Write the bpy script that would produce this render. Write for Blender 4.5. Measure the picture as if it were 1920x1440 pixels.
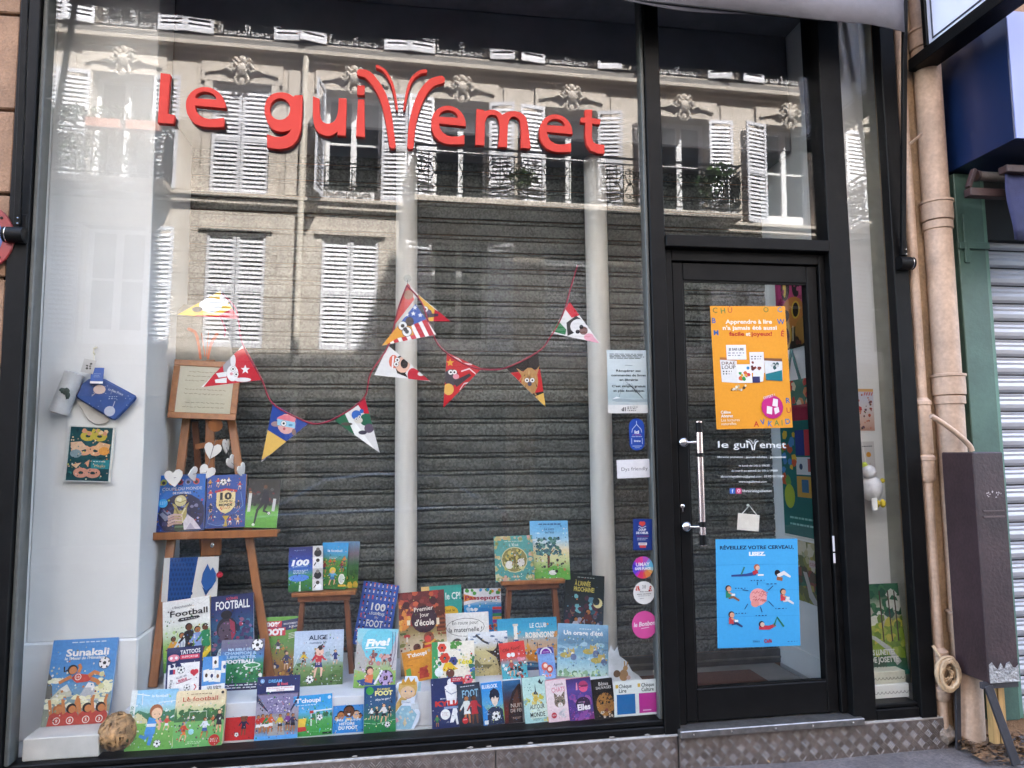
import bpy, bmesh, math, random
from mathutils import Vector, Matrix
for _o in list(bpy.data.objects): bpy.data.objects.remove(_o)
S = bpy.context.scene
COL = S.collection
R_ = math.radians

# ------------------------------------------------------------------ camera
F_PX = 1350.0
YAW, PITCH, ROLL = 0.15431841, 0.09437149, -0.01127597
CAM = Vector((0.0, -3.56294, 1.55))
_f = Vector((math.sin(YAW)*math.cos(PITCH), math.cos(YAW)*math.cos(PITCH), math.sin(PITCH)))
_r = Vector((math.cos(YAW), -math.sin(YAW), 0)); _u = _r.cross(_f)
CR = math.cos(ROLL)*_r + math.sin(ROLL)*_u
CU = -math.sin(ROLL)*_r + math.cos(ROLL)*_u
CF = _f
cd = bpy.data.cameras.new('camera'); cam = bpy.data.objects.new('camera', cd); COL.objects.link(cam)
cam.matrix_world = Matrix((( CR.x, CU.x, -CF.x, CAM.x), (CR.y, CU.y, -CF.y, CAM.y), (CR.z, CU.z, -CF.z, CAM.z), (0,0,0,1)))
cd.sensor_fit = 'HORIZONTAL'; cd.sensor_width = 36; cd.lens = F_PX/1920*36; cd.clip_start = .05; cd.clip_end = 400
S.camera = cam

# ------------------------------------------------------------------ light
SUN_EL, SUN_AZ = R_(50), R_(24)          # elevation, angle from +y towards +x
W = bpy.data.worlds.new('World'); S.world = W; W.use_nodes = True
nt = W.node_tree; nt.nodes.clear()
sky = nt.nodes.new('ShaderNodeTexSky'); sky.sky_type = 'NISHITA'; sky.sun_disc = False
sky.sun_elevation = SUN_EL; sky.sun_rotation = SUN_AZ; sky.air_density = 1.0; sky.dust_density = 2.0
bg = nt.nodes.new('ShaderNodeBackground'); bg.inputs['Strength'].default_value = 0.15
wo = nt.nodes.new('ShaderNodeOutputWorld')
nt.links.new(sky.outputs[0], bg.inputs[0]); nt.links.new(bg.outputs[0], wo.inputs[0])
sl = bpy.data.lights.new('sun', 'SUN'); sl.energy = 4.6; sl.angle = R_(0.5); sl.color = (1.0, .975, .94)
so = bpy.data.objects.new('sun', sl); COL.objects.link(so)
sd = Vector((math.sin(SUN_AZ)*math.cos(SUN_EL), math.cos(SUN_AZ)*math.cos(SUN_EL), math.sin(SUN_EL)))
so.rotation_euler = sd.to_track_quat('Z', 'Y').to_euler(); so.location = (0, 30, 40)
S.view_settings.view_transform = 'Standard'; S.view_settings.look = 'None'
S.view_settings.exposure = 4.02; S.view_settings.gamma = 1
S.view_settings.use_curve_mapping = False
S.render.engine = 'CYCLES'
cy = S.cycles
cy.use_denoising = True; cy.denoiser = 'OPENIMAGEDENOISE'; cy.denoising_prefilter = 'ACCURATE'
cy.max_bounces = 10; cy.diffuse_bounces = 5; cy.glossy_bounces = 4; cy.transparent_max_bounces = 24
cy.caustics_reflective = False; cy.caustics_refractive = False; cy.sample_clamp_indirect = 6

# ------------------------------------------------------------------ measuring helpers (photo pixel -> place)
def ray(px, py): return CF*F_PX + CR*(px-960) - CU*(py-720)
def at(px, py, Y): v = ray(px, py); return CAM + v*((Y-CAM.y)/v.y)
def atz(px, py, Z): v = ray(px, py); return CAM + v*((Z-CAM.z)/v.z)
def atx(px, py, X): v = ray(px, py); return CAM + v*((X-CAM.x)/v.x)
def on_plane(px, py, p0, n): v = ray(px, py); return CAM + v*((p0-CAM).dot(n)/v.dot(n))

# ------------------------------------------------------------------ colours, materials
def lin(c):
    c /= 255.0
    return c/12.92 if c <= .04045 else ((c+.055)/1.055)**2.4
def hx(h):
    if not isinstance(h, str): return h
    return (lin(int(h[0:2],16)), lin(int(h[2:4],16)), lin(int(h[4:6],16)))
MATS = {}
def mat(name, col, rough=.6, var=.12, vscale=6.0, bump=0.0, bscale=60.0, metal=0.0, spec=.5, col2=None, stretch=None, detail=5, coat=0, fine=0):
    if name in MATS: return MATS[name]
    m = bpy.data.materials.new(name); m.use_nodes = True
    n = m.node_tree.nodes; L = m.node_tree.links; b = n['Principled BSDF']
    c = hx(col)
    b.inputs['Roughness'].default_value = rough; b.inputs['Metallic'].default_value = metal
    b.inputs['Specular IOR Level'].default_value = spec
    if coat: b.inputs['Coat Weight'].default_value = coat; b.inputs['Coat Roughness'].default_value = .12
    tc = n.new('ShaderNodeTexCoord'); mp = n.new('ShaderNodeMapping'); L.new(tc.outputs['Object'], mp.inputs[0])
    if stretch: mp.inputs['Scale'].default_value = stretch
    nz = n.new('ShaderNodeTexNoise'); nz.inputs['Scale'].default_value = vscale; nz.inputs['Detail'].default_value = detail
    nz.inputs['Roughness'].default_value = .62
    L.new(mp.outputs[0], nz.inputs['Vector'])
    cr = n.new('ShaderNodeValToRGB'); cr.color_ramp.elements[0].position = .3; cr.color_ramp.elements[1].position = .7
    d = hx(col2) if col2 else tuple(x*(1-2*var) for x in c)
    e = c if col2 else tuple(min(1,x*(1+var)) for x in c)
    cr.color_ramp.elements[0].color = (*d,1); cr.color_ramp.elements[1].color = (*e,1)
    L.new(nz.outputs[0], cr.inputs[0]); last = cr.outputs[0]
    if fine:
        n3 = n.new('ShaderNodeTexNoise'); n3.inputs['Scale'].default_value = vscale*14; n3.inputs['Detail'].default_value = 3
        L.new(mp.outputs[0], n3.inputs['Vector'])
        mr = n.new('ShaderNodeMapRange'); mr.inputs[1].default_value = .3; mr.inputs[2].default_value = .7
        mr.inputs[3].default_value = 1-fine; mr.inputs[4].default_value = 1+fine*.5; L.new(n3.outputs[0], mr.inputs[0])
        mm = n.new('ShaderNodeMix'); mm.data_type = 'RGBA'; mm.blend_type = 'MULTIPLY'; mm.inputs[0].default_value = 1
        L.new(last, mm.inputs[6]); L.new(mr.outputs[0], mm.inputs[7]); last = mm.outputs[2]
    L.new(last, b.inputs['Base Color'])
    if bump:
        n2 = n.new('ShaderNodeTexNoise'); n2.inputs['Scale'].default_value = bscale; n2.inputs['Detail'].default_value = 4
        L.new(mp.outputs[0], n2.inputs['Vector'])
        bp = n.new('ShaderNodeBump'); bp.inputs['Strength'].default_value = bump; bp.inputs['Distance'].default_value = .01
        L.new(n2.outputs[0], bp.inputs['Height']); L.new(bp.outputs[0], b.inputs['Normal'])
    MATS[name] = m
    return m
def glass_mat(name, f0=1.0, tint=(1,1,1), ior=1.5, wav=0.0):
    m = bpy.data.materials.new(name); m.use_nodes = True
    n = m.node_tree.nodes; L = m.node_tree.links; n.clear()
    o = n.new('ShaderNodeOutputMaterial'); mx = n.new('ShaderNodeMixShader'); t = n.new('ShaderNodeBsdfTransparent'); g = n.new('ShaderNodeBsdfGlossy')
    t.inputs[0].default_value = (*tint, 1); g.inputs['Roughness'].default_value = 0.0
    ge = n.new('ShaderNodeNewGeometry'); dt = n.new('ShaderNodeVectorMath'); dt.operation = 'DOT_PRODUCT'
    L.new(ge.outputs['Incoming'], dt.inputs[0]); L.new(ge.outputs['Normal'], dt.inputs[1])
    def mth(op, a, b=None, v=None):
        q = n.new('ShaderNodeMath'); q.operation = op; L.new(a, q.inputs[0])
        if v is not None: q.inputs[1].default_value = v
        if b is not None: L.new(b, q.inputs[1])
        return q.outputs[0]
    R0 = ((ior-1)/(ior+1))**2          # Schlick reflectance of one face, the same from both sides
    ab = mth('ABSOLUTE', dt.outputs['Value']); om = n.new('ShaderNodeMath'); om.operation = 'SUBTRACT'; om.inputs[0].default_value = 1; L.new(ab, om.inputs[1])
    sch = mth('ADD', mth('MULTIPLY', mth('POWER', om.outputs[0], v=5.0), v=1-R0), v=R0)
    L.new(sch, mx.inputs[0]); L.new(t.outputs[0], mx.inputs[1]); L.new(g.outputs[0], mx.inputs[2]); L.new(mx.outputs[0], o.inputs[0])
    if wav:
        tc = n.new('ShaderNodeTexCoord'); nz = n.new('ShaderNodeTexNoise'); nz.inputs['Scale'].default_value = 1.6; nz.inputs['Detail'].default_value = 1
        bp = n.new('ShaderNodeBump'); bp.inputs['Strength'].default_value = wav; bp.inputs['Distance'].default_value = .004
        L.new(tc.outputs['Object'], nz.inputs['Vector']); L.new(nz.outputs[0], bp.inputs['Height']); L.new(bp.outputs[0], g.inputs['Normal'])
    MATS[name] = m
    return m
def print_mat(name, rough=.45, coat=.0, wrinkle=0.0, ink=1.0, grain=.02):
    m = bpy.data.materials.new(name); m.use_nodes = True
    n = m.node_tree.nodes; L = m.node_tree.links; b = n['Principled BSDF']
    a = n.new('ShaderNodeAttribute'); a.attribute_name = 'ink'
    tc = n.new('ShaderNodeTexCoord'); nz = n.new('ShaderNodeTexNoise'); nz.inputs['Scale'].default_value = 70; nz.inputs['Detail'].default_value = 4
    L.new(tc.outputs['Object'], nz.inputs['Vector'])
    mr = n.new('ShaderNodeMapRange'); mr.inputs[1].default_value = .25; mr.inputs[2].default_value = .75; mr.inputs[3].default_value = (.74-grain)*ink; mr.inputs[4].default_value = (.76+grain)*ink
    L.new(nz.outputs[0], mr.inputs[0])
    n5 = n.new('ShaderNodeTexNoise'); n5.inputs['Scale'].default_value = 190; n5.inputs['Detail'].default_value = 2; L.new(tc.outputs['Object'], n5.inputs['Vector'])
    m5 = n.new('ShaderNodeMapRange'); m5.inputs[1].default_value = .3; m5.inputs[2].default_value = .7; m5.inputs[3].default_value = 1-grain; m5.inputs[4].default_value = 1+grain*.7; L.new(n5.outputs[0], m5.inputs[0])
    mu = n.new('ShaderNodeMath'); mu.operation = 'MULTIPLY'; L.new(mr.outputs[0], mu.inputs[0]); L.new(m5.outputs[0], mu.inputs[1])
    mm = n.new('ShaderNodeMix'); mm.data_type = 'RGBA'; mm.blend_type = 'MULTIPLY'; mm.inputs[0].default_value = 1
    L.new(a.outputs['Color'], mm.inputs[6]); L.new(mu.outputs[0], mm.inputs[7]); L.new(mm.outputs[2], b.inputs['Base Color'])
    b.inputs['Roughness'].default_value = rough; b.inputs['Specular IOR Level'].default_value = .22
    if coat: b.inputs['Coat Weight'].default_value = coat; b.inputs['Coat Roughness'].default_value = .15
    if wrinkle:
        n2 = n.new('ShaderNodeTexNoise'); n2.inputs['Scale'].default_value = 7; L.new(tc.outputs['Object'], n2.inputs['Vector'])
        bp = n.new('ShaderNodeBump'); bp.inputs['Strength'].default_value = wrinkle; bp.inputs['Distance'].default_value = .02
        L.new(n2.outputs[0], bp.inputs['Height']); L.new(bp.outputs[0], b.inputs['Normal'])
    MATS[name] = m
    return m

# ------------------------------------------------------------------ mesh helpers
class MB:
    def __init__(s): s.v = []; s.f = []
    def add(s, vs, fs):
        o = len(s.v); s.v += [tuple(x) for x in vs]; s.f += [tuple(i+o for i in f) for f in fs]; return s
    def box(s, a, b, M=None):
        (x0,y0,z0),(x1,y1,z1) = a, b
        if x0 > x1: x0, x1 = x1, x0
        if y0 > y1: y0, y1 = y1, y0
        if z0 > z1: z0, z1 = z1, z0
        vs = [Vector(p) for p in ((x0,y0,z0),(x1,y0,z0),(x1,y1,z0),(x0,y1,z0),(x0,y0,z1),(x1,y0,z1),(x1,y1,z1),(x0,y1,z1))]
        if M: vs = [M @ p for p in vs]
        return s.add(vs, [(0,3,2,1),(4,5,6,7),(0,1,5,4),(1,2,6,5),(2,3,7,6),(3,0,4,7)])
    def beam(s, p, q, w, d, up=Vector((0,-1,0))):
        p, q = Vector(p), Vector(q); z = (q-p).normalized(); y = (up - z*up.dot(z)).normalized(); x = y.cross(z)
        M = Matrix(((x.x,y.x,z.x,p.x),(x.y,y.y,z.y,p.y),(x.z,y.z,z.z,p.z),(0,0,0,1)))
        return s.box((-w/2,-d/2,0),(w/2,d/2,(q-p).length), M)
    def tube(s, pts, r, n=8, cap=True):
        pts = [Vector(p) for p in pts]; rs = r if isinstance(r,(list,tuple)) else [r]*len(pts)
        o = len(s.v); ref = Vector((.13,.31,.94))
        for i, p in enumerate(pts):
            d = (pts[min(i+1,len(pts)-1)] - pts[max(i-1,0)]).normalized()
            a = d.cross(ref)
            if a.length < .05: a = d.cross(Vector((1,0,0)))
            a.normalize(); b = d.cross(a)
            for k in range(n):
                t = 2*math.pi*k/n; q = p + (a*math.cos(t)+b*math.sin(t))*rs[i]; s.v.append(tuple(q))
        for i in range(len(pts)-1):
            for k in range(n):
                s.f.append((o+i*n+k, o+i*n+(k+1)%n, o+(i+1)*n+(k+1)%n, o+(i+1)*n+k))
        if cap:
            s.f.append(tuple(o+k for k in range(n))[::-1]); s.f.append(tuple(o+(len(pts)-1)*n+k for k in range(n)))
        return s
    def lathe(s, prof, n=24, M=None):      # prof (r,z) about z
        o = len(s.v)
        for r, z in prof:
            for k in range(n):
                t = 2*math.pi*k/n; q = Vector((r*math.cos(t), r*math.sin(t), z)); s.v.append(tuple(M@q if M else q))
        for i in range(len(prof)-1):
            for k in range(n): s.f.append((o+i*n+k, o+i*n+(k+1)%n, o+(i+1)*n+(k+1)%n, o+(i+1)*n+k))
        s.f.append(tuple(o+k for k in range(n))[::-1]); s.f.append(tuple(o+(len(prof)-1)*n+k for k in range(n)))
        return s
    def prism(s, pts, y0, y1):             # outline (x,z) extruded along y (y0 front)
        n = len(pts); o = len(s.v)
        for y in (y0, y1):
            for x, z in pts: s.v.append((x, y, z))
        s.f.append(tuple(range(o, o+n))); s.f.append(tuple(range(o+n, o+2*n))[::-1])
        for k in range(n): s.f.append((o+(k+1)%n, o+k, o+n+k, o+n+(k+1)%n))
        return s
    def blob(s, c, r, n=1, seed=0, jit=.25, sc=(1,1,1)):
        bm = bmesh.new(); bmesh.ops.create_icosphere(bm, subdivisions=n, radius=1); rn = random.Random(seed)
        vs = [(c[0]+v.co.x*r*sc[0]*(1+rn.uniform(-jit,jit)), c[1]+v.co.y*r*sc[1]*(1+rn.uniform(-jit,jit)), c[2]+v.co.z*r*sc[2]*(1+rn.uniform(-jit,jit))) for v in bm.verts]
        fs = [tuple(v.index for v in f.verts) for f in bm.faces]; bm.free(); return s.add(vs, fs)
    def mesh(s, name, m, bevel=0, smooth=False, seg=1):
        me = bpy.data.meshes.new(name); me.from_pydata(s.v, [], s.f)
        bm = bmesh.new(); bm.from_mesh(me); bmesh.ops.recalc_face_normals(bm, faces=bm.faces)
        if bevel:
            ed = [e for e in bm.edges if len(e.link_faces)==2 and e.calc_face_angle() > .5]
            bmesh.ops.bevel(bm, geom=ed, offset=bevel, segments=seg, affect='EDGES', clamp_overlap=True)
        bm.to_mesh(me); bm.free(); me.materials.append(m)
        if smooth:
            for p in me.polygons: p.use_smooth = True
            try: me.set_sharp_from_angle(angle=R_(40))
            except Exception: pass
        return me
    def build(s, name, m, parent=None, bevel=0, smooth=False, seg=1):
        return link(name, s.mesh(name, m, bevel, smooth, seg), parent)
def link(name, me, parent=None, M=None):
    o = bpy.data.objects.new(name, me); COL.objects.link(o)
    if parent: o.parent = parent
    if M is not None: o.matrix_local = M
    return o
def empty(name, loc=(0,0,0), M=None):
    o = bpy.data.objects.new(name, None); COL.objects.link(o); o.empty_display_size = .05
    if M is not None: o.matrix_world = M
    else: o.location = loc
    return o
def tag(o, label, cat, group=None):
    o['label'] = label; o['category'] = cat
    if group: o['group'] = group
    return o
def struct(o): o['kind'] = 'structure'; return o

# ------------------------------------------------------------------ lettering and flat print
TXT = {}
def text_mesh(s, bold=0.0, shear=0.0):
    k = (s, bold, shear)
    if k in TXT: return TXT[k]
    cu = bpy.data.curves.new('t', 'FONT'); cu.body = s; cu.size = 1; cu.resolution_u = 2; cu.offset = bold; cu.shear = shear; cu.fill_mode = 'FRONT'
    ob = bpy.data.objects.new('t', cu); me = ob.to_mesh()
    vs = [(v.co.x, v.co.y) for v in me.vertices]; fs = [tuple(p.vertices) for p in me.polygons]
    ob.to_mesh_clear(); bpy.data.objects.remove(ob); bpy.data.curves.remove(cu)
    if vs:
        x0 = min(v[0] for v in vs); x1 = max(v[0] for v in vs)
        vs = [((x-x0)/.73, y/.73) for x, y in vs]; w = (x1-x0)/.73
    else: w = 0
    TXT[k] = (vs, fs, w); return TXT[k]
LAY = 4.5e-5
class Pr:
    """flat print on a W x H sheet, u and v run 0..1"""
    def __init__(s, W, H, clip=None): s.W, s.H = W, H; s.v = []; s.f = []; s.c = []; s.z = 0; s.clip = clip; s.det = 0
    def _add(s, pts, fs, col):
        o = len(s.v); s.z += LAY
        s.v += [(x, y, s.z) for x, y in pts]
        for f in fs:
            s.f.append(tuple(i+o for i in f))
            for i in f: s.c.append(col[i] if isinstance(col, list) else col)
    def uv(s, p): return [(min(1,max(0,u))*s.W, min(1,max(0,v))*s.H) for u, v in p]
    def poly(s, p, c): s._add(s.uv(p), [tuple(range(len(p)))], [hx(k) for k in c] if isinstance(c, list) else hx(c)); return s
    def rect(s, x0, y0, x1, y1, c, c2=None):
        return s.poly([(x0,y0),(x1,y0),(x1,y1),(x0,y1)], c if c2 is None else [c, c, c2, c2])
    def bg(s, *cs):
        n = len(cs)
        if n == 1: return s.rect(0,0,1,1,cs[0])
        z = s.z
        for i in range(n-1):
            s.z = z; s.rect(0, i/(n-1), 1, (i+1)/(n-1), cs[i], cs[i+1])
        return s
    def circ(s, x, y, r, c, ry=None, n=16, a0=0, a1=360, c2=None):
        ry = ry if ry is not None else r; k = s.W/s.H
        p = [(x+r*math.cos(R_(a0+(a1-a0)*i/n)), y+ry*k*math.sin(R_(a0+(a1-a0)*i/n))) for i in range(n if a1-a0 >= 360 else n+1)]
        return s.poly(p, c)
    def line(s, p, w, c):
        k = s.W/s.H; q = [(u, v/k) for u, v in p]; L = []; Rr = []
        for i, (x, y) in enumerate(q):
            ax, ay = q[max(0,i-1)]; bx, by = q[min(len(q)-1,i+1)]; dx, dy = bx-ax, by-ay; l = math.hypot(dx,dy) or 1
            wi = w[i] if isinstance(w, (list,tuple)) else w
            L.append((x-dy/l*wi/2, (y+dx/l*wi/2)*k)); Rr.append((x+dy/l*wi/2, (y-dx/l*wi/2)*k))
        n = len(q); s._add(s.uv(L+Rr), [(i, i+n, i+n+1, i+1) for i in range(n-1)], hx(c)); return s
    def text(s, t, x, y, h, c, al='C', b=.012, w=None, rot=0, sh=0):
        if s.det: k_ = s.det; s.det = 0; s.detail(k_)
        vs, fs, tw = text_mesh(t, b, sh)
        if not vs: return s
        hh = h*s.H; sx = hh
        if w is not None: sx = w*s.W/tw
        ox = {'C': -tw*sx/2, 'L': 0, 'R': -tw*sx}[al]; ca, sa = math.cos(R_(rot)), math.sin(R_(rot))
        pts = []
        for a, b2 in vs:
            X, Y = a*sx+ox, b2*hh; X, Y = X*ca-Y*sa, X*sa+Y*ca
            pts.append((min(s.W,max(0,x*s.W+X)), min(s.H,max(0,y*s.H+Y))))
        s._add(pts, fs, hx(c)); return s
    def small(s, x0, y, x1, n, c, h=.012, gap=.028, seed=1):   # lines too small to read
        r = random.Random(seed)
        for i in range(n):
            X = x0
            e = x1 - r.uniform(0, .25)*(x1-x0)
            while X < e:
                d = r.uniform(.03,.09)*(x1-x0)*2; s.rect(X, y-i*gap, min(e,X+d), y-i*gap+h, c); X += d + .02
        return s
    def scatter(s, n, x0, y0, x1, y1, r, pal, seed=1, el=1.0):
        rn = random.Random(seed)
        for i in range(n):
            x, y = rn.uniform(x0,x1), rn.uniform(y0,y1); rr = r*rn.uniform(.5,1.2); k = s.W/s.H; a = rn.uniform(0,6.28); m = 6
            s.poly([(x+rr*rn.uniform(.6,1.1)*math.cos(a+t*6.28/m), y+rr*el*k*rn.uniform(.6,1.1)*math.sin(a+t*6.28/m)) for t in range(m)], rn.choice(pal))
        return s
    def detail(s, n, seed=3):      # many small marks in the sheet's own inks: the fine drawing of a crowded illustration
        rn = random.Random(seed+len(s.v)); pal = list({c for c in s.c}); k = s.W/s.H; z = s.z
        for i in range(n):
            s.z = z + LAY*(i % 4); c = rn.choice(pal); f = rn.choice((.55,.75,1.0,1.25,1.5)); c = tuple(min(.9, x*f) for x in c)
            x, y = rn.uniform(.03,.97), rn.betavariate(1.2,1.9)*.95+.02; r = rn.uniform(.008,.026); a = rn.uniform(0,6.28); el = rn.uniform(.25,1)
            s.poly([(x+r*math.cos(a+t*1.2566)*(1 if t % 2 else el), y+r*k*math.sin(a+t*1.2566)*(el if t % 2 else 1)) for t in range(5)], c)
        s.z = z + LAY*5; return s
    def ball(s, x, y, r, c='f2f2f0', d='20242a'):
        s.circ(x, y, r*1.08, d); s.circ(x, y, r, c); s.circ(x, y, r*.36, d, n=5, a0=90, a1=450); k = s.W/s.H
        for i in range(5):
            a = R_(90+72*i); s.circ(x+.82*r*math.cos(a), y+.82*r*k*math.sin(a), r*.2, d, n=5)
        return s
    def man(s, x, y, h, shirt, shorts, skin, hair, run=0.0, arms=1):   # small printed figure, feet at y
        k = s.W/s.H; U = h/k        # figure height in u units
        def p(a, b): return (x + a*U, y + b*h)
        s.line([p(-.02,.48), p(-.07-.08*run,.24), p(-.08-.16*run,.02)], [.09*U,.075*U,.05*U], skin)
        s.line([p(.03,.48), p(.08+.14*run,.27), p(.09+.04*run,.02+.06*run)], [.09*U,.075*U,.05*U], skin)
        s.poly([p(-.12,.33),p(-.01,.34),p(.03,.34),p(.14,.33),p(.10,.52),p(-.09,.52)], shorts)
        if arms:
            s.line([p(-.08,.72),p(-.19,.58),p(-.24,.50+.12*run)], [.08*U,.06*U,.05*U], shirt)
            s.line([p(.08,.72),p(.18,.60),p(.26,.54+.1*run)], [.08*U,.06*U,.05*U], shirt)
            s.circ(*p(-.25,.49+.12*run), .03*U, skin, n=8); s.circ(*p(.27,.53+.1*run), .03*U, skin, n=8)
        s.poly([p(-.12,.77),p(-.09,.49),p(.10,.49),p(.13,.77),p(.05,.80),p(-.05,.80)], shirt)
        s.circ(*p(.0,.89), .095*U, hair, n=12); s.circ(*p(.012,.872), .08*U, skin, n=12)
        return s
    def tree(s, x, y, h, c, trunk='5a4030', seed=1):
        s.line([(x,y),(x,y+h*.5)], .03, trunk); k = s.W/s.H
        s.scatter(9, x-h*.3, y+h*.4, x+h*.3, y+h, h*.3/k*.7, c if isinstance(c, list) else [c], seed); return s
    def mesh(s, name, m):
        me = bpy.data.meshes.new(name); me.from_pydata(s.v, [], s.f)
        at_ = me.color_attributes.new('ink', 'FLOAT_COLOR', 'CORNER')
        flat = [];
        for c in s.c: flat += [c[0], c[1], c[2], 1.0]
        at_.data.foreach_set('color', flat); me.materials.append(m); return me
PM = print_mat('printed paper', .5, .0)
PMG = print_mat('printed glossy cover', .32, .06, grain=.08)
PMC = print_mat('printed cloth', .85, 0)
PMO = print_mat('printed vinyl', .5, 0, 0, .72)

def fit_quad(q, p0, n):
    """corner pixels bl,br,tr,tl on the plane (p0,n) -> frame matrix (origin bottom left), width, height"""
    P = [on_plane(a, b, p0, n) for a, b in q]
    ux = ((P[1]-P[0]) + (P[2]-P[3])).normalized(); w = ((P[1]-P[0]).length + (P[2]-P[3]).length)/2
    uy = n.cross(ux).normalized()
    h = ((P[3]-P[0]).dot(uy) + (P[2]-P[1]).dot(uy))/2; c = (P[0]+P[1]+P[2]+P[3])/4
    o = c - ux*w/2 - uy*h/2
    return Matrix(((ux.x,uy.x,n.x,o.x),(ux.y,uy.y,n.y,o.y),(ux.z,uy.z,n.z,o.z),(0,0,0,1))), w, h
def normal(lean=0, yaw=0):      # facing the street (-y), top leaning back by lean, turned by yaw towards +x
    a, b = R_(lean), R_(yaw)
    return Vector((math.sin(b)*math.cos(a), -math.cos(b)*math.cos(a), math.sin(a)))
def sheet(name, q, Y, art, label, cat, m=None, th=.0004, lean=0, yaw=0, group=None, back='e8e6e0', p0=None, nn=None, curl=0):
    """a flat printed sheet: paper body plus its print"""
    n = nn or normal(lean, yaw); p = p0 if p0 is not None else at(sum(a for a,b in q)/4, sum(b for a,b in q)/4, Y)
    M, w, h = fit_quad(q, p, n)
    root = MB().box((0,0,-th),(w,h,0)).build(name, mat('paper_'+back, back, .6, .04, 20)); root.matrix_world = M
    pr = Pr(w, h); art(pr)
    link('print', pr.mesh(name+'_print', m or PM), root, Matrix.Translation((0,0,.0002)))
    return tag(root, label, cat, group)

# ================================================================== materials of the place
BLACK = mat('black painted metal', '0f0e0e', .5, .25, 9, .05, 180, spec=.14, fine=.2)
BLACK2 = mat('black worn metal', '0c0b0b', .5, .3, 14, .12, 120, spec=.16)
ALU = mat('worn aluminium', '8d8782', .38, .18, 30, .1, 160, metal=.85)
STEEL = mat('brushed steel', 'c9c6c4', .22, .08, 40, metal=1.0)
STONE = mat('limestone blocks', '93745c', .9, .16, 7, .5, 70, fine=.18)
STONE_O = mat('pale limestone', 'c6bcb0', .9, .08, 2.2, .25, 40, fine=.10)
WHITEP = mat('white wall paint', 'cfd0cf', .62, .03, 3, .05, 90)
WHITEW = mat('white woodwork', 'd6d6d2', .5, .03, 4)
SILLP = mat('grey sill paint', 'b3b1ac', .6, .08, 6, .08, 60)
WOOD = mat('varnished beech', '9a6236', .42, .2, 5, .08, 60, col2='7d4a26', stretch=(6,6,.7), coat=.2)
WOODD = mat('reddish hardwood', '7a4a2c', .45, .2, 6, .08, 60, col2='5d3520', stretch=(5,5,.8))
ASPH = mat('pavement asphalt', '665d5a', .85, .22, 5, .6, 220, fine=.35)
ROADM = mat('road asphalt', '47474a', .9, .15, 3, .5, 200, fine=.3)
KERBM = mat('granite kerb', '8b8984', .8, .15, 12, .3, 150)
DARK = mat('dark interior', '1b1b1c', .9, .1, 3)
GLASS = glass_mat('shop window glass', ior=1.50, tint=(.985,.992,.988), wav=.0012)
GLASSD = glass_mat('door glass', ior=1.50, tint=(.985,.992,.988), wav=.0012)
CLEAR = glass_mat('clear plastic', ior=1.45, tint=(.9,.92,.92))
def shutter_mat():
    m = bpy.data.materials.new('galvanised slats'); m.use_nodes = True
    n = m.node_tree.nodes; L = m.node_tree.links; b = n['Principled BSDF']
    tc = n.new('ShaderNodeTexCoord'); oi = n.new('ShaderNodeObjectInfo')
    va = n.new('ShaderNodeVectorMath'); va.operation = 'ADD'; vm = n.new('ShaderNodeVectorMath'); vm.operation = 'SCALE'; vm.inputs['Scale'].default_value = 30
    cmb = n.new('ShaderNodeCombineXYZ'); L.new(oi.outputs['Random'], cmb.inputs[0]); L.new(oi.outputs['Random'], cmb.inputs[1]); L.new(cmb.outputs[0], vm.inputs[0])
    L.new(tc.outputs['Object'], va.inputs[0]); L.new(vm.outputs[0], va.inputs[1])
    v = n.new('ShaderNodeTexVoronoi'); v.inputs['Scale'].default_value = 85; L.new(va.outputs[0], v.inputs['Vector'])
    nz = n.new('ShaderNodeTexNoise'); nz.inputs['Scale'].default_value = 60; nz.inputs['Detail'].default_value = 4; L.new(va.outputs[0], nz.inputs['Vector'])
    n2 = n.new('ShaderNodeTexNoise'); n2.inputs['Scale'].default_value = 2.3; n2.inputs['Detail'].default_value = 3; L.new(va.outputs[0], n2.inputs['Vector'])
    mx = n.new('ShaderNodeMix'); mx.data_type = 'RGBA'; L.new(v.outputs['Color'], mx.inputs[6]); L.new(nz.outputs['Color'], mx.inputs[7]); mx.inputs[0].default_value = .55
    cr = n.new('ShaderNodeValToRGB'); cr.color_ramp.elements[0].position = .38; cr.color_ramp.elements[1].position = .64
    cr.color_ramp.elements[0].color = (.044,.048,.046,1); cr.color_ramp.elements[1].color = (.122,.132,.126,1)
    L.new(mx.outputs[2], cr.inputs[0])
    mr = n.new('ShaderNodeMapRange'); mr.inputs[1].default_value = .3; mr.inputs[2].default_value = .7; mr.inputs[3].default_value = .88; mr.inputs[4].default_value = 1.12; L.new(n2.outputs[0], mr.inputs[0])
    mr2 = n.new('ShaderNodeMapRange'); mr2.inputs[3].default_value = .85; mr2.inputs[4].default_value = 1.2; L.new(oi.outputs['Random'], mr2.inputs[0])
    ml = n.new('ShaderNodeMath'); ml.operation = 'MULTIPLY'; L.new(mr.outputs[0], ml.inputs[0]); L.new(mr2.outputs[0], ml.inputs[1])
    mm = n.new('ShaderNodeMix'); mm.data_type = 'RGBA'; mm.blend_type = 'MULTIPLY'; mm.inputs[0].default_value = 1
    L.new(cr.outputs[0], mm.inputs[6]); L.new(ml.outputs[0], mm.inputs[7]); L.new(mm.outputs[2], b.inputs['Base Color'])
    b.inputs['Metallic'].default_value = .15; b.inputs['Roughness'].default_value = .6
    bp = n.new('ShaderNodeBump'); bp.inputs['Strength'].default_value = .15; bp.inputs['Distance'].default_value = .003
    L.new(v.outputs['Distance'], bp.inputs['Height']); L.new(bp.outputs[0], b.inputs['Normal'])
    return m
SLATM = shutter_mat()
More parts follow.
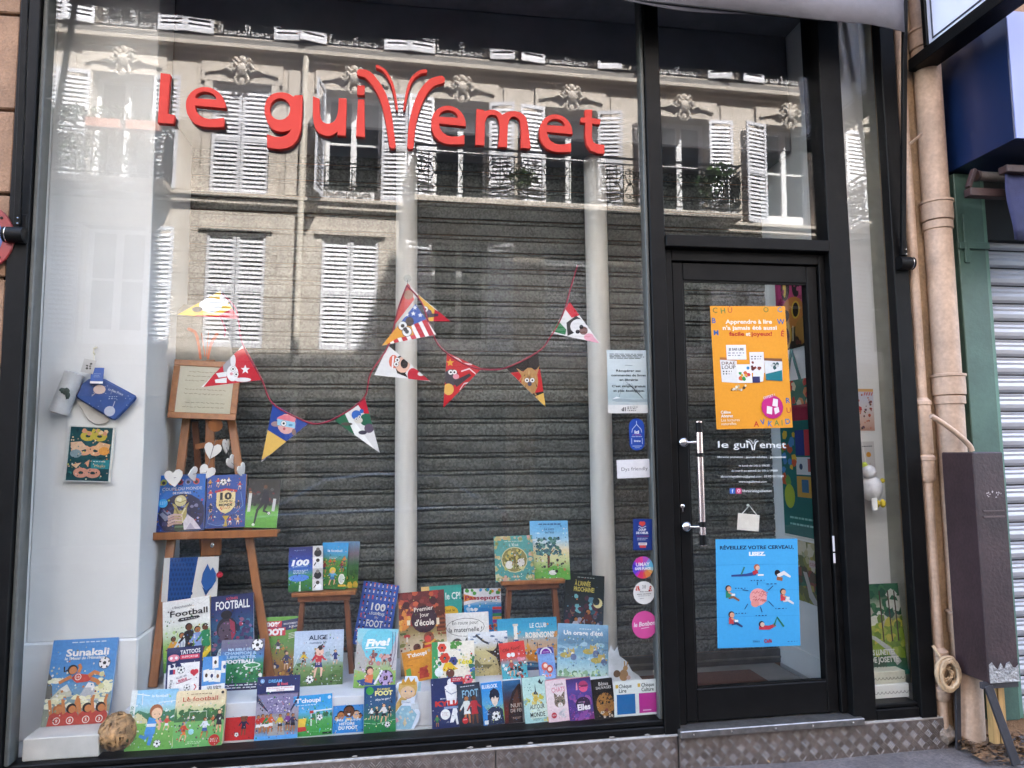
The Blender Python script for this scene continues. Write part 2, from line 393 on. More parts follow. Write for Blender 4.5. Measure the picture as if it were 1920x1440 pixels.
def coursed(m, bw, bh):        # add stone joints and block to block tone to a far facade
    n = m.node_tree.nodes; L = m.node_tree.links; bs = n['Principled BSDF']
    src = bs.inputs['Base Color'].links[0].from_socket
    tc = n.new('ShaderNodeTexCoord'); sp = n.new('ShaderNodeSeparateXYZ'); cb = n.new('ShaderNodeCombineXYZ'); L.new(tc.outputs['Object'], sp.inputs[0]); L.new(sp.outputs['X'], cb.inputs[0]); L.new(sp.outputs['Z'], cb.inputs[1])
    br = n.new('ShaderNodeTexBrick'); br.inputs['Scale'].default_value = 1; br.inputs['Brick Width'].default_value = bw; br.inputs['Row Height'].default_value = bh
    br.inputs['Mortar Size'].default_value = .009; br.inputs['Color1'].default_value = (1,1,1,1); br.inputs['Color2'].default_value = (.86,.86,.87,1); br.inputs['Mortar'].default_value = (.5,.47,.44,1)
    L.new(cb.outputs[0], br.inputs['Vector']); mm = n.new('ShaderNodeMix'); mm.data_type = 'RGBA'; mm.blend_type = 'MULTIPLY'; mm.inputs[0].default_value = 1
    L.new(src, mm.inputs[6]); L.new(br.outputs['Color'], mm.inputs[7]); L.new(mm.outputs[2], bs.inputs['Base Color']); return m
STONE_W = coursed(mat('coursed limestone', 'c6bcb0', .9, .08, 2.2, .25, 40, fine=.10), .95, .40)
def per_object(m, lo, hi):     # each copy a little different in tone
    n = m.node_tree.nodes; L = m.node_tree.links; bs = n['Principled BSDF']; src = bs.inputs['Base Color'].links[0].from_socket
    oi = n.new('ShaderNodeObjectInfo'); mr = n.new('ShaderNodeMapRange'); mr.inputs[3].default_value = lo; mr.inputs[4].default_value = hi; L.new(oi.outputs['Random'], mr.inputs[0])
    mm = n.new('ShaderNodeMix'); mm.data_type = 'RGBA'; mm.blend_type = 'MULTIPLY'; mm.inputs[0].default_value = 1
    L.new(src, mm.inputs[6]); L.new(mr.outputs[0], mm.inputs[7]); L.new(mm.outputs[2], bs.inputs['Base Color']); return m

# ================================================================== ground
struct(MB().box((-60,-11.5,-.5),(60,-10.02,-.001)).build('opposite_forecourt', KERBM))
pv = MB()
g = 40
def ground_grid(x0,x1,y0,y1,nx,ny,zf):
    m = MB(); m.v = [(x0+(x1-x0)*i/nx, y0+(y1-y0)*j/ny, zf(x0+(x1-x0)*i/nx, y0+(y1-y0)*j/ny)) for j in range(ny+1) for i in range(nx+1)]
    m.f = [(j*(nx+1)+i, j*(nx+1)+i+1, (j+1)*(nx+1)+i+1, (j+1)*(nx+1)+i) for j in range(ny) for i in range(nx)]; return m
struct(ground_grid(-60,60,-2.6,.02,400,20, lambda x,y: .006*math.sin(x*2.1+y*3)+.004*math.sin(x*5.3-y*7)-.004).build('pavement', ASPH, smooth=True))
struct(MB().box((-60,-2.8,-.3),(60,-2.61,-.004)).build('kerb', KERBM, bevel=.012))
struct(ground_grid(-60,60,-8.0,-2.81,60,10, lambda x,y: -.13+.01*math.sin(x)).build('road', ROADM, smooth=True))
struct(MB().box((-60,-8.2,-.3),(60,-8.01,-.004)).build('kerb', KERBM, bevel=.012))
struct(ground_grid(-60,60,-10.05,-8.21,60,4, lambda x,y: -.006).build('pavement', ASPH))

# ================================================================== our side: building mass behind and above the shop
own = empty('shop_building', (0,0,0))
tag(own, 'beige stone apartment building that houses the shop, seen at both edges', 'building')
MB().box((-30,1.10,-.2),(30,12,16.6)).box((-30,.10,4.32),(30,1.098,16.6)).build('upper_wall', STONE, own)
MB().box((-30,.10,16.601),(.15,9,19.0)).box((4.3,.10,16.601),(30,9,18.5)).build('shadow_roof_blocks', STONE, own)  # unseen roof blocks added to step the shadow edge on the opposite building
MB().box((-30,.10,-.2),(-1.90,1.098,4.318)).box((3.02,.12,-.2),(30,1.098,4.318)).build('core_wall', STONE, own)
# left stone pier: coursed blocks
zj = [-.1, .36, .76, 1.16, 1.56, 1.954, 2.366, 2.759, 3.161, 3.631, 4.05, 4.32]
MB().box((-2.9,-.005,-.1),(-1.80,.098,4.32)).build('stone_bed', mat('dark stone joint','6d5644',.95,.1,10), own)
for i in range(len(zj)-1):
    xs = [-2.9, -2.3, -1.775] if i % 2 else [-2.9, -1.775]
    for k in range(len(xs)-1):
        MB().box((xs[k]+.005,-.03,zj[i]+.008),(xs[k+1]-.003,.0,zj[i+1]-.008)).build('stone_block', STONE, own, bevel=.006)
# beige rendered wall on the right
BEIGE = mat('beige render', 'b9a084', .9, .14, 5, .3, 60, fine=.15)
MB().box((2.86,.012,-.1),(3.02,.30,4.318)).build('rendered_strip', mat('stained beige render','a18465',.9,.2,4,.3,60, fine=.2), own)

# ================================================================== plinth of tread plate
TREAD = mat('tread plate metal', '7d7069', .42, .22, 7, .06, 200, metal=.6, fine=.25)
plinth = empty('tread_plate_plinth', (0,-.04,0)); tag(plinth, 'grey metal tread plate plinth running below the shop window and door', 'plinth')
def tread(x0, x1, z0, z1, yf, seed):
    pl = MB().box((x0+.002, yf, z0),(x1-.002, yf+.03, z1)).build('plate', TREAD, plinth, bevel=.002)
    m = MB(); p = .043; i0 = int(x0/p)-1; rn = random.Random(seed); cx = (x0+x1)/2
    for i in range(i0, int(x1/p)+2):
        for j in range(-1, int((z1-z0)/p)+2):
            X, Z = i*p + (0), z0 + j*p + .01
            a = R_(45) if (i+j) % 2 else R_(-45); ca, sa = math.cos(a), math.sin(a)
            for k in range(4):
                o = (k-1.5)*.0092; L = .0175; wd = .0021
                pts = [(-L,0),(-L*.45,-wd),(L*.45,-wd),(L,0),(L*.45,wd),(-L*.45,wd)]
                q = [(X + x*ca - (y+o)*sa, Z + x*sa + (y+o)*ca) for x, y in pts]
                if min(a_ for a_,_ in q) < x0+.006 or max(a_ for a_,_ in q) > x1-.006 or min(b_ for _,b_ in q) < z0+.004 or max(b_ for _,b_ in q) > z1-.004: continue
                n = len(q); c = (X-o*sa, Z+o*ca)
                top = [((x-c[0])*.55+c[0], (z-c[1])*.55+c[1]) for x, z in q]
                m.add([(x, yf, z) for x, z in q] + [(x, yf-.0022, z) for x, z in top], [tuple(range(n,2*n))] + [(k2, (k2+1)%n, n+(k2+1)%n, n+k2) for k2 in range(n)])
    b = link('raised_bars', m.mesh('bars', mat('tread bars worn','9a8f86',.32,.25,9,metal=.6,fine=.3)), pl); b['kind'] = 'stuff'
plinth.location = (0,0,0)
tread(-1.80, .45, -.02, .152, -.045, 1); tread(.45, 1.352, -.02, .152, -.045, 2); tread(1.352, 2.82, -.02, .146, -.052, 3)
MB().box((-1.80,-.046,.1525),(1.352,-.02,.158)).box((2.345,-.052,.1465),(2.82,-.02,.153)).build('sealant_strip', mat('pale sealant','a8a29c',.8,.2,30), plinth)
th = empty('door_threshold', (1.85,-.05,.15)); tag(th, 'worn aluminium threshold under the black door', 'threshold')
th.location = (0,0,0)
MB().box((1.355,-.075,.149),(2.34,.06,.183)).build('tread_strip', ALU, th, bevel=.004)
for x in (1.42,1.62,1.85,2.05,2.27): MB().lathe([(.006,0),(.006,.003),(.003,.004)],10,Matrix.Translation((x,-.0755,.166))@Matrix.Rotation(R_(90),4,'X')).build('screw', STEEL, th)

# ================================================================== shop front frame, glass, door
sf = empty('bookshop_facade', (0,0,0)); tag(sf, 'black metal shop front with large display window, door and narrow side window', 'shop front')
ZT = 4.30
def bar(name, a, b, m=BLACK, bev=.004, parent=sf): return MB().box(a,b).build(name, m, parent, bevel=bev)
bar('post', (-1.772,-.05,.158),(-1.685,.10,ZT)); bar('bead', (-1.683,-.028,.226),(-1.662,.055,ZT-.1), mat('grey rubber bead','4b4d4a',.5,.1,20))
bar('post', (1.290,-.035,.158),(1.372,.10,ZT)); bar('bead', (1.270,-.016,.226),(1.289,.05,ZT-.1), mat('grey rubber bead','4b4d4a'))
bar('post', (2.300,-.045,.158),(2.428,.12,ZT)); bar('post', (2.676,-.055,.153),(2.766,.011,ZT))
bar('bottom_rail', (-1.684,-.032,.160),(1.289,.09,.196)); bar('bottom_rail', (-1.684,-.018,.1975),(1.289,.085,.222), BLACK2)
bar('bottom_rail', (2.4285,-.04,.154),(2.675,.09,.205)); bar('bottom_rail', (2.4285,-.028,.2065),(2.675,.08,.228), BLACK2)
bar('head_rail', (-1.684,-.04,ZT-.12),(1.289,.09,ZT)); bar('head_rail', (1.3725,-.04,ZT-.12),(2.2995,.09,ZT)); bar('head_rail', (2.4285,-.04,ZT-.12),(2.675,.09,ZT))
bar('transom', (1.3725,-.05,2.615),(2.2995,.09,2.678)); 
bar('pane', (-1.668,.012,.215),(1.276,.020,ZT-.11), GLASS, 0); bar('pane', (1.3715,.012,2.677),(2.3005,.020,ZT-.11), GLASSD, 0)
bar('pane', (2.427,.012,.222),(2.752,.020,ZT-.11), GLASSD, 0)
bar('return_pane', (2.752,.105,.222),(2.758,.52,ZT-.11), GLASSD, 0)
# chips and runs of old sealant along the bottom rail
rn = random.Random(5)
for x in (.33,.42,.62,-.2,-.9,1.02,1.2):
    pts = [(x+rn.uniform(.6,1.2)*.016*math.cos(t), .166+rn.uniform(.4,1.1)*.006*math.sin(t)) for t in [k*.785 for k in range(8)]]
    MB().add([(a,-.0335,b) for a,b in pts],[tuple(range(8))[::-1]]).build('paint_chip', mat('bare paint chip','8f8a85',.7), sf)
# door
door = MB()
door.box((1.374,.0,.186),(1.418,.11,2.613)).box((2.262,.0,.186),(2.298,.11,2.613)).box((1.4182,.0,2.553),(2.2618,.11,2.613))
door.build('door_frame', BLACK, sf, bevel=.003)
leaf = MB().box((1.424,.016,.19),(1.484,.075,2.548)).box((2.196,.016,.19),(2.256,.075,2.548)).box((1.4842,.016,2.452),(2.1958,.075,2.548)).box((1.4842,.016,.19),(2.1958,.075,.348)).build('door', BLACK, sf, bevel=.004)
MB().box((1.4845,.020,.3485),(2.1955,.030,.356)).box((1.4845,.022,2.444),(2.1955,.032,2.4518)).box((1.4845,.022,.3565),(1.4915,.032,2.4435)).build('glazing_bead', BLACK2, leaf)
MB().box((1.482,.046,.346),(2.198,.054,2.454)).build('pane', GLASSD, leaf)
# door pull: vertical striped bar on two stand-offs, keyhole
hd = MB().tube([(1.507,-.07,1.072),(1.507,-.07,1.697)], .0165, 18).build('pull_handle', mat('pinkish brushed steel','d5c3c0',.25,.08,30,metal=.9), leaf, smooth=True)
for z0, z1 in ((1.64,1.69),(1.515,1.535),(1.165,1.19),(1.074,1.125)):
    MB().tube([(1.507,-.07,z0),(1.507,-.07,z1)], .0172, 18).build('dark_band', BLACK2, hd, smooth=True)
for z in (1.59,1.163):
    MB().tube([(1.507,-.07,z),(1.44,-.03,z-.002),(1.436,.012,z-.002)], .008, 10).build('stand_off', STEEL, hd, smooth=True)
    MB().blob((1.437,-.028,z), .026, 3, 0, 0, (1,.8,1)).build('ball_cap', STEEL, hd, smooth=True)
MB().lathe([(.011,0),(.011,.006),(.007,.008)],16,Matrix.Translation((1.4375,.0165,1.262))@Matrix.Rotation(R_(90),4,'X')).box((1.433,.009,1.235),(1.442,.016,1.262)).build('keyhole', STEEL, leaf)
for z in (.95,): MB().box((2.258,-.004,z),(2.268,.0,z+.05)).box((2.258,-.004,z+.06),(2.268,.0,z+.14)).build('hinge_label', mat('white sticker','d8d6da',.5), leaf)

# ================================================================== awning with drop arms
AWN = mat('grey awning canvas', '747278', .8, .12, 5, .15, 300)
aw = empty('awning', (0,0,0)); tag(aw, 'dark grey folded shop awning with sagging front valance above the window', 'awning')
aw.location=(0,0,0)
def zdroop(x):
    P_ = [(-1.8,.105),(-1.5,.085),(-.5,.050),(.4,.022),(1.3,-.002),(2.2,-.018),(2.7,-.02)]
    for (x0,z0),(x1,z1) in zip(P_, P_[1:]):
        if x <= x1: return z0+(z1-z0)*max(0,(x-x0)/(x1-x0))
    return -.02
m = MB(); nx = 90; xa, xb = -1.72, 2.675
prof = [(-.24,4.22),(-.272,4.10),(-.275,3.98),(-.270,3.93)]
for i in range(nx+1):
    x = xa + (xb-xa)*i/nx; sag = .010*math.sin(x*3.1+.5)+.006*math.sin(x*7.7) + (.0 if x < 2.45 else -.10*(x-2.45))
    for y, z in prof: m.v.append((x, y + .012*math.sin(x*4+z*9), z))
    m.v.append((x, -.262 + .01*math.sin(x*5), 3.808 + sag + zdroop(x)))
k = len(prof)+1
for i in range(nx):
    for j in range(k-1): m.f.append((i*k+j, i*k+j+1, (i+1)*k+j+1, (i+1)*k+j))
val = m.build('valance', AWN, aw, smooth=True)
md = val.modifiers.new('thickness','SOLIDIFY'); md.thickness = .004
MB().tube([(x_,-.262,3.815+zdroop(x_)) for x_ in (xa,-1.5,-1,-.5,.4,1.3,2.2)], .006, 8).build('hem_rod', BLACK2, aw)
MB().box((xa,-.235,4.19),(xb,-.20,4.25)).build('front_bar', BLACK, aw, bevel=.005)
MB().add([(xa,-.22,4.235),(xb,-.22,4.235),(xb,.0,4.5),(xa,.0,4.5),(xa,-.22,4.245),(xb,-.22,4.245),(xb,.0,4.51),(xa,.0,4.51)],[(0,1,2,3),(4,7,6,5),(0,4,5,1),(1,5,6,2),(2,6,7,3),(3,7,4,0)]).build('canopy', AWN, aw)
MB().box((xa,-.12,4.30),(xb,.098,4.44)).build('cassette', mat('charcoal cassette','4a4b4d',.6,.1,3), aw, bevel=.02)
for sx, X, Xt in ((-1,-1.722,-1.655),(1,2.722,2.690)):
    a = MB().beam((X,-.07,2.60),(Xt if sx<0 else 2.70,-.262,4.2),.026,.02).build('arm', BLACK2, aw, bevel=.002)
    MB().tube([(X-.05*(-sx),-.075,2.555),(X-.035*sx,-.075,2.555)], .036, 20).build('pivot', BLACK2, a, smooth=True)
    MB().tube([(X+.038*sx,-.075,2.555),(X+.034*sx,-.075,2.555)], .0365, 20).build('pivot_ring', STEEL, a, smooth=True)
    MB().box((X-.005,-.055,2.52),(X+.03,-.03,2.66)).build('wall_bracket', BLACK2, a, bevel=.003)
    for z in (2.605,2.63): MB().blob((X+.008,-.088,z), .004, 1, 0, 0).build('bolt', STEEL, a)

# ================================================================== inside of the display window
ins = struct(MB().box((-1.90,.09,.0),(1.33,.96,.222)).build('display_sill', SILLP))
struct(MB().box((1.35,.125,.06),(2.40,.96,.172)).build('shop_floor', mat('grey floor tiles','77736e',.5,.12,5)))
struct(MB().box((2.452,.125,.0),(3.0,.96,.2255)).build('display_sill', SILLP))
struct(MB().box((-1.90,.10,4.20),(3.0,.96,4.31)).build('ceiling', mat('grey ceiling paint','7a7b80',.8)))
struct(MB().box((-1.90,.10,.2225),(-1.762,.30,4.198)).build('wall_left', WHITEP))
pil = empty('white_pillar', (-1.5,.2,.22)); tag(pil, 'white painted pillar at the left end of the display window', 'pillar')
pil.location = (0,0,0)
MB().box((-1.760,.285,.67),(-1.268,.957,4.198)).build('shaft', WHITEP, pil, bevel=.004)
MB().box((-1.776,.27,.2225),(-1.255,.957,.6695)).build('base', WHITEP, pil, bevel=.008)
pb = MB().box((-1.635,.024,.2225),(-1.322,.268,.318)).build('plinth_box', mat('pale grey painted block','b9b6b0',.65,.06,8,.1,40), bevel=.004); tag(pb, 'low pale grey block in the bottom left corner behind the glass', 'block')
plat = MB().box((-1.253,.125,.2225),(1.085,.915,.385)).build('display_platform', mat('white platform paint','c9cbd0',.55,.05,5), bevel=.003); tag(plat, 'long low white platform raising the second row of books', 'platform')
mat_ = MB().box((1.42,.16,.1725),(2.16,.80,.184)).build('door_mat', mat('brown coir mat','5a3524',.95,.2,60,.6,300)); tag(mat_, 'brown doormat on the floor behind the glass door', 'doormat')
# partition between door and niche
pt = empty('partition', (2.43,.5,.17)); tag(pt, 'white partition wall seen at an angle through the door', 'partition'); pt.location=(0,0,0)
MB().box((2.4515,.125,.2258),(2.475,.957,4.198)).build('panel', WHITEP, pt); MB().box((2.4405,.135,.1725),(2.4512,.957,.32)).build('skirting', WHITEW, pt, bevel=.003)
MB().box((2.476,.22,.2258),(2.742,.25,4.198)).build('niche_back', WHITEP, pt)
MB().box((2.743,.262,.2258),(2.859,.29,4.198)).build('reflection_panel', mat('grey reflection tone','a4a69e',.7), pt)  # grey panel standing in for reflections in the side glass
# roller shutter
rs = empty('roller_shutter', (.5,.95,.2)); tag(rs, 'closed dark grey metal roller shutter behind the display', 'roller shutter')
rs.location = (0,0,0)
sw = MB(); pf = [(0,0),(.007,.003),(.0095,.03),(.0095,.052),(.007,.074),(.001,.0755),(-.014,.076),(-.014,.0815),(.003,.082),(.005,.091),(.003,.1005),(-.014,.101),(-.014,.107)]
for x in (-1.265, 2.449):
    for d, z in pf: sw.v.append((x, -d, z))
n = len(pf)
for j in range(n-1): sw.f.append((j, j+1, n+j+1, n+j))
sm = sw.mesh('slat', SLATM)
for p in sm.polygons: p.use_smooth = False
z = .174 + .09; i = 0
MB().box((-1.265,.930,.1742),(2.449,.95,.262)).build('bottom_bar', mat('bottom bar grey','4c4c49',.5,.15,12,metal=.5), rs, bevel=.006)
MB().box((-1.265,.922,.206),(2.449,.9295,.218)).build('bottom_lip', mat('bottom bar edge','67675f',.5,.15,12,metal=.5), rs, bevel=.002)
while z < 3.4:
    link('slat', sm, rs, Matrix.Translation((0,.945,z))); z += .107; i += 1
MB().box((-1.267,.52,3.42),(2.448,.957,4.198)).build('coil_housing', mat('grey housing','7d7e83',.7,.1,3), rs, bevel=.01)
for x0, x1 in ((-.033,.101),(1.156,1.303)):
    c = (x0+x1)/2; r = (x1-x0)/2*.97
    o = MB().tube([(c,.78,.3855 if c < .5 else .223),(c,.78,3.42)], r, 32).build('white_column', mat('white pipe paint','c6c4be',.55,.04,2), smooth=True)
    tag(o, 'slim round white column behind the blue book dotted with tiny figures' if c < .5 else 'slim round white column at the right, beside the round stickers', 'column')

# ================================================================== opposite building (seen mirrored in the glass)
ob = empty('opposite_building', (0,-10,0)); ob.rotation_euler = (0, .017, 0)
tag(ob, 'sunlit limestone apartment building with white shutters across the street, reflected in the glass', 'building')
BX = [-13.4,-11.35,-9.3,-7.25,-5.18,-3.10,-1.04,1.03,3.23,5.60,7.94,10.2,12.4,14.6]
XA, XB = -15.0, 16.2; WW = 1.06
FL = [(3.45,5.60,3.1,6.1),(6.30,8.46,6.1,8.98),(9.34,11.48,8.98,12.35),(12.75,14.7,12.35,15.4)]     # window z0,z1, storey z0,z1
wall = MB()
for (a, b, s0, s1) in FL:
    wall.box((XA,-.6,s0),(XB,0,a)).box((XA,-.6,b),(XB,0,s1))
    ed = [XA] + [v for x in BX for v in (x-WW/2, x+WW/2)] + [XB]
    for i in range(0, len(ed), 2): wall.box((ed[i],-.6,a),(ed[i+1],0,b))
wall.box((XA,-8,15.4),(XB,0,15.8)).box((XA,-8,-.2),(XB,-.61,15.39)); wall.box((XA,-.6,-.2),(XB,-.35,3.1))
wall.build('wall', STONE_W, ob)
gf = MB()
for i, x in enumerate(BX): gf.box((x-1.02,-.34,-.2),(x-.72,.02,3.05))
gf.box((XA,-.34,2.55),(XB,.05,3.09)); gf.build('ground_floor_piers', mat('dim shop stone','8a7c68',.9,.1,3), ob)
sh_ = MB()
for x in BX: sh_.box((x-.72,-.33,-.2),(x+.95,-.25,2.54))
sh_.build('ground_floor_shutters', mat('dark shop shutter','3b4046',.5,.1,4), ob)
for z0, z1, d in ((6.10,6.22,.10),(6.22,6.30,.16),(8.98,9.06,.07),(9.06,9.15,.20),(12.35,12.6,.2),(15.4,15.8,.4)):
    MB().box((XA,.001,z0+.001),(XB,d,z1)).build('cornice', STONE_O, ob, bevel=.012)
MB().box((XA,.001,9.151),(XB,.10,9.30)).build('cornice_grey_band', mat('grey cornice band','7d7a76',.8,.1,4), ob)  # plain grey band above the cornice ledge
# raised pier panels and window surrounds
for (a, b, s0, s1) in FL[1:3]:
    for i in range(len(BX)-1):
        x0, x1 = BX[i]+.83, BX[i+1]-.83
        if x1-x0 > .25:
            MB().box((x0,.001,a+.05),(x1,.035,b+.34)).build('pier_panel', STONE_O, ob, bevel=.008)
lint = MB()
w2 = WW/2
lint.box((-w2-.14,.001,.0),(-w2,.05,2.16)).box((w2,.001,0),(w2+.14,.05,2.16))
lint.add([(-w2-.2,.002,2.17),(w2+.2,.002,2.17),(w2+.2,.002,2.54),(-w2-.2,.002,2.54),(-w2-.2,.055,2.17),(w2+.2,.055,2.17),(w2+.2,.055,2.54),(-w2-.2,.055,2.54)],[(4,5,6,7),(0,4,7,3),(1,2,6,5),(0,1,5,4),(3,7,6,2)])
for i in range(10):
    t0, t1 = i/10, (i+1)/10; f = lambda t: 2.30+.10*math.sin(math.pi*t)
    xa2, xb2 = -w2-.12+(WW+.24)*t0, -w2-.12+(WW+.24)*t1
    lint.add([(xa2,.056,f(t0)),(xb2,.056,f(t1)),(xb2,.056,f(t1)+.05),(xa2,.056,f(t0)+.05),(xa2,.10,f(t0)),(xb2,.10,f(t1)),(xb2,.10,f(t1)+.05),(xa2,.10,f(t0)+.05)],[(4,5,6,7),(0,1,5,4),(3,7,6,2),(0,4,7,3),(1,2,6,5)])
LM = lint.mesh('surround', STONE_O)
key = MB(); rn = random.Random(3)
for sx in (-1,1):
    key.tube([(sx*.04,.11,2.42),(sx*.14,.13,2.5),(sx*.2,.12,2.43),(sx*.14,.12,2.36),(sx*.10,.12,2.42)],[.05,.045,.04,.035,.02],6)
    key.tube([(sx*.16,.10,2.34),(sx*.28,.11,2.40),(sx*.38,.09,2.36)],[.045,.035,.015],6)
    key.tube([(sx*.07,.11,2.30),(sx*.13,.11,2.18),(sx*.05,.10,2.08)],[.04,.035,.02],6)
    key.tube([(sx*.05,.12,2.52),(sx*.12,.13,2.6),(sx*.18,.1,2.56)],[.04,.035,.02],6)
key.blob((0,.10,2.40),.11,2,2,.2,(1,.8,1.3)); key.blob((0,.10,2.60),.07,1,4,.2,(1,.7,1.2)); key.blob((0,.09,2.18),.06,1,6,.2,(1,.7,1.6))
KM = key.mesh('keystone', STONE_O, smooth=True)
win = MB().box((-w2,-.30,0),(-w2+.07,-.22,2.16)).box((w2-.07,-.30,0),(w2,-.22,2.16)).box((-w2+.0705,-.30,2.09),(w2-.0705,-.22,2.16)).box((-.055,-.29,.0),(.055,-.215,2.0895)).box((-w2+.0705,-.30,.0),(-.0555,-.22,.3)).box((.0555,-.30,0),(w2-.0705,-.22,.3)).box((-w2+.0705,-.29,1.2),(-.0555,-.235,1.24)).box((.0555,-.29,1.2),(w2-.0705,-.235,1.24))
WINM = win.mesh('window', mat('window frame white','e4e4e6',.5,.03,3))
PANM = MB().box((-w2+.02,-.31,.02),(w2-.02,-.302,2.14)).mesh('pane', mat('dark window pane','15191c',.06,.2,2,spec=.6))
shu = MB(); SWD, SHT = .50, 2.14
shu.box((0,0,0),(.05,.035,SHT)).box((SWD-.05,0,0),(SWD,.035,SHT))
for zz in (0, SHT/2-.03, SHT-.07): shu.box((.0505,0,zz),(SWD-.0505,.034,zz+.07))
k = 0
for lo, hi in ((.075,SHT/2-.035),(SHT/2+.045,SHT-.075)):
    zz = lo
    while zz < hi-.03:
        shu.add([(.0505,.004,zz+.058),(SWD-.0505,.004,zz+.058),(SWD-.0505,.028,zz),(.0505,.028,zz),(.0505,.008,zz+.060),(SWD-.0505,.008,zz+.060),(SWD-.0505,.032,zz+.002),(.0505,.032,zz+.002)],[(0,1,2,3),(4,7,6,5),(2,6,7,3),(0,4,5,1)])
        zz += .084
SHM = shu.mesh('shutter', per_object(mat('white shutter paint','e6e6ec',.5,.03,3), .74, 1.0))
# wrought iron panel, 1 m wide and 1 m high
rail = MB(); IRON = mat('black wrought iron','09090a',.7,.1,5,spec=.08)
rail.box((-.5,-.02,.95),(.5,.02,.985)).box((-.5,-.012,.06),(.5,.012,.085)).box((-.5,-.012,.84),(.5,.012,.86))
def spiral(cx, cz, r, a0, turns, sgn): return [(cx + sgn*r*(1-.75*t/8)*math.cos(a0+turns*6.28*t/8), 0, cz + r*(1-.75*t/8)*math.sin(a0+turns*6.28*t/8)) for t in range(9)]
for i in range(4):
    cx = -.375+.25*i
    rail.tube([(cx-.125,0,.085),(cx-.125,0,.84)], .014, 4, False)
    for sg in (-1,1):
        rail.tube(spiral(cx+sg*.055,.70,.062,1.57,1.1,sg), .013, 4, False); rail.tube(spiral(cx+sg*.055,.22,.062,-1.57,-1.1,sg), .013, 4, False)
        rail.tube([(cx+sg*.1,0,.64),(cx+sg*.03,0,.46),(cx+sg*.1,0,.28)], .013, 4, False)
    rail.blob((cx,0,.46),.035,1,i,.1,(1,.4,1.4)); rail.tube([(cx,0,.46),(cx,0,.84)],.011,4,False)
RLM = rail.mesh('railing', IRON)
def place(name, me, x, y, z, rz=0, sx=1, sz=1): return link(name, me, ob, Matrix.Translation((x,y,z)) @ Matrix.Rotation(rz,4,'Z') @ Matrix.Diagonal((sx,1,sz,1)))
for fi, (a, b, s0, s1) in enumerate(FL):
    for i, x in enumerate(BX):
        o = place('window', WINM, x, 0, a); link('pane', PANM, o)
        if fi in (1,2): place('window_surround', LM, x, 0, a); 
        if fi == 1: place('keystone', KM, x, 0, a)
        closed = (fi == 1 and i == 5) or (fi == 0 and i in (5,6,8)) or (fi == 3 and i % 3 == 0)
        rr = random.Random(i*7+fi)
        if closed:
            place('shutter', SHM, x-w2+.01, -.06, a+.01, 0, 1.03); place('shutter', SHM, x+.01, -.06, a+.01, 0, 1.03)
        else:
            for sgn in (-1,1):
                an = R_(rr.choice([6,8,12,14])) if not (fi == 1 and i == 6 and sgn < 0) else R_(80)
                if sgn < 0: place('shutter', SHM, x-w2-.02, .06, a+.01, -an, -.98)
                else: place('shutter', SHM, x+w2+.02, .06, a+.01, an, .98)
        if fi == 0: MB().box((x-w2-.12,.001,b+.02),(x+w2+.12,.06,b+.16)).build('lintel', STONE_O, ob, bevel=.01)
# balconies
def balcony(x0, x1, z, d=.62):
    MB().box((x0,.17,z-.13),(x1,d,z)).build('balcony_slab', STONE_O, ob, bevel=.02)
    n = max(1, round(x1-x0)); sx = (x1-x0)/n
    for i in range(n): place('railing', RLM, x0+sx*(i+.5), d-.05, z, 0, sx)
    for x in (x0+.02, x1-.02): place('railing', RLM, x, (d+.1)/2+.04, z, R_(90), d-.15)
balcony(-6.15,-4.2,6.31); balcony(.12,6.55,6.31); balcony(-15,-7.9,6.31); balcony(9.2,12.9,6.31)
for i in range(31): place('railing', RLM, XA+.52+i*1.0, .06, 9.30, 0, 1.0)
for i, x in enumerate(BX): MB().box((x-w2,.01,9.301),(x+w2,.09,9.33)).build('sill', STONE_O, ob)
place('railing', RLM, -1.04, .05, 6.45, 0, 1.0, .6)
# downpipes
for x in (-1.95,): MB().tube([(x,.12,0),(x,.12,9.1)], .06, 12).build('downpipe', mat('cream downpipe','cfc6b8',.6,.05,4), ob, smooth=True)
# plants on the left balcony
LEAF = [mat('leaf green a','3d5a2a',.7,.3,20), mat('leaf green b','5c7a3c',.7,.3,20)]
def leafy(name, cx, cy_, cz, rx, rz_, n, seed, parent, m, s=.06):
    rn = random.Random(seed); b = MB()
    for i in range(n):
        while True:
            p = Vector((rn.uniform(-1,1),rn.uniform(-1,1),rn.uniform(-1,1)))
            if p.length < 1: break
        c = Vector((cx+p.x*rx, cy_+p.y*rx*.5, cz+p.z*rz_)); d = Vector((rn.gauss(0,1),rn.gauss(0,1),rn.gauss(0,1))).normalized(); e = d.orthogonal().normalized()
        b.add([c-d*s, c+e*s*.4, c+d*s, c-e*s*.4], [(0,1,2,3)])
    o = b.build(name, m, parent); o['kind'] = 'stuff'; return o
for i, (x, z, r) in enumerate(((-5.9,7.45,.35),(-5.2,7.4,.4),(-4.5,7.35,.35),(-5.6,6.8,.5),(-4.8,6.75,.45),(2.2,6.8,.3),(5.9,6.9,.45),(6.2,7.2,.3))):
    leafy('balcony_foliage', x, .45, z, r, r*.6, 160, i, ob, LEAF[i%2])
for x in (-5.25,-4.6): MB().box((x-.28,.50,7.15),(x+.28,.66,7.32)).build('flower_box', mat('terracotta','a8664a',.8,.1,6), ob, bevel=.01)

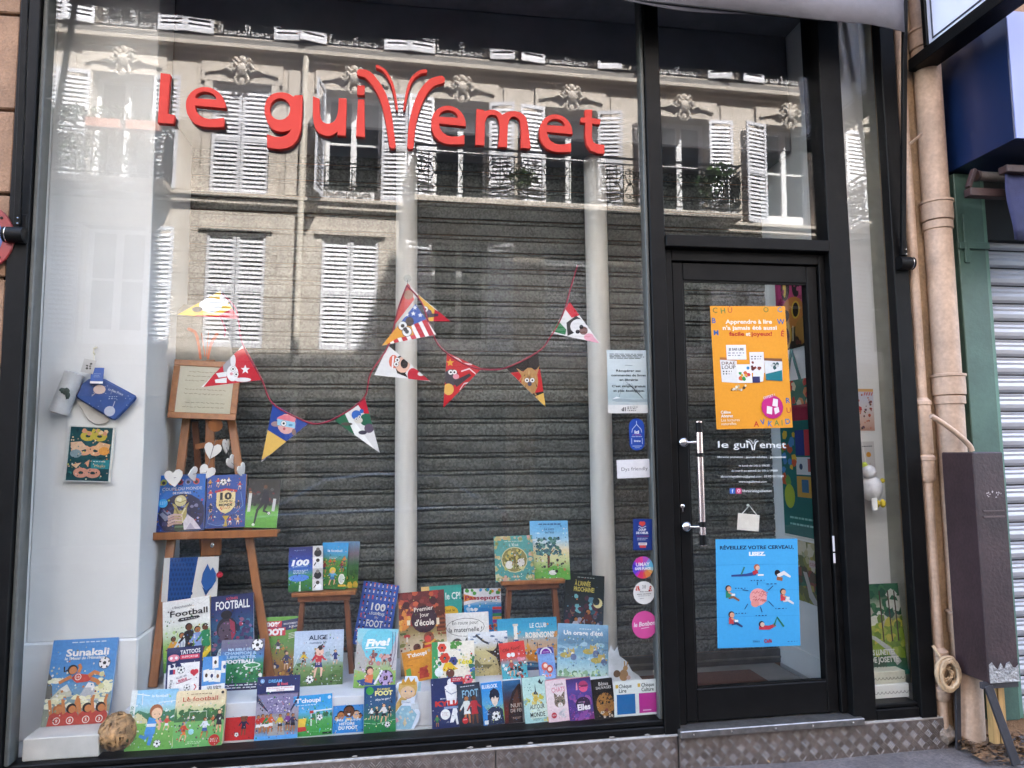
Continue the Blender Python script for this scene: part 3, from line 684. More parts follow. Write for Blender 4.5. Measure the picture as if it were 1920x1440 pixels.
# ================================================================== big red lettering on the glass
sg = empty('shop_sign', (0,0,0)); tag(sg, 'large red raised letters of the shop name across the top of the window', 'shop sign')
RED = mat('red letter paint', 'b43a31', .6, .04, 3, spec=.15); REDS = RED
YS = -.017
def zA(p): return [(300+x/4.364, 80+y/4.364) for x, y in p]
def zB(p): return [(740+x/4.364, 80+y/4.364) for x, y in p]
def zC(p): return [(640+x/3, y/3) for x, y in p]
def smoothp(p, n=6):   # Catmull-Rom through open points
    o = []
    for i in range(len(p)-1):
        a, b, c, d = p[max(i-1,0)], p[i], p[i+1], p[min(i+2,len(p)-1)]
        for k in range(n):
            t = k/n; o.append(tuple(.5*((2*b[j])+(c[j]-a[j])*t+(2*a[j]-5*b[j]+4*c[j]-d[j])*t*t+(3*b[j]-a[j]-3*c[j]+d[j])*t**3) for j in (0,1)))
    return o + [p[-1]]
def letter(loops, name='letter', depth=.028, y=YS, m=None, parent=None):
    cu = bpy.data.curves.new(name, 'CURVE'); cu.dimensions = '2D'; cu.fill_mode = 'BOTH'; cu.extrude = depth/2; cu.bevel_depth = .0012 if depth > .01 else 0; cu.bevel_resolution = 0
    for lp in loops:
        sp = cu.splines.new('POLY'); P = [at(a, b, y) for a, b in lp]; sp.points.add(len(P)-1)
        for q, p in zip(sp.points, P): q.co = (p.x, p.z, 0, 1)
        sp.use_cyclic_u = True
    t = bpy.data.objects.new(name, cu); me = bpy.data.meshes.new_from_object(t); bpy.data.objects.remove(t)
    me.materials.clear(); me.materials.append(m or RED)
    return link(name, me, parent or sg, Matrix(((1,0,0,0),(0,0,-1,y+depth/2),(0,1,0,0),(0,0,0,1))))
def stroke(p, w):
    p = smoothp(p); n = len(p); L = []; Rr = []
    for i, (x, y) in enumerate(p):
        ax, ay = p[max(0,i-1)]; bx, by = p[min(n-1,i+1)]; l = math.hypot(bx-ax, by-ay) or 1; nx_, ny_ = -(by-ay)/l, (bx-ax)/l
        t = i/(n-1); k = t*(len(w)-1); j = min(int(k), len(w)-2); wi = w[j]+(w[j+1]-w[j])*(k-j)
        L.append((x+nx_*wi/2, y+ny_*wi/2)); Rr.append((x-nx_*wi/2, y-ny_*wi/2))
    def cap(c, a, b):
        a0 = math.atan2(a[1]-c[1], a[0]-c[0]); r = math.hypot(a[0]-c[0], a[1]-c[1]); return [(c[0]+r*math.cos(a0-k*math.pi/6), c[1]+r*math.sin(a0-k*math.pi/6)) for k in range(1,6)]
    def cap2(c, a, b):
        a0 = math.atan2(a[1]-c[1], a[0]-c[0]); r = math.hypot(a[0]-c[0], a[1]-c[1]); return [(c[0]+r*math.cos(a0-k*math.pi/6), c[1]+r*math.sin(a0-k*math.pi/6)) for k in range(1,6)]
    return L + cap(p[-1], L[-1], Rr[-1]) + Rr[::-1] + cap2(p[0], Rr[0], L[0])
def e_loops(x0, x1, y0, y1, slope):
    # unit e, 0..1 with y down
    def arc(cx, cy_, rx, ry, a0, a1, n): return [(cx+rx*math.cos(R_(a0+(a1-a0)*i/n)), cy_-ry*math.sin(R_(a0+(a1-a0)*i/n))) for i in range(n+1)]
    out = [(1.0,.50)] + arc(.5,.48,.5,.48,12,180,16) + [(.005,.56),(.03,.68),(.10,.81),(.22,.92),(.38,.985),(.56,1.0),(.75,.99),(.955,.965),(.955,.745),(.76,.785),(.60,.80),(.46,.78),(.33,.71),(.25,.61),(.22,.47),(.98,.50)]
    hole = arc(.5,.29,.275,.18,-4,184,12)
    f = lambda p: [(x0+(x1-x0)*u, y0+(y1-y0)*v + slope*(u-.5)*(x1-x0)) for u, v in p]
    return [f(out), f(hole)]
L3 = lambda p: [(x/3, y/3) for x, y in p]
letter([L3([(905,412),(955,418),(938,640),(980,648),(975,695),(888,690)])])
letter(e_loops(300+213/4.364, 300+535/4.364, 80+364/4.364, 80+690/4.364, .06))
letter([zA([(1163,430),(1160,600),(1150,715),(1125,790),(1085,838),(1040,860),(985,870),(930,866),(878,855),(878,752),(930,770),(985,774),(1035,757),(1062,735),(1078,705)] + smoothp([(1078,705),(1040,722),(980,727),(920,705),(880,650),(858,570),(862,500),(890,445),(940,415),(1000,408),(1050,418),(1092,444)],3)[1:] + [(1105,432)]),
        zA([(982+86*math.cos(k*.3142), 544-90*math.sin(k*.3142)) for k in range(20)])])
letter([zA([(1253,440),(1252,600)] + smoothp([(1252,600),(1265,680),(1300,735),(1360,762),(1410,755),(1455,725)],3)[1:] + [(1452,755),(1518,760),(1525,458),(1465,455)] + smoothp([(1463,480),(1455,580),(1430,640),(1390,662),(1350,660),(1318,630),(1305,570),(1303,462)],3))])
letter([zA([(1622,465),(1670,467),(1675,770),(1605,765)])]); letter([zA([(1618,352),(1672,352),(1672,428),(1615,425)])], 'letter_dot')
letter([zC(stroke([(108,408),(150,422),(200,480),(240,560),(265,660),(278,750),(288,818)],[40,42,42,40,36,34]))], 'feather_stroke')
letter([zC(stroke([(202,373),(245,400),(280,460),(300,530),(313,615)],[16,14,12,10]))], 'feather_stroke')
letter([zC(stroke([(472,400),(435,410),(395,450),(370,520),(353,615)],[20,18,13,9]))], 'feather_stroke')
letter([zC(stroke([(560,448),(510,465),(460,520),(425,600),(400,700),(388,822)],[44,44,42,38,34]))], 'feather_stroke')
letter(e_loops(740+300/4.364, 740+582/4.364, 80+517/4.364, 80+831/4.364, .06))
letter([zB([(672,543),(725,550),(738,563)] + smoothp([(738,563),(790,550),(840,560),(882,592)],3)[1:] + smoothp([(882,592),(925,568),(985,562),(1040,580),(1075,620),(1095,720),(1112,865)],3)[1:] + [(1035,860)] + smoothp([(1035,860),(1036,720),(1025,640),(1000,612),(965,605),(940,625),(925,680)],3)[1:] + [(918,855),(848,850)] + smoothp([(848,850),(862,720),(855,640),(835,600),(800,590),(760,602),(738,650)],3)[1:] + [(733,840),(662,835)])])
letter(e_loops(740+1185/4.364, 740+1455/4.364, 80+588/4.364, 80+894/4.364, .06))
letter([zB([(1560,550),(1615,550),(1612,618),(1683,630),(1680,668),(1615,660),(1612,780),(1625,815),(1655,832),(1715,838),(1715,908),(1660,905),(1605,882),(1572,830),(1560,760),(1562,655),(1525,650),(1527,612),(1560,612)])])
for me_o in sg.children: me_o.data.materials[0] = RED

# ================================================================== books
PAGE = mat('book pages', 'd9d4c6', .8, .06, 90, stretch=(1,1,12))
BG = 'books in the window display'
NB = [0]
def book(q, sup, lean, art, label, th=.012, spine='e0ddd6', yaw=0, name='book', round_=0, m=None, cat='book', det=110):
    """q = cover corner pixels bl,br,tr,tl; sup = ('z',height of what it stands on) or ('Y',depth)"""
    n = normal(lean, yaw)
    bx, by = (q[0][0]+q[1][0])/2, (q[0][1]+q[1][1])/2
    p0 = atz(bx, by, sup[1]) if sup[0] == 'z' else at(bx, by, sup[1])
    M, w, h = fit_quad(q, p0, n)
    sm = mat('board_'+spine, spine, .45, .05, 10)
    b = MB()
    if round_:
        def rr(x0,y0,x1,y1,r): return [(x, y) for cx, cy_, a in ((x1-r,y1-r,0),(x0+r,y1-r,90),(x0+r,y0+r,180),(x1-r,y0+r,270)) for x, y in [(cx+r*math.cos(R_(a+t)), cy_+r*math.sin(R_(a+t))) for t in (0,30,60,90)]]
        o = rr(0,0,w,h,round_); k = len(o)
        b.add([(x,y,-th) for x,y in o]+[(x,y,0) for x,y in o], [tuple(range(k))[::-1], tuple(range(k,2*k))]+[(i,(i+1)%k,k+(i+1)%k,k+i) for i in range(k)])
    else:
        b.box((0,0,-.0016),(w,h,0)).box((0,0,-th),(w,h,-th+.0016)).box((0,0,-th+.00162),(.0016,h,-.00162))
    root = b.build(name, sm); root.matrix_world = M
    if not round_: MB().box((.0018,.002,-th+.0017),(w-.002,h-.002,-.0017)).build('pages', PAGE, root)
    pr = Pr(w, h); pr.det = det; art(pr)
    if round_:     # keep the print inside the rounded board
        pr.v = [(min(max(x, round_*.25 if (y < round_ or y > h-round_) else 0), w-(round_*.25 if (y < round_ or y > h-round_) else 0)), y, z) for x, y, z in pr.v]
    link('cover_print', pr.mesh('cover_print', m or PMG), root, Matrix.Translation((0,0,.0003)))
    NB[0] += 1
    return tag(root, label, cat, BG)

SK, SK2, SK3 = 'e8b890', 'b87848', '6a4028'
GRASS = ['4f8a3c','5f9a44','447a38','6ea850']
def a_sunakali(p):
    p.bg('7a8060','8aa0a0','5d9ad0','4d8fd2','5a97d6')
    p.poly([(0,.30),(.0,.62),(.06,.55),(.10,.35),(.15,.28)],'6b6a62'); p.poly([(.06,.30),(.2,.42),(.3,.47),(.42,.33)],'c9c6b0'); p.poly([(.2,.42),(.3,.47),(.36,.40),(.3,.38)],'e8e6da')
    p.poly([(.45,.25),(.62,.48),(.70,.47),(.86,.27)],'b9bcc2'); p.poly([(.58,.42),(.62,.48),(.70,.47),(.74,.40),(.66,.42)],'eef0f2')
    p.scatter(12,.0,.50,.18,.53,.06,['efeec8','f4f2dc'],3,.5); p.scatter(14,.78,.36,1,.52,.08,['efeec8','e8e6c0'],4,.6); p.scatter(24,.0,.2,.9,.33,.08,['f0eed0','e6e2b8'],5,.6)
    p.poly([(0,0),(.0,.2),(.3,.16),(.7,.14),(1,.22),(1,0)],'8a9080')
    for i,x in enumerate((.22,.42,.66,.86)):
        p.line([(x-.10,.13),(x-.13,.24),(x-.15,.30)],[.05,.045,.04],'c8814e'); p.line([(x+.08,.14),(x+.06,.26),(x+.08,.33)],[.05,.045,.04],'c8814e')
        p.poly([(x-.14,0),(x-.12,.12),(x-.05,.16),(x+.06,.16),(x+.11,.12),(x+.13,0)],'b8473c')
        p.circ(x,.19,.075,'2a2220' if i!=0 else 'b06c3c'); p.circ(x+.015,.18,.055,'c8814e'); p.circ(x,.055,.055,'f2efe6'); p.circ(x,.055,.044,'b8473c'); p.text('9853'[i],x,.035,.04,'f6f2e8')
    p.poly([(.35,.54),(.45,.48),(.62,.49),(.68,.52),(.65,.57),(.52,.58),(.44,.60)],'c0453c')
    p.line([(.36,.56),(.25,.52),(.18,.49)],[.06,.05,.05],'c8814e'); p.line([(.46,.60),(.48,.66),(.45,.70)],[.05,.05,.05],'c8814e')
    p.line([(.62,.55),(.70,.60),(.80,.57)],[.07,.06,.05],'c8814e'); p.line([(.66,.52),(.76,.49),(.82,.44)],[.07,.06,.05],'c8814e'); p.circ(.82,.57,.04,'d8d8a0'); p.circ(.83,.43,.045,'d8d8a0')
    p.circ(.36,.64,.075,'28221f'); p.circ(.37,.63,.06,'c8814e'); p.line([(.30,.64),(.24,.62),(.23,.68)],.025,'28221f'); p.ball(.84,.70,.085)
    p.circ(.46,.55,.05,'f2efe6'); p.circ(.46,.55,.04,'c0453c'); p.text('10',.46,.535,.03,'f2efe6')
    p.small(.3,.955,.85,1,'d8e6f2'); p.text('Sunakali',.56,.80,.085,'f4f6f4',w=.66,b=.03); p.text('le "Messi de l\'Himalaya"',.54,.755,.035,'eef2f0',w=.64,b=.02,sh=.1)
def a_lefoot_blue(p):
    p.bg('6aa84c','74b054','7fba5c','a8d4ec','8fc8ea'); p.poly([(0,.55),(.2,.66),(.4,.6),(.6,.68),(.8,.62),(1,.66),(1,.45),(0,.45)],'3f7a58'); p.poly([(0,.48),(.18,.62),(.4,.5),(.42,.44),(0,.44)],'d8cfa0')
    p.line([(.02,.95),(.4,.9)],.02,'eef4f6'); p.line([(.24,.95),(.26,.75)],.02,'dfe8ee'); p.line([(.62,.62),(.62,.78),(1,.8)],.012,'eef2f4')
    p.rect(0,.4,.12,1,'e6eae6'); p.text('L1PGB10',.085,.45,.055,'2c7a5c',al='L',rot=90,b=.02); p.circ(.06,.46,.05,'d8553c')
    p.man(.83,.3,.26,'c84a3c','f0f0f0',SK,'8a4a2c',.6); p.man(.68,.33,.2,'e07a9a','40404a',SK,'3a2a20'); p.scatter(16,.1,.05,.95,.4,.012,['3f7a34'],2)
    p.line([(.48,.28),(.40,.2),(.28,.24)],[.10,.08,.06],'4b8ed0'); p.line([(.54,.28),(.52,.16),(.50,.08)],[.09,.08,.07],'4b8ed0'); p.poly([(.38,.26),(.60,.26),(.62,.50),(.44,.54)],'4d9ade'); p.rect(.41,.38,.61,.43,'eef2f4')
    p.line([(.60,.50),(.70,.40),(.68,.32)],[.06,.05,.04],SK); p.circ(.58,.64,.14,'a5623a'); p.circ(.60,.60,.115,'f0c4a0'); p.circ(.56,.585,.012,'402a20',n=8); p.circ(.66,.585,.012,'402a20',n=8)
    p.ball(.68,.10,.075); p.text('le football',.62,.87,.05,'f4f8fa',b=.015)
def a_lefoot_cream(p):
    p.bg('68b060','74b868','80bc6c','f0dcb4','f2dfb8'); p.poly([(0,.5),(.02,.72),(.06,.5),(.2,.62),(.35,.66),(.5,.58),(.66,.68),(.84,.62),(1,.72),(1,.45),(0,.45)],'3f6e44'); p.scatter(16,.08,.5,.98,.66,.07,['4a7a44','5d8c4a','3a6a3c'],8)
    p.line([(.3,.5),(.3,.62),(.64,.62),(.64,.5)],.01,'f2f2ea')
    for x,y,h,c,d in ((.2,.1,.36,'c8402c','e0803c'),(.38,.42,.15,'f0f0f0','303a5a'),(.62,.14,.38,'e8eef4','3a5a9a'),(.78,.35,.2,'d87a3c','404040'),(.9,.22,.42,'23252a','23252a'),(.28,.45,.1,'f0e0d0','404a60')):
        p.man(x,y,h,c,d,SK2 if x in (.62,.38) else SK,'3a2018' if x!=.2 else 'b84a24',.5 if x<.7 else 0)
    p.circ(.36,.27,.055,'a8dce8'); p.circ(.83,.10,.11,'c8302c'); p.small(.75,.12,.93,3,'f6e8e0',.01,.024); p.small(.3,.09,.6,2,'d8ecc8',.01)
    p.text('Le football',.5,.81,.085,'c0341f',w=.7,b=.0); p.small(.3,.93,.7,1,'8a6a4a'); p.circ(.94,.94,.03,'3c3c3c')
def a_mb(p):
    p.bg('c02224','c82628'); p.man(.62,.12,.58,'28284a','24243c','7a4a30','241812'); p.circ(.62,.63,.12,'241812'); p.circ(.62,.61,.11,'7a4a30'); p.circ(.58,.62,.012,'1a1010',n=8); p.circ(.66,.62,.012,'1a1010',n=8); p.ball(.4,.16,.07); p.text('Mbappé',.60,.84,.08,'f4f0ee',b=.02)
def a_stade(p):
    p.bg('5ca8e4','8a8a90','9a98a0','a8a0b4','54586e','1d2c66','1d2c66'); p.poly([(.2,.56),(.3,.40),(.78,.40),(.9,.56),(.98,.72),(0,.72)],'8a82a8'); p.scatter(60,.22,.42,.86,.66,.022,['c8bce0','6a5a92','e6dcf0','4a4470'],6)
    p.poly([(0,.7),(.0,.62),(.26,.44),(.30,.44)],'26304e'); p.poly([(1,.7),(1,.62),(.84,.44),(.8,.44)],'26304e'); p.rect(0,0,1,.06,'58a4e6'); p.poly([(.3,.06),(.7,.06),(.62,.36),(.42,.36)],'a8a6a4')
    for i,(x,c) in enumerate(((.07,'c8302c'),(.17,'c8302c'),(.27,'2f8a3c'),(.36,'d85a2c'),(.58,'e0c83a'),(.76,'7a3a8a'),(.88,'3a3a5a'))): p.man(x,.10+.015*(i%2),.30,c,'f0f0f0' if i<4 else '24242c',SK2,'24201c')
    p.rect(0,.72,1,1,'1b2760'); p.text('DREAM',.42,.90,.05,'6ab8f0',b=.03); p.text('& foot',.6,.85,.05,'e05a6a',b=.03); p.rect(.22,.755,.88,.83,'f6f0f2'); p.text('La Coupe du monde',.55,.80,.022,'c83a4a',w=.58); p.text('de football',.55,.765,.022,'c83a4a'); p.circ(.12,.93,.05,'8ab4e0'); p.text('1',.12,.915,.03,'ffffff')
def a_tch_blue(p):
    p.bg('3f9a44','48a24a','5aa85c','5ab4e8','3aa2e2','359fe0'); p.scatter(12,.5,.42,1,.54,.06,['3a7a50','2f6a48'],5); 
    p.line([(.46,.25),(.46,.60),(1,.62)],.03,'f2f4f4'); p.line([(.6,.3),(.58,.55),(.46,.62)],.015,'e8eeee'); p.rect(.42,.55,.52,.62,'c03a3a'); p.ball(.68,.44,.075); p.rect(0,.10,1,.105,'8ad08a'); p.rect(.75,.03,.98,.07,'1c2a24')
    p.text('T\'choupi',.38,.83,.11,'fafafa',w=.64,b=.03); p.small(.1,.76,.6,1,'d8ecfa',.015); p.circ(.93,.92,.045,'d8e4f4'); p.line([(.0,.0),(.2,.3)],.03,'8ad08a')
    p.poly([(.10,.22),(.30,.22),(.34,.44),(.10,.44)],'eec84a'); p.poly([(.09,.12),(.34,.14),(.32,.24),(.1,.24)],'c8403a')
def a_histoire(p):
    p.bg('2f86d0','3a90d8','4a9ade','3a8ad4','3a86cc')
    for x,y,r,c in ((.12,.42,.07,SK),(.88,.46,.08,SK2),(.26,.5,.13,SK2),(.76,.5,.13,SK),(.52,.6,.19,SK3)):
        p.circ(x,y+.03,r,'1e1a1c'); p.circ(x,y,r*.88,c); p.circ(x-r*.3,y+.01,r*.1,'1a1414',n=6); p.circ(x+r*.3,y+.01,r*.1,'1a1414',n=6)
    p.circ(.52,.54,.05,'f6f2ee',ry=.025); p.poly([(.42,.43),(.62,.43),(.57,.36),(.47,.36)],'e8b83a'); p.text('Ma grande',.52,.345,.08,'e6f0fa',w=.8,b=.01,sh=.2); p.text('HISTOIRE',.46,.23,.075,'f0f4fa',w=.5,b=.03); p.text('DU FOOT',.5,.10,.10,'f6f8fa',w=.62,b=.04)
def a_avant(p):
    p.bg('1f7a3c','2a8a48','2e6a6a','2c5a86','26507e','1d4a86'); p.line([(0,.22),(.4,.18),(1,.26)],.012,'b8e0c0')
    for x,y,h,c in ((.24,.28,.26,'f0f0f0'),(.4,.26,.3,'26262c'),(.62,.2,.42,'e8e4e4'),(.8,.3,.26,'303038')): p.man(x,y,h,c,'24242a',SK,'28201c' if x!=.4 else 'e0cc8a',.4)
    p.ball(.74,.16,.085); p.circ(.18,.9,.12,'46a848'); p.text('EN AVANT',.62,.90,.045,'e6dc6a',b=.03); p.text('FOOT',.62,.79,.10,'f2ea9a',w=.56,b=.05); p.text('Allez les gars !',.6,.69,.045,'eef2f4',rot=4)
def a_kylia(p):
    p.bg('24305e','26356a','24305e'); p.poly([(.55,.10),(.66,.10),(.80,.3),(.76,.42),(.68,.42)],'f2f2f4'); p.poly([(.76,.05),(.82,.06),(.74,.42),(.64,.42)],'eceef0')
    p.poly([(.42,.82),(.46,.62),(.5,.44),(.76,.44),(.8,.66),(.84,.82),(.66,.88),(.56,.88)],'f4f4f6'); p.circ(.60,.90,.09,'f4f4f6',ry=.11); p.line([(.46,.74),(.62,.66),(.8,.70)],.03,'9aa0b8')
    p.rect(.62,.90,1,.99,'c83a4a'); p.small(.68,.96,.96,2,'f4e8ea',.012,.03); p.text('MON MATCH AVEC',.58,.57,.03,'eef0f6',w=.6); p.text('KYLIA',.54,.44,.10,'d0342f',w=.86,b=.06); p.rect(.38,.375,.82,.42,'8aa0c8'); p.circ(.42,.27,.15,'eef0ee'); p.small(.32,.3,.52,3,'b86a7a',.01,.028); p.man(.16,.04,.24,'3f8a4a','2f6a3c',SK2,'2a1c18')
def a_foot2(p):
    p.bg('20262e','2c3644','3a4a5e','232c3a'); p.text('FOOT',.56,.68,.18,'8fc0d8',w=.7,b=.02); p.small(.15,.93,.8,1,'c8d0d8',.02)
    p.man(.36,.08,.66,'dfe6e2','e8ecea',SK2,'2c221c'); p.man(.68,.05,.68,'b8323a','b8323a',SK3,'1c1614'); p.circ(.26,.16,.13,'d0282c'); p.small(.18,.17,.34,1,'f4e0e0',.02)
def a_bleu(p):
    p.bg('c9d84a','a8cc5a','5aa8d8','3a96dc','2f8ad8'); p.poly([(0,.0),(0,.5),(.3,.3),(.2,0)],'2f8ad8'); p.poly([(.18,.0),(.25,.36),(.45,.42),(.75,.42),(.95,.34),(1,0)],'22304e'); p.ball(.62,.2,.2)
    p.circ(.62,.62,.22,'22263a'); p.poly([(.42,.62),(.5,.48),(.6,.42),(.72,.48),(.8,.62),(.62,.68)],'f0d8c6'); p.poly([(.36,.66),(.44,.6),(.5,.68),(.58,.60),(.64,.68),(.72,.6),(.86,.68),(.8,.8),(.6,.86),(.42,.8)],'20243a'); p.text('BLUELOCK',.42,.87,.09,'eef4fa',w=.74,b=.03); p.rect(.06,.03,.24,.12,'e8eaec')
def a_brown(p):
    p.bg('5a1a1c','6a2420','4a2a28','2f4a6a','2c6a9a'); p.poly([(.2,0),(.25,.4),(.5,.72),(.85,.9),(1,.92),(1,0)],'2a1a18'); p.poly([(.4,.2),(.55,.6),(.8,.8),(.9,.4)],'5a3424'); p.text('NUIT',.72,.36,.10,'d8ccc0',b=.0); p.text('DE FEU',.72,.25,.08,'d8ccc0',b=.0); p.small(.45,.12,.95,2,'b89a8a',.012)
def a_monde(p):
    p.bg('a8d4d2','b6dcd8','bfe0da','b4d8d4'); p.scatter(12,.4,.42,.8,.62,.11,['c8c24a','e0cc7a','d8b84a'],4); p.scatter(10,.0,.4,.3,.62,.08,['c8cc6a','8ab0b0'],7); p.scatter(8,.75,.0,1,.25,.09,['dcc86a','98c0b8'],9)
    p.poly([(.42,.62),(.50,.64),(.53,.86),(.56,.64),(.64,.6),(.56,.68),(.5,.68)],'2f3e48'); p.poly([(.66,.88),(.76,.95),(.80,.86),(.92,.92),(.82,.82),(.74,.84)],'28343c'); p.scatter(8,.2,.7,.34,.85,.025,['4a7a74'],3)
    p.rect(.24,.10,.98,.40,'d4e8dc'); p.text('AUTOUR',.55,.30,.10,'26302e',w=.62,b=.02); p.text('DU',.6,.25,.035,'26302e'); p.text('MONDE',.55,.13,.10,'26302e',w=.62,b=.02); p.small(.35,.08,.7,2,'4a5a58',.01)
def a_chats(p):
    p.bg('e8c8d0','eed8dc','f0e0e2','ecd4da'); p.text('Agenda',.62,.86,.06,'5a4a50',b=.0,sh=.25); p.text('CHATS',.6,.70,.12,'e08aa0',w=.66,b=.02)
    p.circ(.62,.46,.27,'8a7a6c',ry=.25); p.poly([(.38,.52),(.36,.70),(.52,.62)],'7a6a5e'); p.poly([(.86,.52),(.9,.72),(.72,.62)],'7a6a5e'); p.scatter(26,.42,.4,.84,.64,.05,['5a4c42','a89888','c8bcb0','6a5a4e'],5,.5); p.circ(.63,.38,.12,'e8e0da'); p.circ(.63,.41,.03,'c88a80'); p.circ(.53,.48,.04,'3a4a38'); p.circ(.74,.48,.04,'3a4a38'); p.scatter(10,.5,.08,.86,.3,.09,['d8d4d8','b8b4bc','c8c4ca'],6); p.circ(.28,.16,.13,'c83a4a'); p.text('2024',.28,.145,.035,'f4e6e6')
def a_elles(p):
    p.bg('7a2a6a','5a3a8a','4a3a86','5c4a9a','3a2c6a'); p.scatter(24,.0,.0,1,.6,.14,['8a4a9a','6a4a9c','a05aa0','4a3a80'],4); p.circ(.68,.80,.20,'b83a6a',ry=.2); p.circ(.68,.74,.16,'e05a86',ry=.13); p.rect(.52,.78,.86,.83,'7a2450'); p.poly([(.36,.72),(.40,.9),(.44,.9),(.44,.72)],'e89ab8')
    p.circ(.6,.38,.30,'2c1c3c',ry=.26); p.text('Elles',.62,.24,.14,'f4ecf2',w=.52,b=.04); p.small(.42,.42,.7,1,'b89ac0',.015)
def a_leop(p):
    p.bg('1a1614','221c18','1c1816','141212'); p.circ(.56,.36,.42,'b8803c',ry=.5); p.scatter(60,.2,.3,.95,.66,.035,['2a1c12','3a2616','1e140e'],8); p.scatter(16,.3,.04,.85,.24,.07,['d8c8b4','8a6a4a','3a2c22'],5); p.poly([(.36,.36),(.5,.4),(.66,.4),(.8,.36),(.7,.2),(.58,.14),(.46,.2)],'a8763c'); p.circ(.42,.4,.05,'1a1410'); p.circ(.74,.4,.05,'1a1410'); p.circ(.58,.22,.07,'8a4a3c'); p.text('Bêtes',.55,.84,.09,'ece8e2',b=.0); p.text('SAUVAGES',.54,.75,.07,'ece8e2',w=.72,b=.0)
def a_tattoo(p):
    p.bg('f4f2f2'); p.rect(0,.66,1,1,'232c5c'); p.poly([(0,0),(.05,0),(.05,.7),(0,.7)],'232c5c'); p.rect(.93,0,1,.7,'232c5c'); p.text('TATTOOS',.66,.85,.09,'f6f6f8',w=.56,b=.02,rot=3); p.rect(.38,.74,.92,.83,'d83a5a'); p.text('SUPPORTER',.65,.765,.045,'f8e8ec',w=.46); p.circ(.2,.78,.16,'e8889a',ry=.1); p.circ(.13,.78,.04,'f4f4f4'); p.circ(.27,.78,.04,'f4f4f4'); p.scatter(10,.05,.6,.4,.7,.06,['232c5c'],3)
    p.ball(.42,.52,.10); p.circ(.75,.46,.07,'d83a4a'); p.circ(.84,.46,.07,'d83a4a'); p.poly([(.68,.45),(.91,.45),(.79,.36)],'d83a4a'); p.text('ALLEZ LES',.44,.36,.035,'2a3260',rot=12,b=.03); p.text('BLEUS',.48,.29,.05,'d02a5a',rot=12,b=.04); p.line([(.3,.24),(.5,.27),(.72,.32)],.02,'a03a6a'); p.ball(.6,.14,.085); p.rect(.10,.44,.2,.54,'2c3a7a'); p.rect(.2,.44,.26,.54,'d04a5a'); p.text('FRANCE',.14,.08,.05,'2a2a3a',al='L',rot=80,b=.02); p.line([(.8,.2),(.86,.14),(.8,.08)],.03,'c84a5a')
def a_cards(p):
    p.bg('4a8ad0','5a9ad8','4a8ed2'); p.poly([(.1,0),(1,0),(1,.26),(.5,.24),(0,.22),(0,0)],'eef0f2')
    for i,(x,y,r) in enumerate(((.18,.5,14),(.42,.48,4),(.68,.46,-10),(.55,.84,8),(.95,.7,0))):
        c,s = math.cos(R_(r)),math.sin(R_(r)); p.poly([(x+a*c-b*s*.5, y+a*s*.5+b*c) for a,b in ((-.13,-.16),(.13,-.16),(.13,.16),(-.13,.16))],'f2f0ea'); p.circ(x,y,.06,['4a3426','2c3a6a','8a5a3a','3a2c22','3a6ab0'][i],ry=.09)
    p.text('LES DÉFIS',.55,.15,.05,'1c1c22',w=.62,b=.03); p.text('FOOT !',.55,.06,.08,'1c1c22',w=.56,b=.05)
def a_support(p):
    p.bg('20284e','1f7a44','2c8a50','3a9058','4a86c0','6a6a8c','7a7890'); p.scatter(30,.02,.22,.98,.5,.045,['d8ece0','1f6a3a','8a6a48','f0f0ea','2f9050'],7); p.circ(.74,.48,.2,'e6f4ec',ry=.06); p.circ(.74,.48,.16,'3a9a5a',ry=.045); p.rect(0,.0,1,.14,'232a52'); p.small(.1,.09,.9,2,'d8dce8',.02,.05); p.ball(.84,.88,.13)
    p.text('MA BIBLE DU',.45,.78,.05,'b8d8f6',w=.56,b=.03); p.text('CHAMPION &',.46,.70,.06,'a4ccf2',w=.74,b=.04); p.text('SUPPORTER',.46,.62,.06,'a4ccf2',w=.74,b=.04); p.text('FOOTBALL',.46,.53,.07,'f6f8fa',w=.70,b=.05)
def a_100pc(p):
    p.bg('8a5a2c','a87a34','5a8a3c','5f9e40','64a844'); p.scatter(50,.03,.03,.97,.5,.05,['26305a','c88a34','6a2430','e0b84a','f0e0d0','3a2a24'],9); p.man(.5,.40,.24,'30284a','f0f0f0',SK2,'2a1c18',.5); p.man(.28,.2,.26,'c89a3a','303a6a',SK2,'2a1c18'); p.man(.72,.14,.3,'2a3464','2a3464',SK,'2a1c18')
    p.poly([(0,.72),(1,.80),(1,.97),(0,.88)],'273468'); p.rect(.08,.83,.56,.93,'c83040'); p.text('100%',.32,.845,.07,'fafafa',w=.42,b=.05); p.rect(.05,.69,.66,.82,'c83040'); p.text('FOOT',.355,.705,.10,'fafafa',w=.54,b=.07); p.text('ENCADREMENTS',.78,.87,.03,'e6eaf4',w=.34,rot=4); p.text('& JEUX',.85,.82,.035,'e6eaf4',w=.22,rot=4)
    for i in range(4): p.line([(.74,.64+.025*i),(.92,.66+.025*i)],.012,'e8e8da')
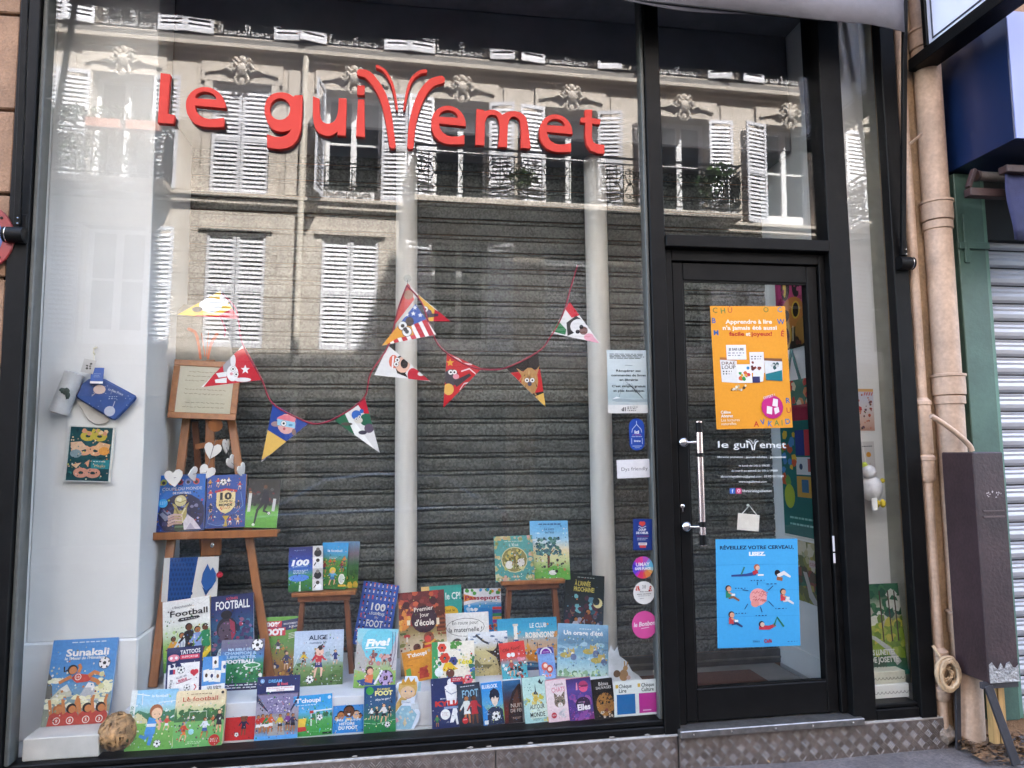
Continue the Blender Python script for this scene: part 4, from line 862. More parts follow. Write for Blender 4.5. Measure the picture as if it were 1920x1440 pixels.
def a_alice(p):
    p.bg('4a6a3a','5f8048','7a9860','b4c8d4','c0d0e2','c4d2e6','bccbe2'); p.scatter(18,.0,.44,1,.56,.06,['a8c0c8','c8d8dc','9ab4b8'],3); p.scatter(14,.0,.02,1,.4,.09,['587a42','4e7040','6a8a50'],4,.5); p.line([(0,.34),(.10,.56)],.012,'e8eef0')
    p.man(.2,.33,.3,'e8c03a','2c3034','a87a54','2a201c',.4); p.man(.84,.36,.28,'2f4080','2c3a70',SK,'3a2a28',.3); p.man(.5,.14,.56,'c83a44','2f3a7a','f0c0a8','30242a',.25); p.circ(.52,.61,.085,'f0c4b0'); p.circ(.53,.68,.05,'30242a'); p.line([(.54,.70),(.58,.74)],.03,'30242a'); p.text('10',.5,.37,.06,'f0d8d8'); p.ball(.34,.12,.075); p.text('ALICE',.48,.83,.085,'2c3c58',w=.38,b=.02); p.text('numéro 10',.48,.755,.045,'3c4c68',w=.34,b=.01); p.small(.82,.07,.95,1,'d8e0d8',.01)
def a_encyclo(p):
    p.bg('4a7a34','6aa03c','8ab84c','cfe0c0','f0f2ee','f4f4f2','f2f2f0'); p.scatter(14,.0,.5,1,.58,.06,['b8d890','d8e8c8'],3)
    for x,y,h,c,s2 in ((.22,.10,.40,'e0a03a',SK3),(.40,.08,.46,'d8e2ec',SK2),(.55,.10,.56,'24242a',SK3),(.73,.10,.50,'8aa4dc',SK2),(.90,.12,.5,'2f8a5a',SK3)): p.man(x,y,h,c,c,s2,'241a16',.3)
    p.poly([(.5,0),(1,.30),(1,.22),(.7,0)],'e8c82c'); p.poly([(.7,0),(1,.2),(1,0)],'2c5a6a'); p.line([(.36,.12),(.37,.4)],.01,'3a5a8a'); p.line([(.42,.12),(.43,.4)],.01,'3a5a8a'); p.text("L'Encyclopédie",.42,.885,.035,'2a2a2c',b=.0,sh=.1,rot=2); p.text('du',.2,.845,.025,'2a2a2c'); p.text('Football',.56,.765,.085,'18181c',w=.80,b=.02); p.poly([(.32,.70),(.36,.685),(.74,.70),(.80,.715),(.76,.74),(.36,.735)],'26262a'); p.small(.4,.708,.74,1,'c8c8c8',.012)
    p.line([(.6,1),(.8,.9),(1,.98)],.006,'b8b8b8')
def a_blueport(p):
    p.bg('1d3a5a','24486a','2c5a7a','28507a','24306a','1f2a5c'); p.scatter(40,.0,.0,1,.7,.09,['1f3050','3a7a9a','2a5a80','8a5a7a','4a3a68'],5); p.poly([(.05,0),(.2,.24),(.4,.3),(.62,.26),(.75,0)],'c8dce6'); p.poly([(.3,.34),(.36,.22),(.5,.2),(.58,.3)],'3a3040'); p.circ(.38,.52,.24,'2c2834',ry=.27); p.circ(.37,.48,.19,'5a4a5c',ry=.24); p.poly([(.44,.66),(.56,.6),(.58,.44),(.5,.34),(.46,.5)],'a03a52'); p.circ(.30,.5,.022,'14141c',n=8); p.circ(.45,.5,.022,'14141c',n=8); p.circ(.37,.38,.05,'3a2430',ry=.02); p.scatter(14,.62,.3,.95,.6,.07,['8a6a9a','6a4a7a','4a3a68','a03a5a'],8)
    p.text('FOOTBALL',.52,.80,.12,'f2f4f6',w=.8,b=.02); p.text('ICÔNES',.5,.93,.035,'d84a5a'); p.circ(.37,.72,.13,'1e1c26',ry=.1)
def a_100leg(p):
    p.bg('3a5cb0','3f62b8','3f64ba'); rn = random.Random(4)
    for r_ in range(10):
        for c_ in range(8):
            x, y = .09+.117*c_, .06+.10*r_
            if .25 < x < .78 and .22 < y < .72: continue
            p.circ(x,y+.02,.026,rn.choice(['1e2030','d86a5a','2a2a30']),n=8); p.poly([(x-.02,y-.03),(x+.02,y-.03),(x+.012,y+.01),(x-.012,y+.01)],rn.choice(['e8ecf4','f0c0b0','c8d0e8','d84a5a']))
    p.text('100',.53,.56,.12,'f2f6fa',w=.40,b=.02); p.text('LÉGENDES',.52,.49,.04,'dfe8f4',w=.42,b=.02); p.text('DU',.52,.435,.03,'dfe8f4'); p.text('FOOT',.50,.30,.11,'f2f6fa',w=.46,b=.02)
def a_five(p):
    p.bg('7aa84c','8cb85a','a8c080','b0aeb0','a8a6ac','9ed4e0','8fd2e2'); p.circ(.54,.74,.42,'74cce0',ry=.42); p.poly([(0,.3),(.0,.8),(.2,.6),(.3,.4),(.24,.26)],'b8b4b0'); p.poly([(.8,.5),(1,.98),(1,.3),(.9,.3)],'c4c0c6'); p.scatter(18,.35,.38,.85,.56,.06,['a86a6a','c88a8a','7a4a50','d8a8a0'],5); p.man(.42,.42,.22,'8a5a5a','7a5058',SK2,'30242a',.6); p.man(.7,.38,.2,'d8a0a0','5a4a50',SK2,'30242a',.4)
    p.poly([(.06,.12),(.2,.04),(.5,.05),(.5,.14),(.34,.16)],'2c4a8a'); p.poly([(.26,.10),(.44,.08),(.46,.22),(.3,.24)],'e0784a'); p.circ(.36,.29,.10,'4a2a24'); p.circ(.38,.27,.075,'e8a88a'); p.ball(.76,.17,.17,'b8a0cc','34283e'); p.line([(.5,.06),(.6,.2),(.66,.30)],[.05,.04,.05],'f0eef2'); p.text('Five!',.52,.71,.12,'fafcfc',w=.6,b=.05,sh=.2,rot=4); p.line([(.22,.66),(.5,.68),(.72,.67)],.03,'f6fafa')
    for x in (.88,.95): p.line([(x-.06,.35),(x,.6),(x-.02,.95)],.012,'5a4a6a')
def a_ecole(p):
    p.bg('8a7458','d0b898','d8c4a4','a08a58','6a3a2c','5a2a28','6a2a2e'); p.scatter(40,.0,.62,1,1,.1,['7a2c2c','a03a34','4a2026','c0583a','8a3c38'],6); p.scatter(14,.02,.55,.2,.85,.07,['d8843a','e0a04a'],4); p.rect(.8,.5,.98,.8,'5a2c20')
    for i in range(5): p.rect(.82,.46+.05*i,1,.485+.05*i,'8a4a2c')
    p.scatter(14,.0,.34,.98,.52,.08,['6a7a3c','8a8a4a','5a6a34'],9,.5); p.circ(.54,.66,.28,'3c2330',ry=.28); p.text('Premier',.54,.76,.055,'f0e2d6',rot=4,b=.01); p.text('jour',.55,.69,.05,'f0e2d6',b=.01); p.text("d'école",.54,.585,.075,'f4e8dc',w=.42,b=.02); p.rect(.17,.6,.24,.66,'e8d8b8'); p.rect(.8,.58,.86,.66,'e8d8b8')
    p.circ(.16,.47,.07,'b83a34',ry=.04); p.rect(.14,.40,.18,.46,'e8d8c0'); p.circ(.64,.30,.17,'8a4a30',ry=.24); p.circ(.6,.26,.12,'c83a2e',ry=.18); p.circ(.62,.44,.11,'8a4a30'); p.circ(.6,.42,.07,'c83a2e'); p.line([(.52,.36),(.66,.37),(.76,.41)],.04,'e0a03a'); p.circ(.36,.22,.11,'6a3a2c',ry=.14); p.circ(.38,.18,.08,'c8402e',ry=.1); p.circ(.36,.33,.08,'5a2c22'); p.circ(.65,.46,.015,'101010',n=8); p.circ(.39,.34,.015,'101010',n=8)
def a_cp(p):
    p.bg('2f9a90','3aa69a','3aa89c','35a096'); p.rect(0,.86,.2,1,'e8c07a'); p.text('Vive le CP!',.62,.70,.15,'f2f8f4',w=.7,b=.02); p.circ(.68,.42,.22,'eebc34',ry=.16); p.text('Tout le',.68,.44,.06,'5a4a20'); p.text('programme',.68,.35,.055,'5a4a20'); p.scatter(10,.6,.05,1,.2,.07,['d8eee8','c84a4a'],3)
def a_passe(p):
    p.bg('d8c48a','3a8ac8','2f90d4','3a9ad8','f0f0f0','5aa83c'); p.poly([(0,.62),(.5,.72),(1,.66),(1,1),(0,1)],'f0eef0'); p.poly([(0,.70),(.4,.78),(0,.88)],'e89a4a'); p.scatter(14,.0,.88,1,1,.06,['5aa84a','3a9ad0','e8a03a'],5); p.text('Passeport',.5,.74,.10,'b0304a',w=.94,b=.03); p.circ(.5,.1,.55,'2a86d0',ry=.5); p.scatter(8,.1,.5,.4,.62,.06,['dfeaf4','a8c8e4'],4)
    for i,c in enumerate(('b03a8a','e0a03a','3a8a5a','5a4aa0','d84a4a')): p.rect(.76,.20+.075*i,1,.265+.075*i,c)
    p.scatter(10,.6,.02,1,.18,.07,['d88a4a','3a7a9a','c84a3a'],6)
def a_mater(p):
    p.bg('e4e2de','e8e6e2','eae8e6'); p.circ(.46,.74,.44,'2a2a2a',ry=.20); p.circ(.46,.74,.43,'eceae6',ry=.19); p.poly([(.6,.58),(.64,.50),(.70,.60)],'eceae6'); p.text('En route pour',.46,.79,.07,'2c2c2c',w=.6,b=.0,sh=.1); p.text('la maternelle !',.46,.66,.085,'242424',w=.76,b=.01); p.circ(.26,.42,.14,'5c5654',ry=.16); p.circ(.26,.42,.09,'d86a6a',ry=.11); p.circ(.56,.48,.12,'5c5654'); p.circ(.5,.28,.22,'64605e',ry=.2); p.circ(.5,.3,.04,'f4f4f4'); p.circ(.5,.29,.022,'18181c'); p.poly([(.75,.4),(1,.6),(1,.3),(.8,.3)],'d8bc8a'); p.circ(.1,.26,.06,'c8b83a')
def a_tch_or(p):
    p.bg('e0922c','e69a30','e69a30'); p.text("T'choupi",.5,.80,.12,'faf6f0',w=.66,b=.04); p.text("joue à l'automne",.42,.71,.04,'5a3a1a',w=.46,b=.0); p.circ(.92,.90,.05,'c8b09a'); p.poly([(.05,.2),(.22,.24),(.22,.48),(.06,.44)],'6aa84a'); p.poly([(.46,.08),(.8,.08),(.74,.42),(.52,.42)],'b83a2c'); p.scatter(8,.44,.12,.8,.4,.06,['c84a34','a8302a'],3); p.line([(.1,.56),(.3,.54)],.01,'7a4a20')
def a_ete(p):
    p.bg('f2e8d8','f4ead8','f4ecdc'); p.rect(0,0,.14,1,'3f9a5c'); p.scatter(10,.1,.05,.2,.9,.06,['f2e8d8','2f7a4a'],3)
    for x,y,r,c in ((.24,.86,.10,'d8442f'),(.30,.62,.12,'d8442f'),(.50,.54,.10,'3a4a8a'),(.84,.10,.11,'e86a7a'),(.68,.06,.08,'d8442f'),(.95,.3,.07,'4a6ac0')):
        for k in range(6): p.circ(x+r*.55*math.cos(k*1.047), y+r*.55*math.sin(k*1.047), r*.5, c, n=9)
        p.circ(x,y,r*.25,'2a2430',n=9)
    p.scatter(12,.46,.84,.68,1,.05,['5a9a4a'],5); p.scatter(14,.86,.1,1,.7,.06,['4a8a5a','3a7a6a'],6); p.poly([(.22,.32),(.30,.5),(.44,.52),(.54,.40),(.62,.36),(.4,.3)],'ecc02c'); p.circ(.42,.26,.10,'6a3a2c'); p.poly([(.2,0),(.3,.16),(.56,.16),(.66,0)],'8ab0e0'); p.text('Vive',.76,.60,.05,'e6d24a'); p.text("l'été",.78,.46,.12,'ecd83c',w=.32,b=.03); p.circ(.16,.3,.1,'e8f0f0')
def a_sable(p):
    p.bg('c4b478','d4c48c','d8ca94','d6c890','d8dce0','e4e8ee'); p.scatter(30,.0,.74,1,.96,.07,['5a6a8a','eef2f6','8a9ab4','dfe6ee'],5,.4); p.line([(.2,.95),(.4,.8),(.5,.76)],.05,'3a3c44'); p.poly([(.44,.62),(.62,.60),(.70,.66),(.74,.78),(.80,.6),(.96,.48),(.84,.46),(.76,.24),(.70,.46),(.6,.52)],'3a2c28'); p.poly([(0,.36),(.2,.44),(.3,.34),(.6,.32),(.5,.26),(0,.28)],'8a8258'); p.small(.1,.24,.5,1,'5a5238',.008); p.text('Sur',.82,.17,.085,'3c3a34',b=.0); p.text('le sable',.68,.05,.085,'3c3a34',w=.62,b=.0)
def a_redteal(p):
    p.bg('5ab8c4','4aa8b8','52b0be','d8443c','d83c38','d84440'); p.scatter(30,.05,.02,.95,.44,.07,['2a2a30','3a5a6a','a8323a','d8a8a0','6a4a3c','e8eeee'],6); p.man(.4,.1,.46,'a8504a','2c2c34',SK,'241e20',.4); p.man(.7,.06,.3,'2a2c34','d8dce0',SK2,'241e20',.5); p.circ(.34,.66,.08,'f4f4f4'); p.circ(.5,.66,.08,'f4f4f4'); p.text('Olé Foot!',.48,.78,.09,'3a1418',w=.72,b=.0,sh=.3,rot=6); p.scatter(8,.7,.5,.98,.68,.07,['f0a8b8','e88aa0'],4)
def a_club(p):
    p.bg('2f6a90','3a80a4','d8a878','e0b48a','c8b098','5ab0cc','3aa0c8','3a9cc4'); p.rect(.27,.6,.33,.88,'f0ece2'); p.rect(.255,.86,.345,.9,'d8d0c0'); p.poly([(.24,.5),(.36,.5),(.34,.62),(.26,.62)],'3a5a9a'); p.poly([(.42,.36),(.5,.24),(.66,.22),(.72,.36),(.6,.42)],'d8862c'); p.line([(.5,.36),(.49,.62)],.012,'6a3a24'); p.line([(.66,.36),(.65,.55)],.012,'6a3a24'); p.poly([(.44,.4),(.49,.56),(.56,.4)],'e0a04a'); p.line([(0,.16),(.4,.2),(1,.14)],.03,'2c5a80'); p.rect(0,0,1,.12,'2a4a70'); p.scatter(8,.9,.2,1,.7,.05,['c88a4a','d8a86a'],3); p.text('LE CLUB',.68,.82,.085,'f4f4ee',w=.28,b=.02); p.text('DES',.68,.76,.03,'e8c89a'); p.text('ROBINSONS',.70,.64,.10,'f4f0e6',w=.48,b=.04)
def a_arch(p):
    p.bg('8fb4e6','7a9fe0','86aee6','6a6ab8'); p.circ(.5,.8,.46,'4a3a8a',a0=0,a1=180); p.circ(.5,.8,.36,'e8e4f0',a0=0,a1=180); p.circ(.5,.8,.28,'7a2a9a',a0=0,a1=180); p.text('TATOUAGES',.5,.84,.03,'f4e8fa',w=.34); p.circ(.36,.40,.2,'d8685a',ry=.24); p.circ(.64,.30,.2,'c8584a',ry=.24); p.circ(.4,.42,.12,'f4dcc8'); p.circ(.64,.30,.12,'f4dcc8'); p.scatter(8,.2,.08,.8,.24,.1,['e88a7a','f4f0f4'],4)
def a_orage(p):
    p.bg('c8e0c8','b0d4dc','8fc0d8','7aa8c4','6a94b0','7aa6c8','8ab8d8'); p.scatter(30,.0,.3,1,.66,.10,['84aac6','9ac0d8','6a8ea8','a8cce0'],5,.5); p.scatter(30,.0,.0,1,.12,.05,['8ab08a','a8c898','c8e0c0','6a9070'],6)
    for x,y in ((.26,.44),(.7,.52),(.86,.36)): p.circ(x-.1,y-.04,.11,'b8a85a',ry=.05); p.circ(x,y,.07,'d0b86a'); p.poly([(x-.07,y+.02),(x-.06,y+.10),(x-.01,y+.05)],'c8b062'); p.poly([(x+.02,y+.05),(x+.05,y+.11),(x+.08,y+.02)],'c8b062'); p.circ(x+.03,y-.005,.025,'f4f0e8'); p.circ(x+.05,y-.07,.06,'6a7aa0')
    rn = random.Random(3)
    for i in range(26): x=rn.random(); y=rn.uniform(.2,.9); p.line([(x,y),(x-.01,y-.09)],.004,'cfe4f0')
    p.text("Un orage d'été",.5,.79,.085,'f8fafa',w=.78,b=.03); p.small(.42,.9,.66,1,'e8f0f4',.014)
def a_annee(p):
    p.bg('4a5a6a','3a4a58','3a4450','2e3a40','26302f','222c2c'); p.scatter(46,.02,.03,.98,.52,.08,['3a6a7a','6a5a6a','8a6a5a','4a5a78','2a3a48','a8a0b0','a04a4a'],6); p.scatter(12,.1,.42,.9,.7,.12,['7ac0cc','5a8a9c','5a3a4a'],8); p.circ(.84,.62,.12,'ecdca0'); p.circ(.80,.64,.09,'2c3638'); p.man(.6,.14,.4,'6a3a34','2c3a4a',SK2,'2a1c18'); p.man(.3,.1,.32,'c8c8d8','3a3a48',SK2,'201a18'); p.text("À L'ANNÉE",.44,.84,.065,'e6d66a',w=.4,b=.02); p.text('PROCHAINE!',.48,.76,.065,'e6d66a',w=.52,b=.02); p.small(.3,.95,.75,1,'9aa8a8',.012)
def a_lete(p):
    p.bg('4f9694','559c9a','5aa09c'); 
    for (a,b,c,d,s_) in ((0,0,1,.1,1),(0,.92,1,1,2),(0,0,.13,1,3),(.88,0,1,1,4)): p.scatter(16,a,b,c,d,.06,['b8b078','c8a878','8a9a62','d8a89a','c8c09a'],s_)
    p.circ(.5,.47,.34,'d8d2a8',ry=.32); p.circ(.5,.47,.32,'8a8250',ry=.30); p.scatter(24,.26,.42,.74,.68,.06,['a8984a','6a6a34','c8b86a','5a5a30'],7); p.scatter(8,.26,.28,.74,.4,.07,['c8c28a','a8b06a'],9); p.circ(.36,.36,.10,'e6e2da'); p.circ(.66,.40,.10,'dcd8d4'); p.line([(.5,.3),(.52,.6)],.03,'5a4a30'); p.text("L'Été",.5,.77,.06,'e8f0e8',w=.24,b=.0); p.small(.26,.87,.76,1,'c8e0d8',.012); p.small(.4,.09,.7,1,'c8e0d8',.012)
def a_livre(p):
    p.bg('7ab05a','86b862','d8dca0','f0dcb0','a8d4ec','7ec0ec','74bcec'); p.scatter(8,.1,.62,.9,.8,.1,['d8ecf6','e6f2f8'],4,.35); p.line([(.46,.18),(.46,.42),(.44,.5)],[.07,.06,.05],'6a3a2c'); p.line([(.46,.40),(.30,.52)],.025,'6a3a2c'); p.line([(.46,.40),(.62,.52)],.025,'6a3a2c'); p.scatter(70,.12,.42,.78,.70,.055,['3f6a74','5a8a84','4a7a6a','2f5a64','6a9a90'],6); p.poly([(0,0),(0,.1),(.3,.16),(.6,.24),(1,.14),(1,0)],'6aac4a'); p.scatter(16,.05,.14,.95,.34,.045,['8a5a3c','c88a5a','3a3a40','e8e0d0'],8); p.circ(.55,.12,.10,'eceae6',ry=.06); p.circ(.65,.14,.04,'26262a'); p.small(.22,.93,.85,1,'3a5a8a',.02); p.text('Le Livre',.5,.84,.04,'2c4a6a',b=.01); p.text("de l'été",.5,.78,.04,'2c4a6a',b=.01)
def a_100foot(p):
    p.bg('2f6a34','3f8044','4a9a5c','3a6ac0','2c4aa8','2c3a86','2a306c'); p.poly([(.3,0),(.36,0),(.35,.26),(.33,.26)],'dcecd8'); p.circ(.3,.3,.3,'5a8ae0',ry=.1); p.text('100',.34,.58,.13,'f6f8fa',w=.52,b=.05,sh=.15); p.text('LÉGENDES DU FOOT',.34,.545,.03,'b8d0f0',w=.44); p.small(.14,.46,.58,3,'d8e4f8',.012,.03); p.small(.16,.92,.5,1,'9aa8d8',.008); p.rect(.70,0,1,1,'e8e6e6')
    for i in range(4): p.rect(.70,.25*i,1,.25*i+.245,['d8d6d6','c4c2c2','f0eeee','cfcdcd'][i]); p.circ(.85,.25*i+.09,.11,['f4f4f4','2c2c30','e8e8ea','303034'][i]); p.circ(.85,.25*i+.175,.055,['5a5450','8a8480','3c3836','6a6460'][i]); p.line([(.74,.25*i+.06),(.80,.25*i+.13)],.03,'3a3836')
def a_lefootg(p):
    p.bg('2f6a30','3f8038','4a8a3c','4f9040','3a9ad0','2f96d4'); p.scatter(24,.0,.1,1,.66,.07,['2f6a34','5a9a44','3a7a38'],4)
    for x,y,h,c in ((.12,.32,.3,'8a2a2c'),(.34,.48,.18,'c8582c'),(.5,.5,.16,'c8803c'),(.8,.36,.26,'7a2c2c'),(.88,.52,.2,'d88a3c')): p.man(x,y,h,c,'2a3a5a',SK2,'2a1c18',.4)
    p.man(.46,.08,.38,'5aa0c8','3a6a9a',SK,'e8c04a',.5); p.circ(.46,.40,.12,'e8c44a'); p.circ(.48,.37,.06,'e8b898'); p.circ(.82,.22,.12,'f0ece0',ry=.2); p.circ(.82,.22,.09,'c8d0c8',ry=.16); p.rect(.7,.06,1,.1,'e0b83a'); p.text('le football',.5,.80,.055,'f0f6fa',w=.56,b=.01); p.small(.3,.68,.62,2,'cfe8f4',.01)
def a_back(p): p.bg('5a8a34','4a7a3a','3a6a44','7a6a7a','6a94b8'); p.scatter(16,0,0,1,.6,.14,['c8a83a','4a8a3c','2f5a34'],5)
def a_coupe(p):
    p.bg('28357a','2c50a8','2f70c8','2c74cc','2a6cc4'); p.circ(.56,.28,.46,'24264c',ry=.44); p.scatter(24,.2,.05,.95,.5,.05,['3a3a6a','6a5a8a','1c1e40','8a8aac'],5)
    for i,c in enumerate(('a8b04a','e0a03c','b83a44','8a9ad8','d85a4a')): p.circ(.18+.16*i,.87,.065,c); p.circ(.18+.16*i,.86,.035,'2c2c3a')
    p.text('COUPE DU MONDE',.55,.72,.055,'f2f4f8',w=.78,b=.0); p.text('DE FOOTBALL',.55,.655,.035,'f2f4f8',w=.36,b=.03); p.circ(.19,.50,.09,'3aa8e8'); p.small(.13,.52,.26,3,'e0f2fc',.008,.02); p.line([(.18,.34),(.30,.22)],.13,'8a90a8'); p.line([(.16,.38),(.32,.26)],.03,'3a4470'); p.poly([(.46,.10),(.40,.30),(.42,.40),(.36,.50),(.44,.46),(.50,.36),(.58,.36),(.64,.46),(.70,.50),(.66,.40),(.66,.30),(.62,.10)],'b8a868'); p.circ(.53,.53,.115,'d4c894'); p.circ(.50,.55,.05,'efe8c8'); p.line([(.43,.53),(.53,.50),(.64,.54)],.015,'8a7c48'); p.line([(.44,.40),(.52,.26),(.46,.14)],.03,'8a7c48'); p.line([(.63,.40),(.56,.28),(.60,.14)],.03,'e6dcb0'); p.poly([(.44,0),(.44,.14),(.64,.14),(.64,0)],'2c3a30'); p.rect(.44,.06,.64,.09,'5a7a5a')
    for k in range(4): p.line([(.30,.10+.05*k),(.42,.14+.05*k),(.58,.13+.05*k)],[.05,.045,.03],'d8b8b0' if k % 2 else 'c8a098')
    p.poly([(.62,.02),(.60,.16),(.68,.28),(.80,.20),(.95,.02)],'e2dae4'); p.poly([(.66,.02),(.74,.14),(.84,.02)],'b8b0c4')
def a_10coupes(p):
    p.bg('2c4a94','2f54a4','2f56a8'); 
    for x,y,c,d in ((.08,.82,'e0a03a','2c2c3a'),(.28,.84,'d84a4a','f0f0f0'),(.55,.84,'f0f0f0','3a4a8a'),(.84,.76,'c84a5a','e8e8ec'),(.1,.62,'d84a4a','f0f0f0'),(.12,.36,'26262e','26262e'),(.82,.40,'2c2c34','2c2c34'),(.12,.22,'3a5a9a','1c2a4a'),(.62,.10,'c83a44','f0f0f0'),(.82,.10,'e0a03a','f0e8d0')): p.man(x,y-.06,.17,c,d,SK,'2c2420',.4)
    p.ball(.42,.86,.085); p.poly([(.26,.66),(.5,.70),(.74,.66),(.74,.40),(.62,.30),(.5,.26),(.38,.30),(.26,.40)],'ecd8a0'); p.poly([(.22,.70),(.5,.74),(.78,.70),(.78,.66),(.5,.70),(.22,.66)],'c8343c'); p.text('10',.5,.53,.13,'1c1c22',w=.3,b=.05); p.text('COUPES DU',.5,.475,.035,'1c1c22',w=.34,b=.04); p.text('MONDE',.5,.405,.045,'1c1c22',w=.34,b=.05); p.small(.36,.38,.64,2,'c84a3a',.012,.026); p.poly([(.46,.02),(.5,.14),(.42,.22),(.6,.22),(.53,.14),(.56,.02)],'c8a83a'); p.line([(.1,.3),(.06,.1),(.3,.04),(.5,.06)],.012,'8ab4e8'); p.line([(.88,.66),(.94,.4),(.74,.26)],.012,'8ab4e8')
def a_photo(p):
    p.bg('5aa03c','66ac44','74b850','2c3034','30343a','26282c','222428'); p.scatter(30,.0,.45,1,.95,.06,['3a3c40','1c1e22','585a60','6a2a30'],6); p.line([(.1,.32),(.1,.7)],.09,'dcdcd8'); p.circ(.1,.72,.04,'a8785a'); p.line([(.84,.34),(.86,.6)],.09,'d8d8d8'); p.poly([(.42,.48),(.5,.78),(.64,.78),(.70,.50)],'1c1e30'); p.line([(.5,.5),(.36,.36),(.3,.08)],[.11,.08,.05],'22242c'); p.line([(.62,.5),(.56,.34),(.78,.30)],[.11,.08,.05],'22242c'); p.circ(.54,.84,.06,'6a4632'); p.line([(.48,.74),(.34,.58)],.06,'20222c'); p.circ(.28,.06,.045,'e0e8d8'); p.ball(.72,.30,.045)

SZ, PZ = ('z',.2225), ('z',.3855)
book([(78.5,1363),(204,1355),(220.6,1194.5),(99,1201)], ('z',.3183), 14, a_sunakali, 'tall blue book with a girl kicking a ball, propped on the corner block', .012, '4d8fd2')
book([(238,1409),(322,1404),(334,1291),(242.5,1295)], SZ, 16, a_lefoot_blue, 'square book with a boy in blue kicking a ball, right beside the rattan ball', .010, '8ab0c8')
book([(321,1404),(416,1396.5),(425,1291),(332,1296.6)], SZ, 14, a_lefoot_cream, 'cream and green board book with red script title in the front row', .022, 'd8c49a', round_=.014)
book([(421.5,1389.6),(477,1386),(480,1320.6),(424,1323)], SZ, 12, a_mb, 'small plain red book with one little footballer on its cover', .008, 'c02224', det=24)
book([(477,1389),(552,1383.5),(568,1265),(483,1269.6)], SZ, 14, a_stade, 'book showing a stadium tunnel and players seen from behind, navy top', .012, '24306a')
book([(548,1384),(622.7,1375.7),(622.7,1300.7),(551.7,1305.7)], SZ, 10, a_tch_blue, 'small bright blue picture book with a white goal and green pitch', .008, '3aa2e2')
book([(624,1376),(680,1371.7),(683,1308),(624.7,1311)], SZ, 10, a_histoire, 'small blue book with a row of smiling heads on its cover', .008, '3a8ad4')
book([(680,1376),(741,1371),(743,1284),(684.7,1287)], SZ, 10, a_avant, 'dark blue and green novel with running players and yellow title', .012, '1f4a7a')
book([(809,1368),(868,1362),(870.7,1268),(809,1273)], SZ, 11, a_kylia, 'navy book with a white footballer silhouette and red name', .008, '24305e', det=24)
book([(860,1366),(901.7,1360),(903,1278),(858,1284)], SZ, 10, a_foot2, 'dark book with two players, one in white and one in red', .014, '20262e')
book([(905,1361.7),(944,1356.7),(943,1276.7),(903,1281.7)], SZ, 10, a_bleu, 'blue comic with a dark haired player holding a white ball', .014, '2f8ad8')
book([(945,1358),(979,1353),(977,1275),(944,1276.7)], SZ, 10, a_brown, 'narrow brown and blue novel between the blue comic and the travel book', .014, '3a2622')
book([(983,1357.7),(1026.7,1353),(1025,1266),(980,1271.7)], SZ, 10, a_monde, 'pale turquoise travel book with a small iron tower on its cover', .016, '2c4a44')
book([(1028,1355.7),(1065,1350.7),(1063,1271.7),(1023,1276.7)], SZ, 10, a_chats, 'pink diary with a tabby kitten on its cover', .016, 'c83a50')
book([(1066.7,1352.7),(1113,1348),(1108,1268),(1062.7,1275)], SZ, 10, a_elles, 'purple book with a masked pink face in the front row', .018, 'b03048')
book([(1116.7,1350.7),(1153,1345),(1150,1270.7),(1107,1275)], SZ, 10, a_leop, 'black book with a leopard head beside the voucher card', .016, '181412')
# second row, on the platform
book([(308,1306),(376,1300),(381,1209),(314.6,1216)], ('Y',.17), 12, a_tattoo, 'white and navy sheet of football tattoos with red heart', .004, '232c5c', det=24)
book([(377,1302),(421,1299),(423.5,1229),(381,1232.5)], ('Y',.165), 12, a_cards, 'small light blue game box with fanned cards', .012, '4a8ad0', cat='game box', name='game_box', det=24)
book([(412,1297),(490,1291),(497,1198),(412,1200)], ('z',.3855), 14, a_support, 'football activity book with purple top and green pitch', .010, '30406a')
book([(484,1276),(556,1271),(564,1155),(480.5,1158)], PZ, 16, a_100pc, 'green and brown book crowded with players under a navy and red banner', .010, '5a8a3c')
book([(547.5,1289),(642,1282.5),(645,1180),(553.7,1183.5)], PZ, 13, a_alice, 'pale blue picture book with a girl in a red shirt on a pitch', .010, 'c0ccdc')
book([(308,1262),(397,1249),(391.7,1116),(303,1130.5)], ('Y',.40), 12, a_encyclo, 'thick white football encyclopedia with five standing players', .022, 'e0b830', yaw=-6)
book([(398,1252),(478,1243),(473,1110.6),(391.7,1120)], ('Y',.395), 12, a_blueport, 'large dark blue football book with a portrait on its cover', .016, '24306a', yaw=-4)
book([(655,1206),(725,1216),(752,1098),(688,1090)], ('Y',.62), 10, a_100leg, 'blue book dotted with tiny figures, leaning against the left white column', .022, '34529c')
book([(656,1290),(735,1290),(752.7,1180),(677,1178)], PZ, 14, a_five, 'comic with grey rocks, a fallen player and a lilac ball', .012, '5a8ab8')
book([(753,1270),(842,1262),(831.6,1104.5),(745,1113)], PZ, 14, a_ecole, 'dark red picture book with two robins in a forest', .010, '5a2a28')
book([(795,1190),(872,1184),(861,1096),(786.7,1101)], ('Y',.66), 12, a_cp, 'teal workbook with a yellow sticker behind the robin book', .008, '2f9a90', det=24)
book([(872,1186),(944,1183),(936,1102.7),(868,1104)], ('Y',.64), 12, a_passe, 'holiday workbook with red title over a blue globe', .008, '2f86c8')
book([(838,1258),(921,1252),(914.7,1146.7),(833,1150.6)], ('Y',.42), 14, a_mater, 'pale grey picture book with a mouse face and speech bubble', .010, 'd8d6d2', det=24)
book([(763,1284),(821,1269),(804,1214),(751.6,1224)], PZ, 14, a_tch_or, 'small orange picture book tilted to the left', .008, 'd88a28', det=24)
